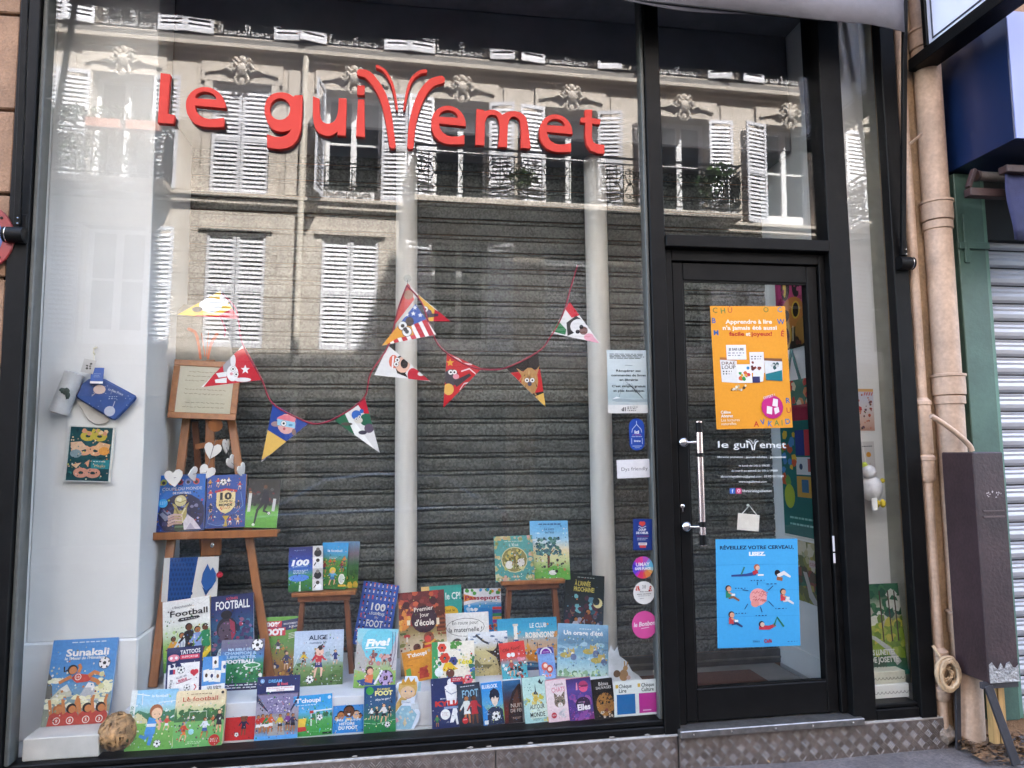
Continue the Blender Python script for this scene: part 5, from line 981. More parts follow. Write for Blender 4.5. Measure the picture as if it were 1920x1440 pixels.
book([(812,1287),(889,1280),(891,1201.4),(808,1203.4)], ('z',.386), 14, a_ete, 'cream book with red poppies and a green spine', .014, '3f9a5c')
book([(884,1279),(956,1273),(950.7,1182.7),(873,1186.7)], ('Y',.31), 16, a_sable, 'sand coloured book with a dark starfish', .010, 'd0c490')
book([(945,1277),(993,1272),(980,1200),(933,1208)], ('Y',.235), 15, a_redteal, 'small red and teal book tilted in front of the beach books', .010, 'c83a38')
book([(936,1268),(1046,1260),(1046.7,1157),(932,1160)], ('Y',.36), 15, a_club, 'wide book with a lighthouse and an orange ship', .012, '2a5a80')
book([(1010,1275),(1040,1271),(1041,1212),(1010,1215)], ('Y',.19), 12, a_arch, 'small pale blue box with a purple arched top', .012, '6a6ab8', round_=.012, cat='box', name='tattoo_box')
book([(1041.7,1268),(1137,1271),(1144,1173),(1049,1168)], ('z',.386), 13, a_orage, 'rainy blue picture book with three yellow foxes', .010, '88b0c8')
book([(1047,1212),(1124,1219),(1139,1080.7),(1068,1075)], ('Y',.52), 14, a_annee, 'dark comic with yellow title and a crowd, leaning at the right column', .012, '2a3436')

rz = at(350,1258,.40).z
o = MB().box((at(312,1255,.42).x,.385,.3855),(at(470,1250,.42).x,.45,rz-.006)).build('display_riser', mat('white platform paint','c9cbd0')); tag(o, 'low white riser under the two big football books by the easel', 'riser')

# ================================================================== small wooden stools and the books on them
def stool(qx0, qx1, pyf, Y, depth, label, bottom=.3855):
    a = at(qx0, pyf, Y); b = at(qx1, pyf, Y); z = (a.z+b.z)/2; xl, xr = a.x, b.x
    r = empty('display_stool', (0,0,0)); tag(r, label, 'stool', 'small wooden display stools')
    MB().box((xl,Y,z),(xr,Y+depth,z+.022)).build('top', WOOD, r, bevel=.003)
    MB().box((xl+.03,Y+.02,z-.03),(xr-.03,Y+.04,z-.0005)).box((xl+.03,Y+depth-.04,z-.03),(xr-.03,Y+depth-.02,z-.0005)).build('apron', WOODD, r, bevel=.002)
    cx = (xl+xr)/2
    for y, s in ((Y+.03,1),(Y+depth-.03,-1)):
        for sx in (-1,1):
            MB().beam((cx+sx*((xr-xl)/2-.055), y+.022*s, z-.001),(cx+sx*((xr-xl)/2-.02), y-.005*s, bottom+.001),.026,.018).build('leg', WOODD, r, bevel=.002)
    MB().beam((xl+.05,Y+depth/2,bottom+.12),(xr-.05,Y+depth/2,bottom+.12),.014,.014,Vector((0,0,1))).build('stretcher', WOODD, r)
    return z+.0225
zs = stool(546, 667, 1118, .46, .13, 'reddish wooden stool on the left, carrying the books with black and white photos')
book([(542,1110),(606,1106.5),(605,1023),(540,1027)], ('Y',.475), 10, a_100foot, 'blue and green book with a strip of four black and white photos', .012, '2a306c')
book([(605,1106),(652,1104),(649.5,1019),(599,1016)], ('Y',.500), 10, a_lefootg, 'green and blue football book at the front of a stack on the stool', .012, '2f8a6a')
book([(618,1104),(664,1102),(661,1018),(612,1016)], ('Y',.525), 10, a_back, 'green book showing its edge, second of the stack on the stool', .010, '4a7a3a')
book([(628,1103),(674,1101),(671,1016),(622,1014)], ('Y',.545), 10, a_back, 'green book at the back of the stack on the stool', .010, '3f7a44')
zs2 = stool(940, 1060, 1096, .46, .13, 'reddish wooden stool on the right, carrying the two summer picture books')
book([(1003,1088),(1061.7,1086.7),(1071.7,976),(986.7,976.7)], ('Y',.515), 12, a_livre, 'tall sky blue picture book with a big tree and green spine', .014, '2f7a44')
book([(935,1092),(1008,1087),(993,1004),(920.7,1006)], ('Y',.485), 12, a_lete, 'teal book with a round woodland scene and floral border', .010, '4f9694')

# ================================================================== big easel with what it carries
ez = empty('easel', (0,0,0)); tag(ez, 'tall varnished wooden easel at the left of the display', 'easel')
def pe(px, py, Y): return at(px, py, Y)
def foot(px, py, Y): p = at(px, py, Y); return Vector((p.x, p.y, .3865))
MB().beam(pe(352,770,.70), foot(287,1276,.44), .044, .022).build('leg', WOOD, ez, bevel=.003)
MB().beam(pe(432,775,.70), foot(508,1262,.46), .044, .022).build('leg', WOOD, ez, bevel=.003)
MB().beam(pe(395,675,.68), pe(392,1105,.60), .048, .024).build('mast', WOOD, ez, bevel=.003)
MB().beam(pe(366,790,.72), Vector((-1.06,.86,.3865)), .034, .02).build('rear_leg', WOODD, ez, bevel=.003)
MB().beam(pe(367,838,.64), pe(423,828,.64), .016, .03, Vector((0,0,1))).build('crossbar', WOOD, ez, bevel=.002)
a, b = pe(272,1003,.49), pe(521,991,.49)
led = MB().box((a.x,.490,a.z-.014),(b.x,.575,a.z+.004)).box((a.x,.475,a.z-.028),(b.x,.4895,a.z+.012)).build('ledge', WOOD, ez, bevel=.003)
MB().box((pe(386,1000,.59).x-.02,.576,pe(386,1042,.59).z),(pe(408,1000,.59).x+.02,.606,a.z-.03)).build('slider', WOOD, ez, bevel=.003)
MB().blob(tuple(pe(398,1022,.57)), .011, 2, 0, 0, (1,.6,1.4)).build('wing_nut', STEEL, ez)
MB().tube([pe(404,795,.66), pe(404,797,.60)], [.03,.038], 14).build('knob', WOOD, ez, smooth=True)
ZL = a.z + .0045
book([(294,999.7),(391.6,991),(376,890),(281.5,891)], ('Y',.520), 10, a_coupe, 'large blue book with a golden trophy held up, on the easel ledge', .022, '2a5cb0')
book([(393,992),(467,986),(454,890),(380.6,891)], ('Y',.530), 10, a_10coupes, 'blue book with a cream shield on the easel ledge', .022, 'c88a6a')
sheet('player_photo', [(467,988),(530,991.7),(516,898),(457,898)], .555, a_photo, 'photo of a running player in dark kit, at the right of the easel ledge', 'photo', PMG, .003, 10)
# framed handwritten letter
n = normal(8); q = [(323,784),(449,788),(446,680),(317,672)]; p0 = at(385,730,.60)
M, w, h = fit_quad(q, p0, n); fr = empty('framed_letter', M=M); tag(fr, 'handwritten letter in a light wooden frame at the top of the easel', 'frame')
t_ = .034
MB().box((0,0,-.015),(w,t_,0)).box((0,h-t_,-.015),(w,h,0)).box((0,t_+.0005,-.015),(t_,h-t_-.0005,0)).box((w-t_,t_+.0005,-.015),(w,h-t_-.0005,0)).build('moulding', WOOD, fr, bevel=.003)
def a_letter(p):
    p.bg('c9c4ae','d0cbb6','d2ceba')
    rn = random.Random(2)
    for i in range(9):
        if i in (3,6): continue
        y = .88-.095*i; x = .12+.06*rn.random(); e = .92-.15*rn.random()
        while x < e:
            d = rn.uniform(.03,.09); p.line([(x+d*k/4, y+.012*rn.uniform(-1,1)) for k in range(5)], .006, '3a3830'); x += d+.02
pr = Pr(w-2*t_, h-2*t_); a_letter(pr); link('letter_sheet', pr.mesh('letter', PM), fr, Matrix.Translation((t_,t_,-.006)))
# tote bag hanging behind the frame
n = normal(2); p0 = at(370,640,.76); P = lambda a,b: on_plane(a,b,p0,n)
out = [(306,712),(311,640),(318,615),(330,590),(345,572),(405,572),(420,600),(432,640),(442,700),(446,735),(330,740)]
bag = empty('tote_bag', (0,0,0)); tag(bag, 'grey cotton tote bag with an orange feather logo hanging behind the framed letter', 'bag')
pts = [P(*c) for c in out]; mb = MB(); mb.prism([(p.x,p.z) for p in pts], p0.y-.008, p0.y+.012)
mb.build('cloth', mat('grey cotton','8c8880',.9,.12,9,.3,140), bag, bevel=.003)
for st in ([(354,617),(366,624),(372,645),(376,672)],[(378,625),(381,645),(384,668)],[(391,622),(389,645),(387,668)],[(407,626),(398,640),(393,655),(390,672)]):
    letter([stroke(st,[6,6,5,4] if st[0][0] in (354,407) else [1.6,1.6,1.6])], 'logo_stroke', .001, p0.y-.0095, mat('orange print','c8643a',.8), bag)
# string of white hearts
hg = empty('heart_garland', (0,0,0)); tag(hg, 'string of white wooden hearts draped over the easel', 'garland')
HW = mat('white heart paint','dcdad6',.5,.03,6)
def heart(px, py, Y, s, rz, ry):
    o = [(.0,-.55),(.32,-.22),(.5,.08),(.5,.30),(.36,.46),(.18,.46),(.0,.28),(-.18,.46),(-.36,.46),(-.5,.30),(-.5,.08),(-.32,-.22)]
    c = at(px,py,Y); m = MB().prism([(x*s,z*s) for x,z in o], -.004,.004).build('heart', HW, hg, bevel=.0015)
    m.matrix_world = Matrix.Translation(c) @ Matrix.Rotation(R_(rz),4,'Z') @ Matrix.Rotation(R_(ry),4,'Y')
HS = [(398,845,.62,.088,10,15),(387,886,.58,.083,0,25),(326,896,.52,.09,0,-8),(362,889,.55,.078,70,85),(424,836,.65,.078,75,0),(433,867,.63,.078,70,-30),(453,882,.58,.078,72,-28)]
for hh in HS: heart(*hh)
cord = [at(402,800,.62)] + [at(a_,b_,y_) for a_,b_,y_,*_ in (HS[4],HS[5],HS[6])]
MB().tube(cord, .0016, 5).build('cord', mat('grey cord','6a6a6c',.8), hg)
MB().tube([at(408,812,.62)]+[at(a_,b_,y_-.006) for a_,b_,y_,*_ in (HS[0],HS[1],HS[3],HS[2])], .0016, 5).build('cord', mat('grey cord','6a6a6c',.8), hg)
# supporter flag pinned under the ledge
def a_flag(p):
    p.bg('d4d2ce','d8d6d2'); p.rect(.11,0,.52,1,'1f4c8c'); p.poly([(.52,0),(.62,1),(.52,1)],'1f4c8c')
    rn = random.Random(3)
    for i in range(7):
        for j in range(9): p.circ(.15+.06*i+.03*(j%2), .06+.11*j, .018, '183c74', ry=.03)
    p.poly([(.80,.16),(.70,.42),(.72,.62),(.80,.84),(.86,.68),(.90,.76),(.96,.62),(.97,.44),(.90,.28)],'2f5ea0'); p.poly([(.80,.10),(.72,.32),(.80,.22),(.90,.32)],'24467c'); p.circ(.80,.08,.025,'c83a3a')
sheet('supporter_flag', [(309,1131),(413,1122),(404,1046),(301,1044)], .505, a_flag, 'blue and white supporter flag with a flame emblem under the easel ledge', 'flag', PMC, .002, 6)
MB().blob(tuple(at(412,1078,.495)), .016, 2, 3, .2).build('red_pompom', mat('red felt','b8243a',.9,.2,30)); tag(bpy.data.objects['red_pompom'], 'tiny red pompom at the edge of the supporter flag', 'pompom')

# ================================================================== bunting
YB = .055
bn = empty('bunting', (0,0,0)); tag(bn, 'string of triangular national flag pennants with animal faces hung across the window', 'bunting')
RC = mat('dark red cord','8e1f38',.8,.2,60)
def cordline(pts, name='cord'): MB().tube([at(a_,b_,YB) for a_,b_ in smoothp(pts,5)], .0042, 7).build(name, RC, bn, smooth=True)
cordline([(414,548),(440,575),(447,600),(455,645),(490,710),(510,755),(555,782),(595,795),(640,778),(683,745),(695,700),(728,648),(748,575),(763,535)])
cordline([(763,535),(790,566),(802,600),(818,640),(838,662),(870,682),(902,692),(948,690),(1008,660),(1030,635),(1055,590),(1070,540),(1083,497)])
cordline([(414,596),(422,615),(421,632)])
for px, py in ((414,545),(764,522),(1083,492)):
    c = at(px,py,.03); o = MB().lathe([(.004,.0),(.020,.0),(.017,.005),(.007,.010),(.006,.018)],16,Matrix.Translation(c)@Matrix.Rotation(R_(-90),4,'X')).build('suction_cup', CLEAR, bn, smooth=True)
    MB().tube([c+Vector((0,.012,-.004)), c+Vector((0,.02,-.014)), c+Vector((0,.016,-.022))], .0012, 5).build('hook', STEEL, bn)
def pennant(tri, art, dy=0):
    """tri: three corner pixels (two on the cord, then the tip); art gets a painter working in pixel space"""
    P = [at(a_,b_,YB+dy) for a_,b_ in tri]
    xs = [p.x for p in P]; zs_ = [p.z for p in P]; x0, z0, W_, H_ = min(xs), min(zs_), max(xs)-min(xs), max(zs_)-min(zs_)
    base = MB().prism([(p.x,p.z) for p in P], YB+dy, YB+dy+.0015).build('pennant', mat('pennant card','e4e2de',.8), bn)
    pr = Pr(W_, H_)
    class K:   # map photo pixels on the pennant plane to its sheet, clipped to the triangle
        def c(s, a_, b_): p = at(a_,b_,YB+dy); return ((p.x-x0)/W_, (p.z-z0)/H_)
        def clip(s, poly):
            T = [s.c(*t) for t in tri]
            ar = (T[1][0]-T[0][0])*(T[2][1]-T[0][1])-(T[2][0]-T[0][0])*(T[1][1]-T[0][1])
            if ar < 0: T = T[::-1]
            for i in range(3):
                A, B = T[i], T[(i+1)%3]; o = []
                f = lambda q: (B[0]-A[0])*(q[1]-A[1])-(B[1]-A[1])*(q[0]-A[0])
                for j in range(len(poly)):
                    q, r = poly[j], poly[(j+1)%len(poly)]; fq, fr_ = f(q), f(r)
                    if fq >= 0: o.append(q)
                    if fq*fr_ < 0: t = fq/(fq-fr_); o.append((q[0]+(r[0]-q[0])*t, q[1]+(r[1]-q[1])*t))
                poly = o
                if len(poly) < 3: return None
            return poly
        def p(s, pts, col):
            q = s.clip([s.c(*t) for t in pts])
            if q: pr.poly(q, col)
        def o(s, x, y, rx, col, ry=None, n=14):
            ry = ry or rx; s.p([(x+rx*math.cos(k*2*math.pi/n), y+ry*math.sin(k*2*math.pi/n)) for k in range(n)], col)
        def star(s, x, y, r, col): s.p([(x+(r if k%2==0 else r*.42)*math.sin(k*math.pi/5), y-(r if k%2==0 else r*.42)*math.cos(k*math.pi/5)) for k in range(10)], col)
        def eye(s, x, y, r): s.o(x,y,r*1.12,'2a2422'); s.o(x,y,r,'f6f4f0'); s.o(x,y,r*.45,'181416')
    k = K(); art(k)
    M = Matrix(((1,0,0,x0),(0,0,-1,YB+dy-.0006),(0,1,0,z0),(0,0,0,1)))
    link('pennant_print', pr.mesh('pennant_print', PMC), base, M)
def p_spain(k):
    k.p([(330,590),(414,540),(450,600)],'e6b83a'); k.p([(330,600),(440,575),(450,600)],'c8303a'); k.p([(330,590),(380,560),(440,575),(410,592)],'e8bc3c'); k.o(395,572,22,'f0eeea',14); k.o(421,560,9,'f4f2ee',13); k.eye(421,555,3.4); k.eye(421,563,3.4); k.o(370,580,10,'4a4446',5)
pennant([(414,545),(448,598),(331,591)], p_spain)
def p_turk(k):
    k.p([(370,740),(455,635),(500,720)],'c81f34'); k.o(462,662,16,'f4f0f0'); k.o(458,668,15,'c81f34'); k.star(460,693,9,'f6f2f2'); k.o(430,688,12,'a8a4a6',18); k.o(436,700,11,'f2f0f0',15); k.o(437,676,5,'e8e4e4',12); k.o(455,712,16,'e8e4e4',4); k.eye(437,692,4.2); k.eye(443,702,4.2); k.o(434,701,3,'e8a0a8'); k.p([(405,700),(425,697),(425,706),(410,708)],'f0eeee'); k.p([(403,712),(425,708),(425,718),(404,718)],'f0eeee')
pennant([(457,646),(493,712),(377,726)], p_turk)
def p_tri1(k):
    k.p([(480,870),(500,740),(600,800)],'2c4a9a'); k.p([(480,870),(500,805),(540,830)],'e8bc62'); k.o(537,795,17,'e8b0a8',19); k.o(537,786,18,'e07a86',8); k.o(517,795,9,'a88a86',5); k.o(551,810,4,'8a6a62',6); k.p([(520,785),(553,792),(553,803),(520,797)],'9ad0e6'); k.eye(532,794,5); k.o(545,797,4,'5a90b0',2); k.o(533,804,2.5,'c05a62')
pennant([(512,757),(578,794),(490,866)], p_tri1)
def p_mex(k):
    k.p([(600,700),(700,740),(715,860)],'e8e4e2'); k.p([(665,750),(690,740),(700,780),(682,775)],'c8243a'); k.p([(620,790),(645,772),(665,815),(660,820),(625,800)],'2c6a4a'); k.o(688,787,14,'2f6a50',12); k.o(668,778,9,'3a6ab8',9); k.o(678,771,4,'3a6ab8'); k.o(672,788,8,'e0d8c8',6); k.eye(668,786,3); k.eye(674,782,3); k.o(650,795,11,'5a4a44',3); k.o(692,803,9,'6a5c6c',9); k.o(680,811,8,'4a4450',4)
pennant([(628,789),(684,745),(712,849)], p_mex)
def p_red(k): k.p([(700,640),(764,520),(800,640)],'d8605a'); k.o(766,553,9,'b08a76',9)
pennant([(764,531),(784,552),(738,612)], p_red, .004)
def p_usa(k):
    for i in range(9): k.p([(700+18*i-20,560),(700+18*i-10,560),(700+18*i+50,680),(700+18*i+40,680)],'c42a38' )
    k.p([(745,605),(778,565),(800,598),(772,610)],'3a5ca8')
    for x,y in ((775,588),(763,590),(788,591),(778,577)): k.star(x,y,5,'f2f2f2')
    k.p([(712,650),(742,600),(772,612),(776,628),(745,634),(722,648)],'e8a03a'); k.o(768,603,8,'3a2e28',9); k.eye(755,611,8); k.eye(763,622,8.5); k.o(760,618,4,'26201e'); k.o(720,645,6,'e8b45a',4)
pennant([(779,570),(818,627),(716,648)], p_usa, -.004)
def p_bel(k):
    k.p([(770,540),(850,610),(770,610)],'e8b43a'); k.p([(815,580),(850,600),(850,610),(812,605)],'c42a38'); k.o(800,587,10,'5a4a6a',8); k.p([(800,588),(822,588),(822,593),(800,596)],'3a3040'); k.eye(797,580,5.5)
pennant([(784,552),(803,602),(845,603)], p_bel, .004)
def p_jap(k):
    k.p([(700,700),(730,640),(810,720)],'e8e6e4'); k.p([(736,675),(758,662),(775,672),(760,700),(765,708),(745,700)],'26201f'); k.o(738,678,9,'d86a50',13,10); k.p([(736,668),(739,667),(737,692),(734,690)],'f4f2f0'); k.o(755,684,14,'e8b8a0',15); k.eye(745,675,4.5); k.eye(743,683,4.5); k.o(758,682,7,'201a1c',9); k.o(774,703,10,'c42438',13); k.p([(780,690),(808,714),(780,712)],'c42438'); k.o(789,701,6,'eeeaea',4)
pennant([(728,648),(702,703),(807,715)], p_jap, .002)
def p_fox(k):
    k.p([(820,780),(835,650),(910,690)],'c8242e'); k.star(844,680,8,'e8a83a')
    for pts in ([(842,665),(860,672),(868,680),(885,682)],[(865,695),(880,690),(892,700)],[(862,730),(870,718),(885,715)]): k.p([(a_,b_) for a_,b_ in pts]+[(a_,b_+2.5) for a_,b_ in pts[::-1]],'f0d8d8')
    k.o(846,708,14,'4a444c',16); k.p([(850,715),(880,700),(884,704),(856,726)],'3a343c'); k.eye(845,698,4.5); k.eye(852,698,4.5); k.o(855,706,6,'e89aa4',5); k.o(841,730,10,'e8b45a',11); k.o(838,747,6,'c8242e')
pennant([(838,661),(903,691),(831,765)], p_fox)
def p_ger(k):
    k.p([(940,690),(1010,650),(1030,780)],'1c1a1c'); k.p([(950,700),(1030,690),(1030,732),(980,740)],'c4242c'); k.p([(1000,745),(1030,732),(1030,780)],'e8b85a'); k.o(993,715,16,'b88a54',26)
    rn = random.Random(4)
    for i in range(26): a_=rn.uniform(-15,15); b_=rn.uniform(690,740); k.p([(993+a_,b_),(993+a_*1.3+1.5,b_+10),(993+a_*1.3-1,b_+10)],rn.choice(['d8b078','8a6238','c89a62','6a4a2c']))
    k.p([(968,690),(985,700),(980,708)],'b88a54'); k.p([(1012,685),(1000,700),(1006,706)],'b88a54'); k.eye(988,713,4.2); k.eye(998,713,4.2); k.o(993,720,4,'4a4a62')
pennant([(949,691),(1008,660),(1023,763)], p_ger)
def p_ita(k):
    k.p([(1030,630),(1060,560),(1130,650)],'e6e4e2'); k.p([(1030,620),(1045,600),(1062,618),(1060,628)],'2f7a4a'); k.p([(1060,580),(1066,563),(1090,590),(1072,596)],'d02a38'); k.p([(1062,605),(1080,592),(1095,602),(1075,625),(1064,630)],'26221f'); k.o(1085,612,16,'e8e6e6',14); k.o(1094,620,8,'7a5650'); k.o(1090,613,4,'201c1c'); k.o(1083,622,4,'201c1c'); k.o(1104,632,9,'e8a0b0',7); k.p([(1095,640),(1125,645),(1110,628)],'e8a8b8')
pennant([(1034,624),(1068,566),(1125,644)], p_ita)

# ================================================================== left pillar: pouches and puzzle
YP = .282
hk = empty('pouch_bundle', (0,0,0)); tag(hk, 'blue starry pouch and rolled grey pencil case hanging on the white pillar', 'pouch')
def flat3(pts, y0, th, m, name, parent, bev=.004): return MB().prism([(at(a_,b_,y0).x, at(a_,b_,y0).z) for a_,b_ in pts], y0-th, y0).build(name, m, parent, bevel=bev, smooth=True)
z4 = lambda L_: [(x/3, 480+y/3) for x, y in L_]
flat3(z4([(430,810),(520,830),(625,920),(600,945),(545,952),(500,925)]), YP, .012, mat('beige pouch','bdbab4',.85), 'small_pouch', hk)
bp_ = flat3(z4([(432,795),(470,720),(510,690),(590,690),(775,790),(770,810),(662,922),(640,925)]), YP-.014, .022, mat('navy pouch cloth','2c4a86',.75,.15,12,.15,200), 'blue_pouch', hk, .008)
q = z4([(432,925),(778,925),(778,690),(432,690)]); M, w, h = fit_quad(q, at(202,750,YP-.0375), normal(0)); pr = Pr(w,h); rn = random.Random(8)
for i in range(34):
    x,y = rn.uniform(.2,.9), rn.uniform(.15,.9)
    if y > 1.05-.62*max(0,x-.46)/.54 or y < .46-.5*x or y < (x-.68)*1.6: continue
    pr.circ(x,y,.006,'dfe8f4',n=6)
pr.circ(.54,.22,.09,'c2c6d6'); pr.line([(.58,.28),(.62,.46)],.012,'c2c6d6'); pr.circ(.36,.74,.10,'e0c8c0',ry=.08); pr.line([(.3,.66),(.24,.58)],.01,'e8d0c4'); pr.text('Le Petit Prince',.62,.66,.06,'e8eef6',b=.0,sh=.2,rot=-22,w=.26); pr.small(.52,.56,.66,2,'c8d4e8',.015,.05)
link('print', pr.mesh('pouch_print', PMC), bp_, M)
c0, c1 = at(420/3,480+660/3,YP-.03), at(330/3,480+880/3,YP-.03)
rl = MB().tube([c0+(c0-c1)*.02,c0,c1,c1-(c0-c1)*.03],[.034,.044,.046,.036],20).build('pencil_case', mat('grey canvas','b4b6b8',.9,.1,14,.15,200), hk, smooth=True)
fd = MB(); cc = at(365/3,480+765/3,YP-.0805)
for s_, sc in ((1,(1.5,.1,.8)),(2,(.9,.1,.5)),(3,(.6,.1,1.1))): fd.blob((cc.x+.008*s_-.012,cc.y+.003,cc.z-.012*s_+.02), .017, 2, s_, .3, sc)
fd.build('plant_motif', mat('dark green print','3a4a44',.9,.3,60), rl)
for qd, mcol, nm in (([(152,697),(175,702),(180,676),(157,672)],'b9b7b4','paper_tag'),([(169,719),(194,719),(194,690),(171,689)],'2f5aa8','blue_tag')):
    M, w, h = fit_quad(qd, at(qd[0][0]+10,qd[0][1]-12,YP-.052), normal(4)); o = MB().box((0,0,-.002),(w,h,0)).build(nm, mat('tag_'+mcol,mcol,.6), hk); o.matrix_world = M
    pr = Pr(w,h)
    if nm == 'blue_tag': pr.rect(0,0,1,.14,'eef0f4'); pr.small(.25,.6,.8,3,'a8c0e8',.03,.1)
    else: pr.scatter(6,.3,.3,.7,.7,.12,['4a4a48','7a7a76'],3)
    link('print', pr.mesh('tag_print', PM), o, Matrix.Translation((0,0,.0003)))
c = at(181,655,YP); MB().tube([c+Vector((0,0,.01)), c+Vector((0,-.03,0)), c+Vector((0,-.034,-.02)), c+Vector((0,-.02,-.028))], .004, 8).build('hook', mat('cream hook','cfc7a8',.5), hk)
MB().tube([c+Vector((0,-.03,-.01)), at(176,688,YP-.05)], .0015, 5).build('loop', mat('cream hook','cfc7a8',.5), hk)
def a_masks(p):
    p.bg('17484e','1a5058','1d565c','184a50'); p.rect(0,0,.03,1,'d8dcd8'); p.rect(0,0,1,.02,'d8dcd8'); p.rect(.97,0,1,1,'d8dcd8'); p.rect(0,.98,1,1,'d8dcd8')
    p.scatter(16,.08,.08,.92,.95,.05,['226a6c','123e46','2f7a78'],4)
    for x,y,c,d in ((.56,.82,'c8b84a','e0d088'),(.50,.56,'e8b08a','f0c8a8'),(.48,.16,'d89a84','e8b8a4')):
        p.circ(x-.13,y,.17,c,ry=.12); p.circ(x+.13,y,.17,c,ry=.12); p.circ(x-.13,y,.055,'14383e',ry=.035); p.circ(x+.13,y,.055,'14383e',ry=.035)
    p.poly([(.1,.5),(.0+.06,.7),(.3,.72),(.46,.60)],'e8c0a0'); p.poly([(.9,.5),(.95,.68),(.7,.72),(.56,.60)],'e8b88a'); p.circ(.2,.5,.13,'8aa0a8',ry=.1); p.circ(.82,.56,.12,'e8a04a',ry=.1); p.scatter(12,.3,.86,.85,.94,.06,['d89a7a','c8b84a','e8c8a0'],5); p.poly([(.12,.30),(.34,.34),(.24,.24)],'e8c4a0'); p.poly([(.42,.34),(.52,.40),(.5,.26)],'e8a884')
    p.rect(.56,.24,.96,.40,'2a8a94'); p.small(.6,.36,.9,1,'d8f0ee',.015); p.text('Masks',.76,.27,.05,'e8c08a',b=.0,w=.24)
book([(115,901.7),(201.7,905),(218,800.7),(136,798)], ('Y',.262), 0, a_masks, 'dark green boxed set with colourful carnival masks on the white pillar', .018, 'd6d8d4', cat='boxed set', name='mask_box')
# rattan ball
rb = empty('rattan_ball', (0,0,0)); c = atz(220,1413,.2225); c = Vector((c.x, .085, .2225+.082)); c.x = at(220,1388,.085).x; tag(rb, 'brown woven rattan ball on the sill beside the corner block', 'ball')
rn = random.Random(12); RT = mat('rattan','a07c52',.7,.4,30,.3,120)
wv = MB()
for i in range(48):
    ax = Vector((rn.gauss(0,1),rn.gauss(0,1),rn.gauss(0,1))).normalized(); u_ = ax.orthogonal().normalized(); v_ = ax.cross(u_); off = rn.uniform(-.6,.6); rr = math.sqrt(1-off*off); R0 = .073*rn.uniform(.88,1.08)
    a0 = rn.uniform(0,6.28); sp_ = rn.uniform(2.5,5.5); ring = []
    for k in range(14):
        t = a0+sp_*k/13; p_ = (ax*off + (u_*math.cos(t)+v_*math.sin(t))*rr)*R0; ring.append((p_, ax))
    o = len(wv.v)
    for p_, A in ring:
        nrm = p_.normalized(); s_ = nrm.cross((u_*0+A)).cross(nrm).normalized()*.0062
        for q_ in (p_-s_, p_-s_+nrm*.006, p_+s_+nrm*.006, p_+s_): wv.v.append(tuple(c+q_))
    for k in range(13):
        for e in range(4): wv.f.append((o+k*4+e, o+k*4+(e+1)%4, o+(k+1)*4+(e+1)%4, o+(k+1)*4+e))
wv.build('woven_strips', RT, rb); MB().blob(tuple(c), .052, 3, 1, .02).build('core', mat('dark gap filler','24180f',.9,.2,30), rb)  # near-black filler core darkens the gaps between the strips

# shaped books: bottle shaped princess book pair and cat standee
def shaped(pts, Y, th, m, name): return MB().prism([(at(a_,b_,Y).x, at(a_,b_,Y).z) for a_,b_ in pts], Y, Y+th).build(name, m, bevel=.0015)
zo = lambda L_: [(560+x/6, 1220+y/6) for x, y in L_]
b1 = shaped(zo([(1100,895),(1060,760),(1075,640),(1120,545),(1125,460),(1090,400),(1120,360),(1190,345),(1200,290),(1330,290),(1350,340),(1330,480),(1300,580),(1370,700),(1345,800),(1280,905)]), .10, .006, mat('lilac board','cfd8e6',.4,.05,20), 'shaped_book')
tag(b1, 'bottle shaped picture book with a blond figure, front one of the pair', 'book', BG)
q = zo([(1060,905),(1375,905),(1375,285),(1060,285)]); M, w, h = fit_quad(q, at(760,1320,.0992), normal(0)); pr = Pr(w,h)
pr.poly([(.18,.86),(.16,.74),(.28,.62),(.22,.42),(.06,.28),(.12,.5),(.24,.6),(.5,.66),(.72,.62),(.8,.66),(.84,.78),(.8,.9),(.5,.9)],'e2b86a'); pr.circ(.5,.70,.26,'f0cca8',ry=.22); pr.circ(.42,.72,.03,'4a6aa0'); pr.circ(.64,.72,.03,'4a6aa0'); pr.line([(.44,.61),(.54,.59),(.64,.61)],.015,'c86a6a'); pr.poly([(.25,.84),(.3,.96),(.4,.88),(.5,.99),(.6,.88),(.72,.97),(.76,.84)],'d8a03a'); pr.poly([(.12,.04),(.10,.3),(.3,.46),(.62,.46),(.88,.3),(.70,.03)],'9cc8dc'); pr.scatter(16,.2,.06,.78,.4,.06,['b8dce8','86b8d0','d0e4ee','e0d0c0'],5); pr.poly([(.4,.14),(.46,.26),(.54,.14),(.47,.08)],'e8d0a8'); pr.rect(.3,.50,.64,.56,'e6ecf2'); pr.text('Princesse',.47,.515,.025,'6a8ac0',w=.3); pr.circ(.14,.2,.09,'e8a8b8'); pr.rect(.66,.4,.92,.5,'dce4ec')
link('cover_print', pr.mesh('shaped_print', PMG), b1, M)
b2 = shaped(zo([(1200,890),(1160,760),(1175,640),(1220,545),(1225,460),(1190,400),(1220,360),(1290,355),(1380,350),(1370,480),(1350,560),(1420,700),(1425,790),(1345,898)]), .13, .006, mat('pale teal board','a8ccd4',.4,.1,20), 'shaped_book'); tag(b2, 'pale teal bottle shaped book standing behind its blond twin', 'book', BG)
b3 = shaped([(1143,1340),(1141,1225),(1146,1210),(1152,1222),(1158,1213),(1162,1230),(1175,1240),(1185,1258),(1197,1266),(1208,1278),(1212,1336)], .16, .006, mat('grey white standee','bcc2c8',.5,.12,14), 'cutout_standee'); tag(b3, 'pale cut-out standee with a rabbit drawing beside the rainy blue book', 'standee')
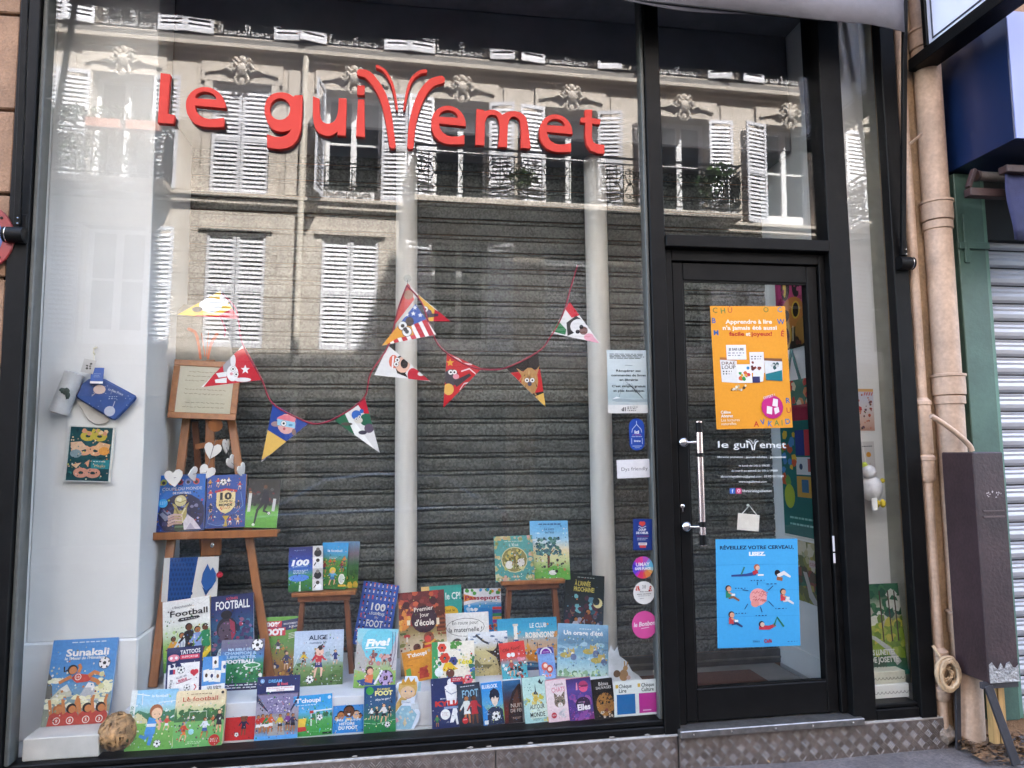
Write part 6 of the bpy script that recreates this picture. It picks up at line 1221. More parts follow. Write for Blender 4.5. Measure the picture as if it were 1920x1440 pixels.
q = [(1143,1276),(1208,1278),(1208,1210),(1143,1210)]; M, w, h = fit_quad(q, at(1170,1250,.1592), normal(0)); pr = Pr(w,h); pr.circ(.42,.16,.13,'a8825a',ry=.16); pr.circ(.46,.36,.07,'b8905f'); pr.line([(.44,.4),(.42,.56)],.035,'b8905f'); pr.line([(.49,.4),(.52,.54)],.035,'b8905f'); pr.circ(.22,.2,.10,'6a5038'); pr.circ(.56,.1,.06,'c8a8a0'); link('print', pr.mesh('standee_print', PM), b3, M)

# ================================================================== stickers and notices on the big pane
YG = .0205
def a_notice(p):
    p.bg('e2e4e6','a8bcc2','c4d2d8','cfdade','c8d4da'); p.rect(0,0,1,.13,'e6e4e2'); p.small(.06,.93,.92,4,'5a6468',.012,.022,3); p.rect(.42,.755,.6,.76,'5a6468')
    for i,(t,w_) in enumerate((('Récupérer ses',.58),('commandes de livres',.82),('en librairie',.44))): p.text(t,.5,.655-.072*i,.036,'20282c',w=w_,b=.025)
    for i,(t,w_) in enumerate((("C'est simple, gratuit",.80),('et plus écologique.',.74))): p.text(t,.5,.41-.072*i,.036,'20282c',w=w_,b=.025)
    p.poly([(.1,.2),(.12,.24),(.6,.215),(.84,.22),(.98,.24),(.98,.18),(.2,.18)],'9aaab0')
    for i in range(7): p.line([(.84,.22),(.7-.05*i,.34+.03*i),(.62-.06*i,.44-.012*i*i+.04*i)],.006,'4a5458')
    p.poly([(.3,.24),(.1,.22),(.2,.26)],'e4eaec'); p.text('d1',.36,.035,.06,'1a1a1c',b=.03); p.small(.45,.09,.7,3,'3a3a3c',.012,.026)
sheet('notice_sheet', [(1140.5,775),(1219,774.5),(1217,657),(1137.5,656)], YG+.001, a_notice, 'pale blue notice with an open book taped inside the glass by the door', 'notice', PM, .0005, back='d8dcdc')
def pillsheet(name, cx, cy_, rx, ry, cap, art, label, cat='sticker', col='1f4aa8', out=True):
    """round or pill shaped sticker on the glass"""
    Y = YG if True else .0115
    c = at(cx,cy_,Y); wx = (at(cx+rx,cy_,Y)-c).length; hz = abs(at(cx,cy_-ry,Y).z-c.z); n_ = 28; pts = []
    for k in range(n_):
        t = 2*math.pi*k/n_
        x, z = wx*math.cos(t), wx*math.sin(t)
        if cap: z += (hz-wx)*(1 if math.sin(t) >= 0 else -1)
        else: z = hz*math.sin(t)
        pts.append((c.x+x, c.z+z))
    o = MB().prism(pts, Y, Y+.0006).build(name, mat('sticker_'+col, tuple(x_*.58 for x_ in hx(col)), .5,.03,20,spec=.2))
    pr = Pr(2*wx,2*hz); art(pr)
    ya = Y-.0003
    link('print', pr.mesh(name+'_print', PMO), o, Matrix(((1,0,0,c.x-wx),(0,0,-1,ya),(0,1,0,c.z-hz),(0,0,0,1))))
    return tag(o, label, cat)
YG = .0085     # front of the pane: stickers on the street side
def a_ici(p):
    p.line([(.5,.92),(.5,.82),(.44,.78),(.22,.66),(.18,.56)],.03,'dfe8f4'); p.line([(.5,.82),(.56,.78),(.78,.66),(.82,.56)],.03,'dfe8f4'); p.text('ici',.5,.53,.10,'f4f6fa',w=.3,b=.05); p.text('je choisis',.5,.475,.035,'d86a9a',w=.56); p.text('mon libraire',.5,.42,.035,'eef2f8',w=.66); p.line([(.16,.38),(.16,.2)],.025,'dfe8f4'); p.line([(.84,.38),(.84,.2)],.025,'dfe8f4'); p.text('libraires',.52,.27,.06,'f0f4fa',w=.42,b=.04); p.rect(.2,.13,.8,.145,'c8d8f0'); p.rect(.34,.08,.66,.09,'c8d8f0')
pillsheet('pill_sticker', 1194, 814.5, 14.5, 30, True, a_ici, 'blue pill shaped sticker with a white outline drawing above the white paper strip', col='1f4aa8')
YG = .0215
sheet('paper_strip', [(1158,897),(1221,895),(1219,860),(1155.5,863)], YG, lambda p: (p.bg('eceaf0'), p.text('Dys friendly',.52,.40,.20,'4a4a52',w=.78,b=.0)), 'small white paper strip with black lettering taped inside the glass', 'notice', PM, .0004)
YG = .0085
def a_coeur(p):
    p.bg('1c3a86','1e3c8a'); p.circ(.41,.86,.10,'e04a42'); p.circ(.55,.86,.10,'e04a42'); p.poly([(.32,.84),(.64,.84),(.48,.75)],'e04a42'); p.line([(.28,.77),(.48,.71),(.68,.77)],.035,'dfe4f0'); p.text('COUP',.48,.62,.07,'f2f4f8',w=.4,b=.05); p.text('DE CŒUR',.48,.52,.07,'f2f4f8',w=.64,b=.05); p.rect(.18,.445,.82,.455,'c83a4a'); p.small(.22,.37,.78,2,'c8d0e4',.02,.05); p.rect(.28,.16,.72,.24,'f0ecec'); p.rect(.34,.08,.66,.155,'d84a4a'); p.rect(.34,.19,.66,.21,'8a3a4a')
sheet('heart_sticker', [(1187.5,1031.5),(1223,1031.5),(1222.5,973),(1186.5,973)], .0085, a_coeur, 'rectangular navy sticker with a red heart on the glass', 'sticker', PMO, .0005, back='1c3a86')
def a_umay(p):
    n_ = 20
    for ring, r0, r1 in ((0,.0,.25),(1,.25,.5)):
        for k in range(n_):
            a0, a1 = 2*math.pi*k/n_, 2*math.pi*(k+1)/n_
            col = ['6ac0e0','8a9ae0','c05ac0','e84a8a','d83a9a','7a3ac0','4a3ac0','5a4ad0','b03ac0','e03a6a','e85a4a','e88a4a','e8b06a','a8c8c8'][int(k/n_*14)]
            if r0 == 0: p.poly([(.5,.5),(.5+r1*math.cos(a0),.5+r1*math.sin(a0)),(.5+r1*math.cos(a1),.5+r1*math.sin(a1))],['6a5ad0',col,col]); p.z -= LAY
            else: p.poly([(.5+r0*math.cos(a0),.5+r0*math.sin(a0)),(.5+r1*math.cos(a0),.5+r1*math.sin(a0)),(.5+r1*math.cos(a1),.5+r1*math.sin(a1)),(.5+r0*math.cos(a1),.5+r0*math.sin(a1))],col); p.z -= LAY
    p.z += LAY; p.text('UMAY',.5,.56,.17,'f6f6fa',w=.66,b=.02); p.text('SAFE PLACE',.49,.40,.11,'f6f6fa',w=.76,b=.05)
pillsheet('rainbow_sticker', 1205.5, 1064, 19.5, 21, False, a_umay, 'round rainbow coloured sticker, topmost of the three round ones', col='6a4ac0')
def a_pay(p):
    for i in range(3): p.line([(.44+.06*i,.68),(.47+.06*i,.76),(.44+.06*i,.84)],.022,'4a4a4e')
    p.scatter(9,.12,.62,.28,.78,.05,['c83a34','a82c2c','e06a5a'],3); p.scatter(9,.74,.58,.88,.78,.05,['c83a34','a82c2c','e06a5a'],4); p.text('Avec vous',.5,.53,.06,'3a3a3e',w=.42,b=.02); p.text('sans contact',.5,.43,.06,'3a3a3e',w=.66,b=.02); p.small(.22,.36,.78,1,'8a8a8e',.02); p.small(.3,.24,.5,1,'3a3a3e',.025)
pillsheet('white_sticker', 1207.5, 1111.5, 20, 21.5, False, a_pay, 'round white sticker with small red drawings, middle of the three round ones', col='ecebe6')
pillsheet('pink_sticker', 1208.5, 1171.5, 23.5, 26, False, lambda p: (p.text('le Bonbon',.5,.46,.17,'fbeef4',w=.86,b=.02,sh=.25,rot=4), p.line([(.36,.37),(.68,.41)],.02,'fbeef4')), 'plain pink round sticker, lowest of the three round ones', col='d9559c')
def a_cheque(p):
    p.bg('dfe6e2','e6ecea'); p.rect(.06,.06,.46,.62,'1668a8'); p.rect(.54,.06,.94,.62,'b8268e'); p.rect(.04,.80,.10,.90,'e0b84a'); p.rect(.52,.80,.58,.90,'e0b84a'); p.text('Chèque',.11,.80,.11,'3a4448',al='L',w=.28,b=.02); p.text('Lire',.11,.67,.11,'3a4448',al='L',b=.02); p.text('Chèque',.60,.80,.11,'3a4448',al='L',w=.28,b=.02); p.text('Culture',.60,.67,.11,'3a4448',al='L',w=.27,b=.02); p.rect(.62,.12,.80,.15,'e8a8d8')
sheet('voucher_card', [(1152,1345),(1238.5,1338),(1236,1272),(1150.5,1278)], .0215, a_cheque, 'white card with a blue and a magenta square in the bottom right corner', 'card', PM, .0006)

# ================================================================== on the door
YD = .0445; PMP = print_mat('printed poster', .5, 0, .12, .86)
def a_orange(p):
    p.bg('efa02c','f2a42e','f2a42e'); 
    for t,x,y,c,r in (('C',.06,.945,'7a7a3c',-5),('H',.17,.94,'6a8a4a',5),('Ù',.26,.945,'c86a3a',0),('O',.74,.95,'8a8a3c',0),('C',.93,.95,'6a8ab0',10),('B',.04,.86,'3a6ab0',0),('M',.06,.76,'3a6ab0',0),('W',.93,.85,'3a6ab0',0),('É',.94,.75,'c03a34',-8),('R',.96,.2,'3a6ab0',0),('U',.96,.12,'c0563a',0),('A',.52,.015,'c8382c',0),('V',.61,.03,'3a6ab0',8),('K',.70,.015,'3a7ab8',-8),('A',.79,.02,'6a8a4a',0),('I',.86,.02,'6a8a4a',0),('D',.94,.03,'3a7ab8',5)): p.text(t,x,y,.045,c,rot=r,b=.02)
    p.text('Apprendre à lire',.50,.855,.034,'fdf2e2',w=.62,b=.03); p.text("n'a jamais été aussi",.51,.805,.034,'fdf2e2',w=.72,b=.03); p.text('facile',.33,.755,.034,'c0342a',w=.20,b=.03); p.text('et',.48,.755,.034,'fdf2e2',b=.03); p.text('joyeux!',.66,.755,.034,'c0342a',w=.28,b=.03)
    p.poly([(.10,.38),(.30,.37),(.31,.55),(.09,.56)],'eceae6'); p.poly([(.09,.56),(.31,.55),(.31,.575),(.09,.58)],'b8743c'); p.text('DRAE',.2,.52,.025,'6a3a2c',w=.18); p.text('LOUP',.2,.485,.03,'3a2a28',w=.18); p.small(.12,.46,.24,2,'3a3a3a',.01,.02); p.poly([(.18,.56),(.18,.68),(.44,.68),(.44,.56)],'f2f0ee'); p.text('JE SAIS LIRE',.31,.635,.02,'2a2a30',w=.2,b=.03); p.small(.2,.61,.42,2,'8a8a94',.008,.02)
    p.poly([(.48,.45),(.48,.62),(.67,.62),(.67,.45)],'f2eeee'); p.small(.5,.58,.65,2,'4a4a50',.008,.02); p.scatter(7,.5,.48,.64,.54,.03,['8a3a2c','6a2a24'],4); p.poly([(.30,.37),(.50,.37),(.49,.52),(.30,.52)],'f4f4f2'); p.scatter(9,.34,.39,.46,.47,.03,['e06a3a','3a9a4a','c83a3a','e8b03a'],5); p.circ(.45,.49,.02,'3a8ac0'); p.poly([(.50,.37),(.64,.38),(.66,.46),(.52,.47)],'eceef2'); p.poly([(.50,.37),(.60,.37),(.60,.42),(.50,.42)],'3a3a6a'); p.poly([(.68,.39),(.90,.38),(.91,.54),(.67,.55)],'e4e6e4'); p.poly([(.68,.39),(.90,.38),(.90,.47),(.68,.44)],'1f7a84'); p.poly([(.67,.55),(.91,.54),(.91,.565),(.67,.57)],'8a5a3c'); p.scatter(6,.7,.48,.88,.53,.03,['3a5a5c','c8ccc8'],6)
    p.scatter(14,.2,.31,.44,.35,.02,['f4e8cc','5a4a30','c8b48a'],7); p.circ(.74,.17,.145,'c8247c'); p.circ(.74,.17,.13,'cc2880'); p.text('OFFERT !',.71,.245,.022,'fbe6f0',w=.16,rot=14); p.poly([(.66,.12),(.73,.11),(.74,.17),(.67,.18)],'f6eef2'); p.poly([(.74,.18),(.81,.17),(.82,.23),(.76,.24)],'f6eef2'); p.poly([(.77,.11),(.83,.13),(.82,.17),(.76,.16)],'f6eef2')
    p.text('Céline',.06,.125,.024,'fdf4e6',al='L',b=.03); p.text('Alvarez',.06,.095,.024,'fdf4e6',al='L',b=.03); p.text('Les lectures',.06,.062,.024,'fdf0dc',al='L',b=.0); p.text('naturelles',.06,.032,.024,'fdf0dc',al='L',b=.0)
sheet('orange_poster', [(1342,803.5),(1483,803.5),(1475,572.5),(1333,575.5)], YD, a_orange, 'bright orange reading poster hung on the door glass', 'poster', PMP, .0006, back='e8b050')
def a_brain(p):
    p.bg('45a8e2','4cb0ea','4cb0ea'); 
    for y in (.28,.52,.76): p.line([(0,y),(.4,y+.003),(1,y-.002)],.004,'3c9ad4')
    p.text('RÉVEILLEZ VOTRE CERVEAU,',.5,.905,.034,'16284a',w=.90,b=.03); p.text('LISEZ.',.5,.845,.034,'fafcfe',w=.2,b=.06)
    p.circ(.5,.46,.105,'f0a8a4',ry=.095); p.circ(.46,.40,.05,'e8988e',ry=.04)
    rn = random.Random(5)
    for i in range(16): x,y = .5+rn.uniform(-.07,.07), .46+rn.uniform(-.05,.05); p.line([(x,y),(x+.02,y+.012),(x+.03,y-.006),(x+.05,y+.006)],.008,'c86a66')
    def reader(x,y,c,d,s=1): p.line([(x,y),(x+.06*s,y+.005),(x+.13*s,y-.03)],[.035,.03,.02],d); p.line([(x,y),(x-.005*s,y+.06)],[.06,.05],c); p.circ(x+.0,y+.085,.036,'3a2a24'); p.circ(x+.008*s,y+.08,.028,'e0a888'); p.line([(x,y+.05),(x+.05*s,y+.03)],.015,'e0a888'); p.rect(x+.04*s if s>0 else x-.08,y+.015,x+.08 if s>0 else x-.04,y+.035,'f0f0ec')
    p.line([(.18,.66),(.36,.665),(.48,.68)],[.02,.03,.045],'3a4a8a'); p.line([(.30,.67),(.34,.74)],.018,'3a7a6a'); p.line([(.44,.68),(.50,.70)],[.04,.05],'c83a44'); p.circ(.49,.735,.036,'b8643c'); p.circ(.50,.73,.026,'ecc0a4'); p.rect(.50,.655,.57,.67,'f0ece4')
    p.circ(.74,.68,.035,'2a2226'); p.line([(.74,.65),(.82,.68),(.90,.64)],[.04,.045,.02],'f0ece8'); p.line([(.73,.63),(.80,.62)],.04,'a86a48')
    reader(.14,.46,'2f8a6a','8a5a44'); reader(.80,.42,'d0404a','e6e4ea'); reader(.17,.22,'c8484a','3a4a7a',1); p.line([(.5,.18),(.62,.175),(.70,.20)],[.05,.045,.03],'c83a4a'); p.circ(.53,.21,.034,'2c2430'); p.circ(.54,.205,.026,'eccab4'); p.line([(.68,.19),(.72,.27),(.80,.18)],.022,'2f7a5a')
    for a_,b_ in (((.49,.57),(.49,.60)),((.62,.52),(.68,.56)),((.38,.52),(.31,.53)),((.37,.40),(.33,.35)),((.52,.37),(.54,.32)),((.62,.42),(.68,.37))): p.line([a_,b_],.008,'2a3a5a')
    for x,y in ((.49,.61),(.68,.575),(.3,.54),(.3,.31),(.54,.285),(.78,.345)): p.small(x-.08,y,x+.09,1,'2a4a78',.008,seed=int(x*100))
    p.text('Idées',.46,.045,.024,'24345a',b=.0); p.text('Café',.60,.04,.032,'a8344a',b=.04); p.small(.84,.04,.96,1,'2a4a78',.006)
sheet('blue_poster', [(1346,1217),(1502,1209),(1494,1011),(1341,1010)], YD, a_brain, 'sky blue poster with a pink brain and small readers on the door glass', 'poster', PMP, .0006, back='58a8d8')
# white vinyl lettering on the door glass
def vinyl(p):
    Wt = 'e2e6e6'
    p.text('le',.095,.80,.12,Wt,b=.004,w=.15); p.text('gui',.345,.80,.12,Wt,b=.004,w=.21); p.text('emet',.81,.80,.12,Wt,b=.004,w=.38)
    for st, w_ in (([(.42,.92),(.47,.90),(.50,.84),(.515,.76)],.016),([(.455,.95),(.50,.92),(.52,.87)],.006),([(.57,.95),(.545,.92),(.53,.87)],.006),([(.60,.92),(.565,.90),(.545,.84),(.535,.76)],.016)): p.line(st,w_,Wt)
    p.text('librairie jeunesse . jeunes adultes . parentalité',.5,.625,.038,Wt,w=.98,b=.006)
    for i,(t,w_) in enumerate((('le lundi de 14h à 19h30',.44),('du mardi au samedi de 10h à 19h30',.66))): p.text(t,.53,.475-.085*i,.04,Wt,w=w_,b=.004)
    p.text('librairieleguillemet@gmail.com . 09 83 83 79 89',.5,.29,.04,Wt,w=.90,b=.004); p.text('www.leguillemet.com',.5,.20,.04,Wt,w=.40,b=.004); p.rect(.17,.015,.245,.11,'3a62b0'); p.text('f',.21,.03,.06,'e8eef6'); p.rect(.26,.015,.335,.11,'c84a7a'); p.circ(.297,.062,.022,'f0d8e0'); p.circ(.297,.062,.013,'c84a7a'); p.text('librairieleguillemet',.56,.04,.045,Wt,w=.42,b=.004)
q = [(1347,927),(1477,927),(1473,818),(1342,818)]; M, w, h = fit_quad(q, at(1410,870,.0435), normal(0)); vn = empty('door_lettering', M=M); tag(vn, 'white lettering with the shop name and opening hours on the door glass', 'lettering')
pr = Pr(w,h); vinyl(pr); link('lettering_print', pr.mesh('vinyl', PM), vn)
# blank tag on a suction hook
tg = empty('hanging_tag', (0,0,0)); tag(tg, 'blank white tag hanging from a clear suction hook on the door', 'tag')
c = at(1405,945,.058); MB().lathe([(.004,.0),(.022,.0),(.018,.006),(.008,.012),(.007,.02)],18,Matrix.Translation(Vector((c.x,.055,c.z)))@Matrix.Rotation(R_(-90),4,'X')).build('suction_cup', CLEAR, tg, smooth=True)
MB().blob((c.x,.074,c.z-.008), .008, 2, 0, 0).build('peg', WHITEW, tg)
MB().tube([at(1389,966,.075), at(1405,948,.076), at(1420,967,.077)], .003, 6).build('cord', WHITEW, tg)
M, w, h = fit_quad([(1380,993),(1421,997),(1426,966),(1386,962)], at(1403,980,.07), normal(0)); o = MB().box((0,0,-.003),(w,h,0)).build('card', mat('cream card','d2ccc2',.7,.05,20), tg, bevel=.001); o.matrix_world = M

# ================================================================== on the partition, behind the door glass
XP = 2.4505; nP = Vector((-1,0,0))
def wall_sheet(name, y0, y1, z0, z1, art, label, cat, th=.002, m=None, root=None):
    M = Matrix(((0,0,-1,XP-th),(-1,0,0,y1),(0,1,0,z0),(0,0,0,1)))   # u runs from far (y1) to near (y0)
    o = MB().box((0,0,-th),(y1-y0,z1-z0,0)).build(name, mat('poster back','d8d6d0',.7)); o.matrix_world = M
    pr = Pr(y1-y0, z1-z0); art(pr); link('print', pr.mesh(name, m or PM), o, Matrix.Translation((0,0,.0004))); return tag(o, label, cat)
def a_monster(p):
    p.bg('2c2620','3a3024','7a6a34','b0603a','a8386a','b03a72','a8346c'); p.circ(.42,.80,.34,'c0447c',ry=.36); p.circ(.32,.84,.14,'2a1c20',ry=.22); p.circ(.66,.82,.13,'2a1c20',ry=.2); p.circ(.3,.84,.05,'d8b84a',ry=.16); p.scatter(20,.0,.55,1,1,.08,['982c60','c85a84','8a2a54'],3); p.circ(.5,.48,.36,'c8803a',ry=.26); p.circ(.62,.50,.13,'e0b83c',ry=.15); p.circ(.62,.50,.09,'2c2018',ry=.12); p.circ(.30,.46,.12,'2c2018',ry=.1); p.circ(.28,.2,.2,'c89a3c',ry=.24); p.circ(.28,.18,.12,'5a2c34',ry=.16); p.circ(.76,.2,.18,'b0803a',ry=.22); p.line([(.5,.1),(.52,.3)],.03,'e8dcb8'); p.scatter(10,.1,.02,.95,.12,.08,['3a2c24','6a3a34'],5)
wall_sheet('monster_poster', .42, .80, 2.18, 2.66, a_monster, 'magenta and orange monster poster at the top behind the door', 'poster')
def a_organ(p):
    p.bg('1c6460','1f6a66','22706a','1f6a66'); p.rect(.0,.86,1,1,'3a7a6a'); p.scatter(22,.02,.84,.98,.98,.09,['c83a3a','3a6a9a','e8d8b8','2c5a44','d88a5a'],3); p.rect(.05,.74,.98,.84,'a83048'); p.rect(.46,.52,.72,.68,'283c86'); p.rect(.73,.52,.98,.68,'c83a44'); p.rect(.46,.40,.98,.51,'d0d4d8'); p.rect(.8,.42,.98,.5,'b85a5a'); p.circ(.6,.45,.05,'3a4a6a'); p.rect(.46,.26,.98,.39,'c89a44'); p.rect(.60,.29,.8,.37,'3a6a8a'); p.scatter(16,.04,.3,.42,.66,.10,['c85a34','6a9a44','d8b43a','4a8ac0'],5); p.circ(.22,.26,.16,'a8b83a',ry=.2); p.rect(0,.0,1,.015,'d8d8d0'); p.small(.2,.12,.9,2,'8ac0b8',.012,.04)
org = wall_sheet('wall_organizer', .42, .80, 1.00, 1.98, a_organ, 'green fabric wall organizer with coloured pockets behind the door', 'organizer', .012, PMC)
MB().tube([(XP-.012,.70,1.98),(XP-.012,.62,2.17),(XP-.012,.54,1.98)], .010, 6).build('strap', mat('teal strap','1f6a66',.8), org).matrix_parent_inverse = org.matrix_world.inverted()
def a_paint(p):
    p.bg('7a7a44','8a8a5c','6a6a4a','9a8a7a','b8b0a0','9aa078','8a8a54'); p.scatter(60,.0,.5,1,1,.13,['8a8a4a','b8b088','6a7044','d0c8b0','a89a48'],3); p.scatter(40,.0,.2,1,.55,.12,['2f5a44','5a4a34','8a4a3a','3a6a50','4a5038'],4); p.scatter(30,0,0,1,.22,.12,['8a8a3a','6a6a3c','a89a4a'],5); p.poly([(.4,.5),(.5,.3),(.56,.1),(.7,0),(.86,0),(.66,.2),(.52,.5)],'b8b4ac'); p.rect(.05,.42,.36,.56,'8a5040'); p.rect(.6,.6,1,.72,'c8b4b0'); p.text('CONTES',.8,.63,.05,'a8586a',w=.36)
wall_sheet('landscape_poster', .40, .76, .62, .985, a_paint, 'tall painted woodland poster low on the partition behind the door', 'poster')

# ================================================================== in the narrow side window
def a_niche1(p):
    p.bg('c89a8a','d8b8a8','d8d0d0','cfd0e0','c8c8de'); p.rect(0,.93,1,1,'d8a868'); p.scatter(36,.05,.06,.95,.9,.07,['3a3a34','8a3a34','b8543c','5a6a4a','c87a5a','6a4a5a'],4); p.poly([(.1,.52),(.2,.6),(.38,.56),(.4,.48),(.12,.48)],'c03a3a')
    for i in range(4): p.poly([(.5+.12*i,.84),(.56+.12*i,.84),(.62+.12*i,.92),(.56+.12*i,.92)],'c85a5a')
sheet('alphabet_card', [(1604,808),(1641,807),(1636,730),(1598,728)], .2175, a_niche1, 'picture card with small drawings pinned high in the narrow side window', 'card', PM, .003)
sheet('orange_dot_card', [(1616,890),(1643,888),(1638,828),(1608,828)], .2175, lambda p: (p.bg('cfcccc'), p.circ(.6,.6,.16,'d8983a'), p.small(.2,.84,.9,1,'5a5a64',.03), p.scatter(6,.2,.1,.7,.3,.1,['c8c0b8','a8b0a0'],3)), 'pale card with an orange dot above the hanging plush bird', 'card', PM, .003)
gb = empty('plush_bird', (0,0,0)); tag(gb, 'white plush bird with yellow feet hanging in the narrow side window', 'soft toy')
PLW = mat('white plush','cfcfd2',.95,.08,30,.5,200); c = at(1634,915,.13)
MB().blob((c.x,c.y,c.z), .060, 3, 1, .02, (1.0,.9,1.25)).blob((c.x-.018,c.y-.01,c.z+.088), .040, 3, 2, .02).build('body', PLW, gb, smooth=True)
for dx in (.014,.05): MB().blob((c.x+dx,c.y-.02,c.z-.085), .016, 2, 3, .05, (1,1,1.5)).build('foot', mat('yellow plush','d8c03a',.9), gb, smooth=True)
MB().blob((c.x+.062,c.y-.01,c.z+.04), .014, 2, 5, .05).build('beak', mat('yellow plush','d8c03a',.9), gb, smooth=True)
MB().blob((c.x-.034,c.y,c.z+.125), .018, 2, 6, .2).build('crest', mat('lime plush','b4c04a',.9), gb, smooth=True)
MB().box((c.x-.055,c.y-.075,c.z-.115),(c.x-.022,c.y-.072,c.z-.05)).build('care_tag', WHITEW, gb)
MB().tube([(c.x-.02,c.y,c.z+.11),(c.x-.02,c.y+.04,c.z+.3)], .001, 4).build('thread', WHITEW, gb)
def a_josette(p):
    p.bg('2f7a6a','3a6a4a','6a8a34','8aa83a','7a8a3c','c8c8b0','3a6a48','2f6a44'); p.scatter(40,.0,.66,1,1,.13,['2c6a44','1f5a3c','3f7a4a','d8d8c8'],3); p.scatter(20,0,.5,.6,.7,.12,['c8c8b4','b0b098','e0e0d0'],4); p.scatter(40,.3,.2,1,.62,.12,['8aa834','a8b84a','6a8a30','c8c04a'],5); p.line([(0,.46),(.3,.40),(.6,.28),(.8,.12)],[.05,.08,.1,.14],'c0c4c0')
    for x in (.5,.7,.85): p.line([(x,.36),(x+.02,.92)],.03,'4a3a28')
    p.rect(.0,.08,.5,.2,'3a5a44'); p.text('LES LUNETTES',.42,.22,.06,'eceee4',w=.6,b=.03); p.text('DE JOSETTE',.46,.14,.06,'eceee4',w=.66,b=.03); p.small(.2,.08,.6,1,'c8d0c0',.012); p.rect(0,0,1,.05,'3a8a80')
sheet('woodland_poster', [(1622,1268),(1703,1263),(1684,1093),(1606,1096)], .16, a_josette, 'green woodland picture poster standing on boxes in the narrow side window', 'poster', PMG, .006, 6)
bxs = MB().box((2.48,.05,.2262),(2.69,.218,.296)).build('scalloped_box', WHITEW, bevel=.003); tag(bxs, 'white box with a scalloped line, lower of the two in the side window', 'box')
bx2 = MB().box((2.48,.065,.2965),(2.685,.218,.360)).build('scalloped_box', mat('cream box','c9c8b4',.6), bevel=.003); tag(bx2, 'cream box with a scalloped line, upper of the two in the side window', 'box')
for o, y, z, w_ in ((bxs,.0496,.262,.20),(bx2,.0646,.33,.195)):
    m = MB()
    for i in range(9): m.tube([(2.485+w_/9*(i+.5+.42*math.cos(R_(180+18*k))), y, z+.012*math.sin(R_(180+18*k))) for k in range(11)], .0012, 4, False)
    m.build('scallop_line', mat('grey ink','5a5c56',.6), o)

# ================================================================== right of the shop: pipes, neighbour
PIPE = mat('beige painted pipe','b0937c',.6,.16,4,.2,50, fine=.16)
bp = empty('downpipe', (0,0,0)); tag(bp, 'thick beige rainwater downpipe right of the shop front', 'downpipe')
R0 = .070; yc = -.045; xc = (at(1745,600,yc).x+at(1795,600,yc).x)/2
MB().tube([(xc-.014,yc,-.01),(xc-.005,yc,.55),(xc+.003,yc,4.6)], R0, 32).build('pipe', PIPE, bp, smooth=True)
for z in (.62,1.885,2.86,3.87):
    MB().lathe([(R0+.001,z-.055),(R0+.012,z-.05),(R0+.013,z),(R0+.012,z+.045),(R0+.018,z+.05),(R0+.018,z+.062),(R0+.001,z+.066)],32,Matrix.Translation((xc,yc,0))).build('collar', PIPE, bp, smooth=True)
    MB().lathe([(R0+.0005,z-.105),(R0+.007,z-.1),(R0+.007,z-.058),(R0+.0005,z-.056)],32,Matrix.Translation((xc,yc,0))).build('socket', PIPE, bp, smooth=True)
sp = empty('slim_pipe', (0,0,0)); tag(sp, 'slim beige ribbed pipe tight against the black corner post', 'pipe')
ys_ = -.03; xs_ = at(1719,600,ys_).x
MB().tube([(xs_,ys_,.03),(xs_,ys_,4.4)], .026, 20).build('pipe', PIPE, sp, smooth=True)
for z, r_, h_ in ((1.66,.040,.28),(1.44,.042,.12),(.44,.042,.08),(.27,.042,.05)):
    MB().lathe([(.0265,z-.02-h_/2),(r_,z-h_/2),(r_,z+h_/2-.02),(r_+.004,z+h_/2-.018),(r_+.004,z+h_/2),(.0265,z+h_/2+.02)],20,Matrix.Translation((xs_,ys_,0))).build('sleeve', PIPE, sp, smooth=True)
MB().blob((xs_+.012,ys_,.06), .055, 2, 4, .25, (1,.8,.9)).build('mortar_foot', mat('crumbling mortar','8a7a6c',.95,.3,30,.8,80), sp)
# coiled cable
cc = empty('cable_coil', (0,0,0)); tag(cc, 'coil of dirty beige cable hanging beside the slim pipe', 'cable coil')
c0 = at(1774,1262,-.1); m = MB(); pts = []; rn = random.Random(3)
for k in range(150):
    t = k*.21; r_ = .066 + .010*math.sin(t*.37) + rn.uniform(-.003,.003); pts.append((c0.x + r_*.80*math.cos(t), c0.y - .03*math.sin(t*.13), c0.z + r_*1.12*math.sin(t)))
m.tube(pts, .009, 6); m.build('coil', mat('dirty cream cable','bb9f7e',.75,.2,12,.3,50), cc, smooth=True)
MB().tube([(c0.x-.02,c0.y+.01,c0.z+.08),(c0.x-.035,c0.y+.04,c0.z+.13)], .008, 6).build('tail', mat('dirty cream cable','bb9f7e'), cc)
for i in range(7): a_=rn.uniform(0,6.28); MB().tube([(c0.x+.035*math.cos(a_),c0.y,c0.z+.045*math.sin(a_)),(c0.x+.03*math.cos(a_+1.3),c0.y-.012,c0.z+.03*math.sin(a_+1.3)),(c0.x+.02*math.cos(a_+2.6),c0.y,c0.z+.03*math.sin(a_+2.6))], .006, 5).build('loose_loop', mat('dirty cream cable','bb9f7e'), cc)
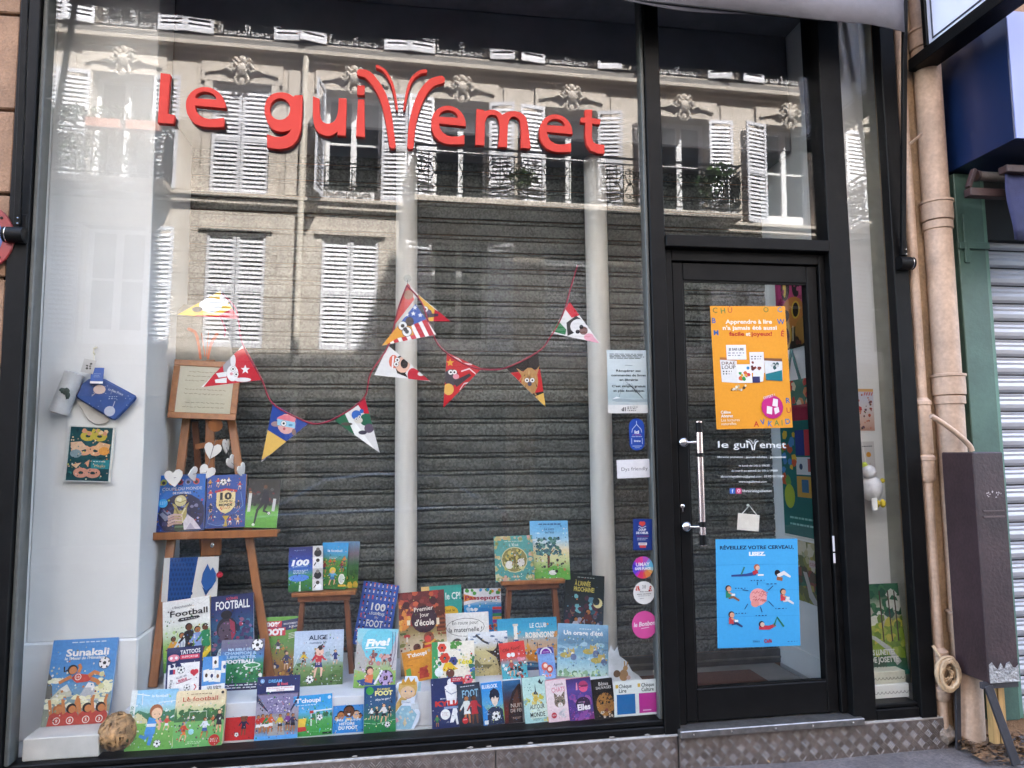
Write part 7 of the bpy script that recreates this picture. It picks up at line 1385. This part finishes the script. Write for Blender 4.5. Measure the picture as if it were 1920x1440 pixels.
# curved conduit and brown cabinet
cdt = MB().tube([at(a_,b_,-.16) for a_,b_ in smoothp([(1746,780),(1770,795),(1800,818),(1818,836),(1822,846)],4)], .014, 12).build('conduit', PIPE, smooth=True); tag(cdt, 'curved beige conduit running from the slim pipe to the brown cabinet', 'conduit')
BROWN = mat('dark brown painted wood','3b2b2c',.5,.2,5,.2,60, fine=.2)
cab = empty('brown_cabinet', (0,0,0)); tag(cab, 'tall dark brown wooden box on a metal trestle by the pipes', 'cabinet')
t0 = at(1822,848,-.28); t1 = at(1879,846,-.28); b0 = at(1857,1283,-.28); b1_ = at(1915,1278,-.28); zt, zb = t0.z, (b0.z+b1_.z)/2
xl, xr = (t0.x+b0.x)/2, (t1.x+b1_.x)/2
MB().box((xl,-.28,zb),(xr,-.06,zt)).build('case', BROWN, cab, bevel=.006)
MB().box((xl+.035,-.284,zt-.30),(xr-.02,-.2805,zt-.294)).box((xl+.035,-.284,zt-.33),(xr-.02,-.2805,zt-.322)).build('groove_strip', mat('scuffed brown','5a4a48',.5), cab)
sc = MB(); rn = random.Random(6)
for i in range(14): x = rn.uniform(xl+.06,xr-.03); z = zt-.22+rn.uniform(-.015,.02); sc.add([(x,-.2806,z),(x+rn.uniform(.004,.012),-.2806,z+.002),(x+.004,-.2806,z+rn.uniform(.004,.01))],[(0,1,2)])
sc.build('scuffs', mat('scuff white','b8b0b0',.8), cab)
fp = [(xl+.004+(xr-xl-.01)*i/10, zb+.004) for i in range(11)] + [(xl+.004+(xr-xl-.01)*(10-i)/10, zb+.085+rn.uniform(-.02,.022)) for i in range(11)]
MB().prism(fp, -.2835, -.2802).build('torn_foil', mat('crumpled foil','a8a4a2',.4,.25,40,.9,90,metal=.5), cab)
IRN = mat('grey iron leg','343236',.5,.2,9,.1,80)
MB().beam((xl-.03,-.26,zb-.012),(xr,-.26,zb-.012),.02,.03,Vector((0,0,1))).build('trestle_bar', IRN, cab, bevel=.002)
MB().beam((xl+.0,-.27,zb-.01),(xl+.10,-.30,.0),.045,.012).build('trestle_leg', IRN, cab, bevel=.002); MB().beam((xl-.025,-.10,zb-.01),(xl-.03,-.08,.0),.03,.012).build('trestle_leg', IRN, cab, bevel=.002); MB().beam((xr-.01,-.10,zb-.01),(xr,-.08,.0),.03,.012).build('trestle_leg', IRN, cab, bevel=.002)
for i,(x,dz) in enumerate(((xl+.075,0),(xl+.118,.01))): MB().box((x,-.20,.06),(x+.036,-.165,zb-.001)).build('timber_strut', mat('raw yellow timber','b08a54',.8,.2,6,.2,60,stretch=(5,5,.6)), cab, bevel=.002)
# neighbour shop: green pilaster, blue fascia, projecting sign, folded awning, shutter
nb = empty('neighbour_shop', (0,0,0)); tag(nb, 'green and blue neighbouring shop front with closed grey shutter at the right edge', 'shop front')
GRN = mat('sea green paint','40594e',.5,.14,3,.1,60,fine=.08)
MB().box((3.10,-.035,.10),(3.272,.10,3.10)).build('pilaster', GRN, nb, bevel=.004); MB().box((3.2725,-.02,.10),(3.305,.115,3.10)).build('pilaster_return', mat('light green paint','56786a',.45,.08,3), nb, bevel=.003)
MB().box((3.13,-.048,2.58),(3.158,-.0355,2.86)).build('cover_strip', GRN, nb, bevel=.002)
MB().box((3.10,-.047,2.66),(3.29,-.036,2.70)).build('band', GRN, nb, bevel=.002)
MB().box((3.088,-.465,3.11),(5.2,.09,3.80)).build('fascia_box', mat('dark blue lacquer','0f2144',.35,.05,2,coat=.2), nb, bevel=.003)
MB().box((3.092,-.4715,3.113),(5.2,-.4655,3.797)).build('fascia_front', mat('pale violet panel','7f86b4',.4,.04,2), nb)
SLG = mat('silver slats','a9a8ae',.4,.08,12,metal=.25,stretch=(.3,1,1))
sl_ = MB(); pr_ = [(0,0),(.012,.014),(.016,.036),(.010,.054),(.013,.066),(.009,.078),(.012,.088),(.0,.096),(-.010,.097),(-.010,.104)]
for x in (3.306,4.8):
    for d, z in pr_: sl_.v.append((x,-d,z))
k_ = len(pr_)
for j in range(k_-1): sl_.f.append((j,j+1,k_+j+1,k_+j))
slm = sl_.mesh('slat', SLG); z = .09
while z < 2.72: link('shutter_slat', slm, nb, Matrix.Translation((0,.06,z))); z += .104
MB().box((3.306,.062,.09),(4.8,.10,3.1)).build('shutter_backing', DARK, nb)
MB().box((3.306,-.005,2.73),(4.8,.058,3.105)).build('shutter_head', DARK, nb)
aw2 = empty('neighbour_awning', (0,0,0)); tag(aw2, 'folded navy awning on a rusty brown bracket under the blue fascia', 'awning')
RUST = mat('rust brown paint','36211e',.6,.2,8,.2,60); g0 = at(1830,375,-.22); 
def pz(px,py,y): return at(px,py,y)
a0 = pz(1832,330,-.20); MB().tube([a0, a0+Vector((.9,0,0))], .026, 16).build('roller', mat('dusty canvas roll','5f544e',.8,.2,12,.3,60), aw2, smooth=True)
a1 = pz(1812,362,-.23); MB().box((a1.x,-.26,a1.z-.022),(a1.x+.42,-.21,a1.z+.022)).build('bracket_tube', RUST, aw2, bevel=.003); MB().beam(pz(1815,352,-.22), pz(1826,318,-.22), .02,.03).build('bracket_arm', RUST, aw2, bevel=.002)
MB().tube([a0+Vector((-.012,0,0)), a0+Vector((.004,0,0))], .03, 16).build('end_cap', RUST, aw2, smooth=True)
f0 = pz(1882,312,-.34); MB().box((f0.x,-.36,f0.z-.035),(f0.x+.8,-.30,f0.z+.005)).build('front_bar', RUST, aw2, bevel=.004)
f1 = pz(1884,450,-.335); m = MB(); nx = 30
for i in range(nx+1):
    x = f0.x+.012+.78*i/nx
    for j in range(6): m.v.append((x+.016*j/5, -.335+.012*math.sin(x*26+j), f0.z-.036-(f0.z-.036-f1.z)*j/5))
for i in range(nx):
    for j in range(5): m.f.append((i*6+j,i*6+j+1,(i+1)*6+j+1,(i+1)*6+j))
o = m.build('valance', mat('navy canvas','26294c',.85,.15,9,.2,150), aw2, smooth=True); md = o.modifiers.new('t','SOLIDIFY'); md.thickness = .003
# projecting sign
ps = empty('projecting_sign', (0,0,0)); tag(ps, 'white lit-box sign with black frame projecting above the downpipe', 'sign')
XS = 2.87
u0, u1 = atx(1742,80,XS), atx(1905,-22,XS)
MB().box((XS,-1.05,3.755),(XS+.10,u0.y,4.9)).build('panel', mat('white sign face','d2d2de',.35,.03,2), ps)
MB().box((XS-.006,-1.05,3.775),(XS-.0005,u0.y-.03,3.782)).box((XS-.006,u0.y-.036,3.7825),(XS-.0005,u0.y-.030,4.9)).build('face_line', mat('dark line','3a3a44',.5), ps)
MB().box((XS-.012,-1.05,3.685),(XS+.112,-.035,3.7545)).box((XS-.012,u0.y+.0005,3.755),(XS+.112,u0.y+.032,4.9)).build('frame', BLACK2, ps, bevel=.003)
# bent bracket stub near the post
st = MB().beam(at(1706,270,-.09), at(1729,250,-.15), .014,.014).build('bracket_stub', PIPE, bevel=.002); tag(st, 'short square metal stub sticking out beside the downpipe', 'bracket')
# litter of dry leaves by the wall
lv = MB(); rn = random.Random(9)
for i in range(520):
    x = 2.86+abs(rn.gauss(0,.28)); y = -.06-abs(rn.gauss(0,.10)); z = .006+max(0,.05*(1-abs(y+.06)*6))*rn.random(); a_ = rn.uniform(0,6.28); s_ = rn.uniform(.010,.034); t_ = Vector((math.cos(a_),math.sin(a_),rn.uniform(-.5,.5)))*s_; u_ = Vector((-math.sin(a_),math.cos(a_),rn.uniform(-.5,.5)))*s_*.4; c = Vector((x,y,z))
    lv.add([c-t_,c+u_,c+t_,c-u_+Vector((0,0,.004))],[(0,1,2,3)])
o = lv.build('leaf_litter', mat('dry leaves','8a6644',.9,.4,25,col2='2c2018')); o['kind'] = 'stuff'; tag(o, 'drift of dry leaves and litter in the corner by the pipes', 'leaf litter')
for i,(px,py,cc_) in enumerate(((1425,1421,'a07850'),(1439,1426,'b08a5c'),(1468,1424,'8a6a48'),(1800,1398,'a8783c'),(1365,1430,'a89a8c'))):
    c = atz(px,py,.004); a_ = i*1.7; t_ = Vector((math.cos(a_),math.sin(a_),.1))*.02; u_ = Vector((-math.sin(a_),math.cos(a_),.3))*.007
    m = MB().add([c-t_,c-t_*.3+u_,c+t_*.6+u_*.8,c+t_+Vector((0,0,.004)),c+t_*.5-u_,c-t_*.4-u_,c+Vector((0,0,.006))],[(0,1,6),(1,2,6),(2,3,6),(3,4,6),(4,5,6),(5,0,6)]); o = m.build('dry_leaf', mat('leaf_'+cc_,cc_,.8))
    tag(o, ['curled brown leaf on the pavement below the door, left one of the close pair','curled tan leaf on the pavement below the door, right one of the close pair','small dark leaf on the pavement right of the curled pair','orange leaf at the edge of the litter by the trestle','pale scrap on the pavement at the foot of the tread plate'][i],'leaf','loose leaves on the pavement')
# round no-parking sign at the left edge
rs_ = empty('round_sign', (0,0,0)); tag(rs_, 'round red and blue traffic sign cut by the left edge', 'sign')
c = at(-47,445,-.05); r_ = .166
MB().lathe([(r_-.002,-.004),(r_,-.002),(r_,.004),(r_-.004,.008)],40,Matrix.Translation(c)@Matrix.Rotation(R_(90),4,'X')).build('red_disc', mat('faded red enamel','8a2e2e',.4,.12,5), rs_)
MB().lathe([(r_*.72,.0082),(r_*.72,.0090)],40,Matrix.Translation(c)@Matrix.Rotation(R_(90),4,'X')).build('blue_disc', mat('faded blue enamel','44588a',.4,.1,5), rs_)
MB().beam(c+Vector((-.09,-.0098,.09)), c+Vector((.09,-.0098,-.09)), .035,.0008).build('red_bar', mat('faded red enamel','8a2e2e'), rs_)
for a_ in (40,-40): MB().lathe([(.006,.008),(.006,.012),(.003,.013)],10,Matrix.Translation(c+Vector((r_*.86*math.cos(R_(a_)),0,r_*.86*math.sin(R_(a_)))))@Matrix.Rotation(R_(90),4,'X')).build('bolt', BLACK2, rs_)

# ================================================================== silver car parked across the street (faint in the glass)
car = empty('parked_car', (0,0,0)); tag(car, 'silver hatchback parked across the street, faintly mirrored in the window', 'car')
CP = mat('silver car paint','9aa0a6',.25,.03,3,metal=.5,coat=.6); CG = mat('dark car glass','101418',.06,.1,2,spec=.6); TY = mat('tyre rubber','151515',.8)
ya, yb = -6.1, -7.75; x0c = -2.75
body = [(0,.42),(.05,.30),(.55,.24),(3.8,.24),(4.12,.34),(4.18,.62),(4.14,.92),(3.98,1.02),(2.9,1.0),(1.15,.96),(.35,.86),(.06,.70)]
cabin = [(.95,.955),(1.75,1.40),(2.4,1.47),(3.35,1.42),(3.98,1.0)]
MB().prism([(x0c+x,z-.13) for x,z in body], yb, ya).build('body', CP, car, bevel=.06, seg=3, smooth=True)
MB().prism([(x0c+x,z-.13) for x,z in cabin], yb+.12, ya-.12).build('roof', CP, car, bevel=.07, seg=3, smooth=True)
for y, s in ((ya-.118,1),(yb+.118,-1)):
    for pts in ([(1.3,1.0),(1.85,1.34),(2.35,1.40),(2.38,1.0)],[(2.46,1.0),(2.43,1.40),(3.2,1.36),(3.45,1.02)]): MB().prism([(x0c+x,z-.13) for x,z in pts], y-.004, y+.004).build('side_window', CG, car)
for x in (.78,3.35):
    for y in (ya-.10,yb+.10):
        w_ = MB().lathe([(.20,-.10),(.31,-.09),(.325,0),(.31,.09),(.20,.10)],28,Matrix.Translation((x0c+x,y,.20))@Matrix.Rotation(R_(90),4,'X')).build('wheel', TY, car, smooth=True)
        MB().lathe([(.05,-.104),(.2,-.098),(.2,.098),(.05,.104)],20,Matrix.Translation((x0c+x,y,.20))@Matrix.Rotation(R_(90),4,'X')).build('rim', STEEL, w_)
for y in (ya-.16,yb+.16):
    MB().box((x0c+4.10,y-.13,.52),(x0c+4.19,y+.13,.74)).build('tail_light', mat('red lamp lens','8a1418',.2), car, bevel=.02)
    MB().box((x0c+.02,y-.15,.46),(x0c+.16,y+.15,.62)).build('headlight', mat('clear lamp lens','c8ccd0',.15), car, bevel=.02)
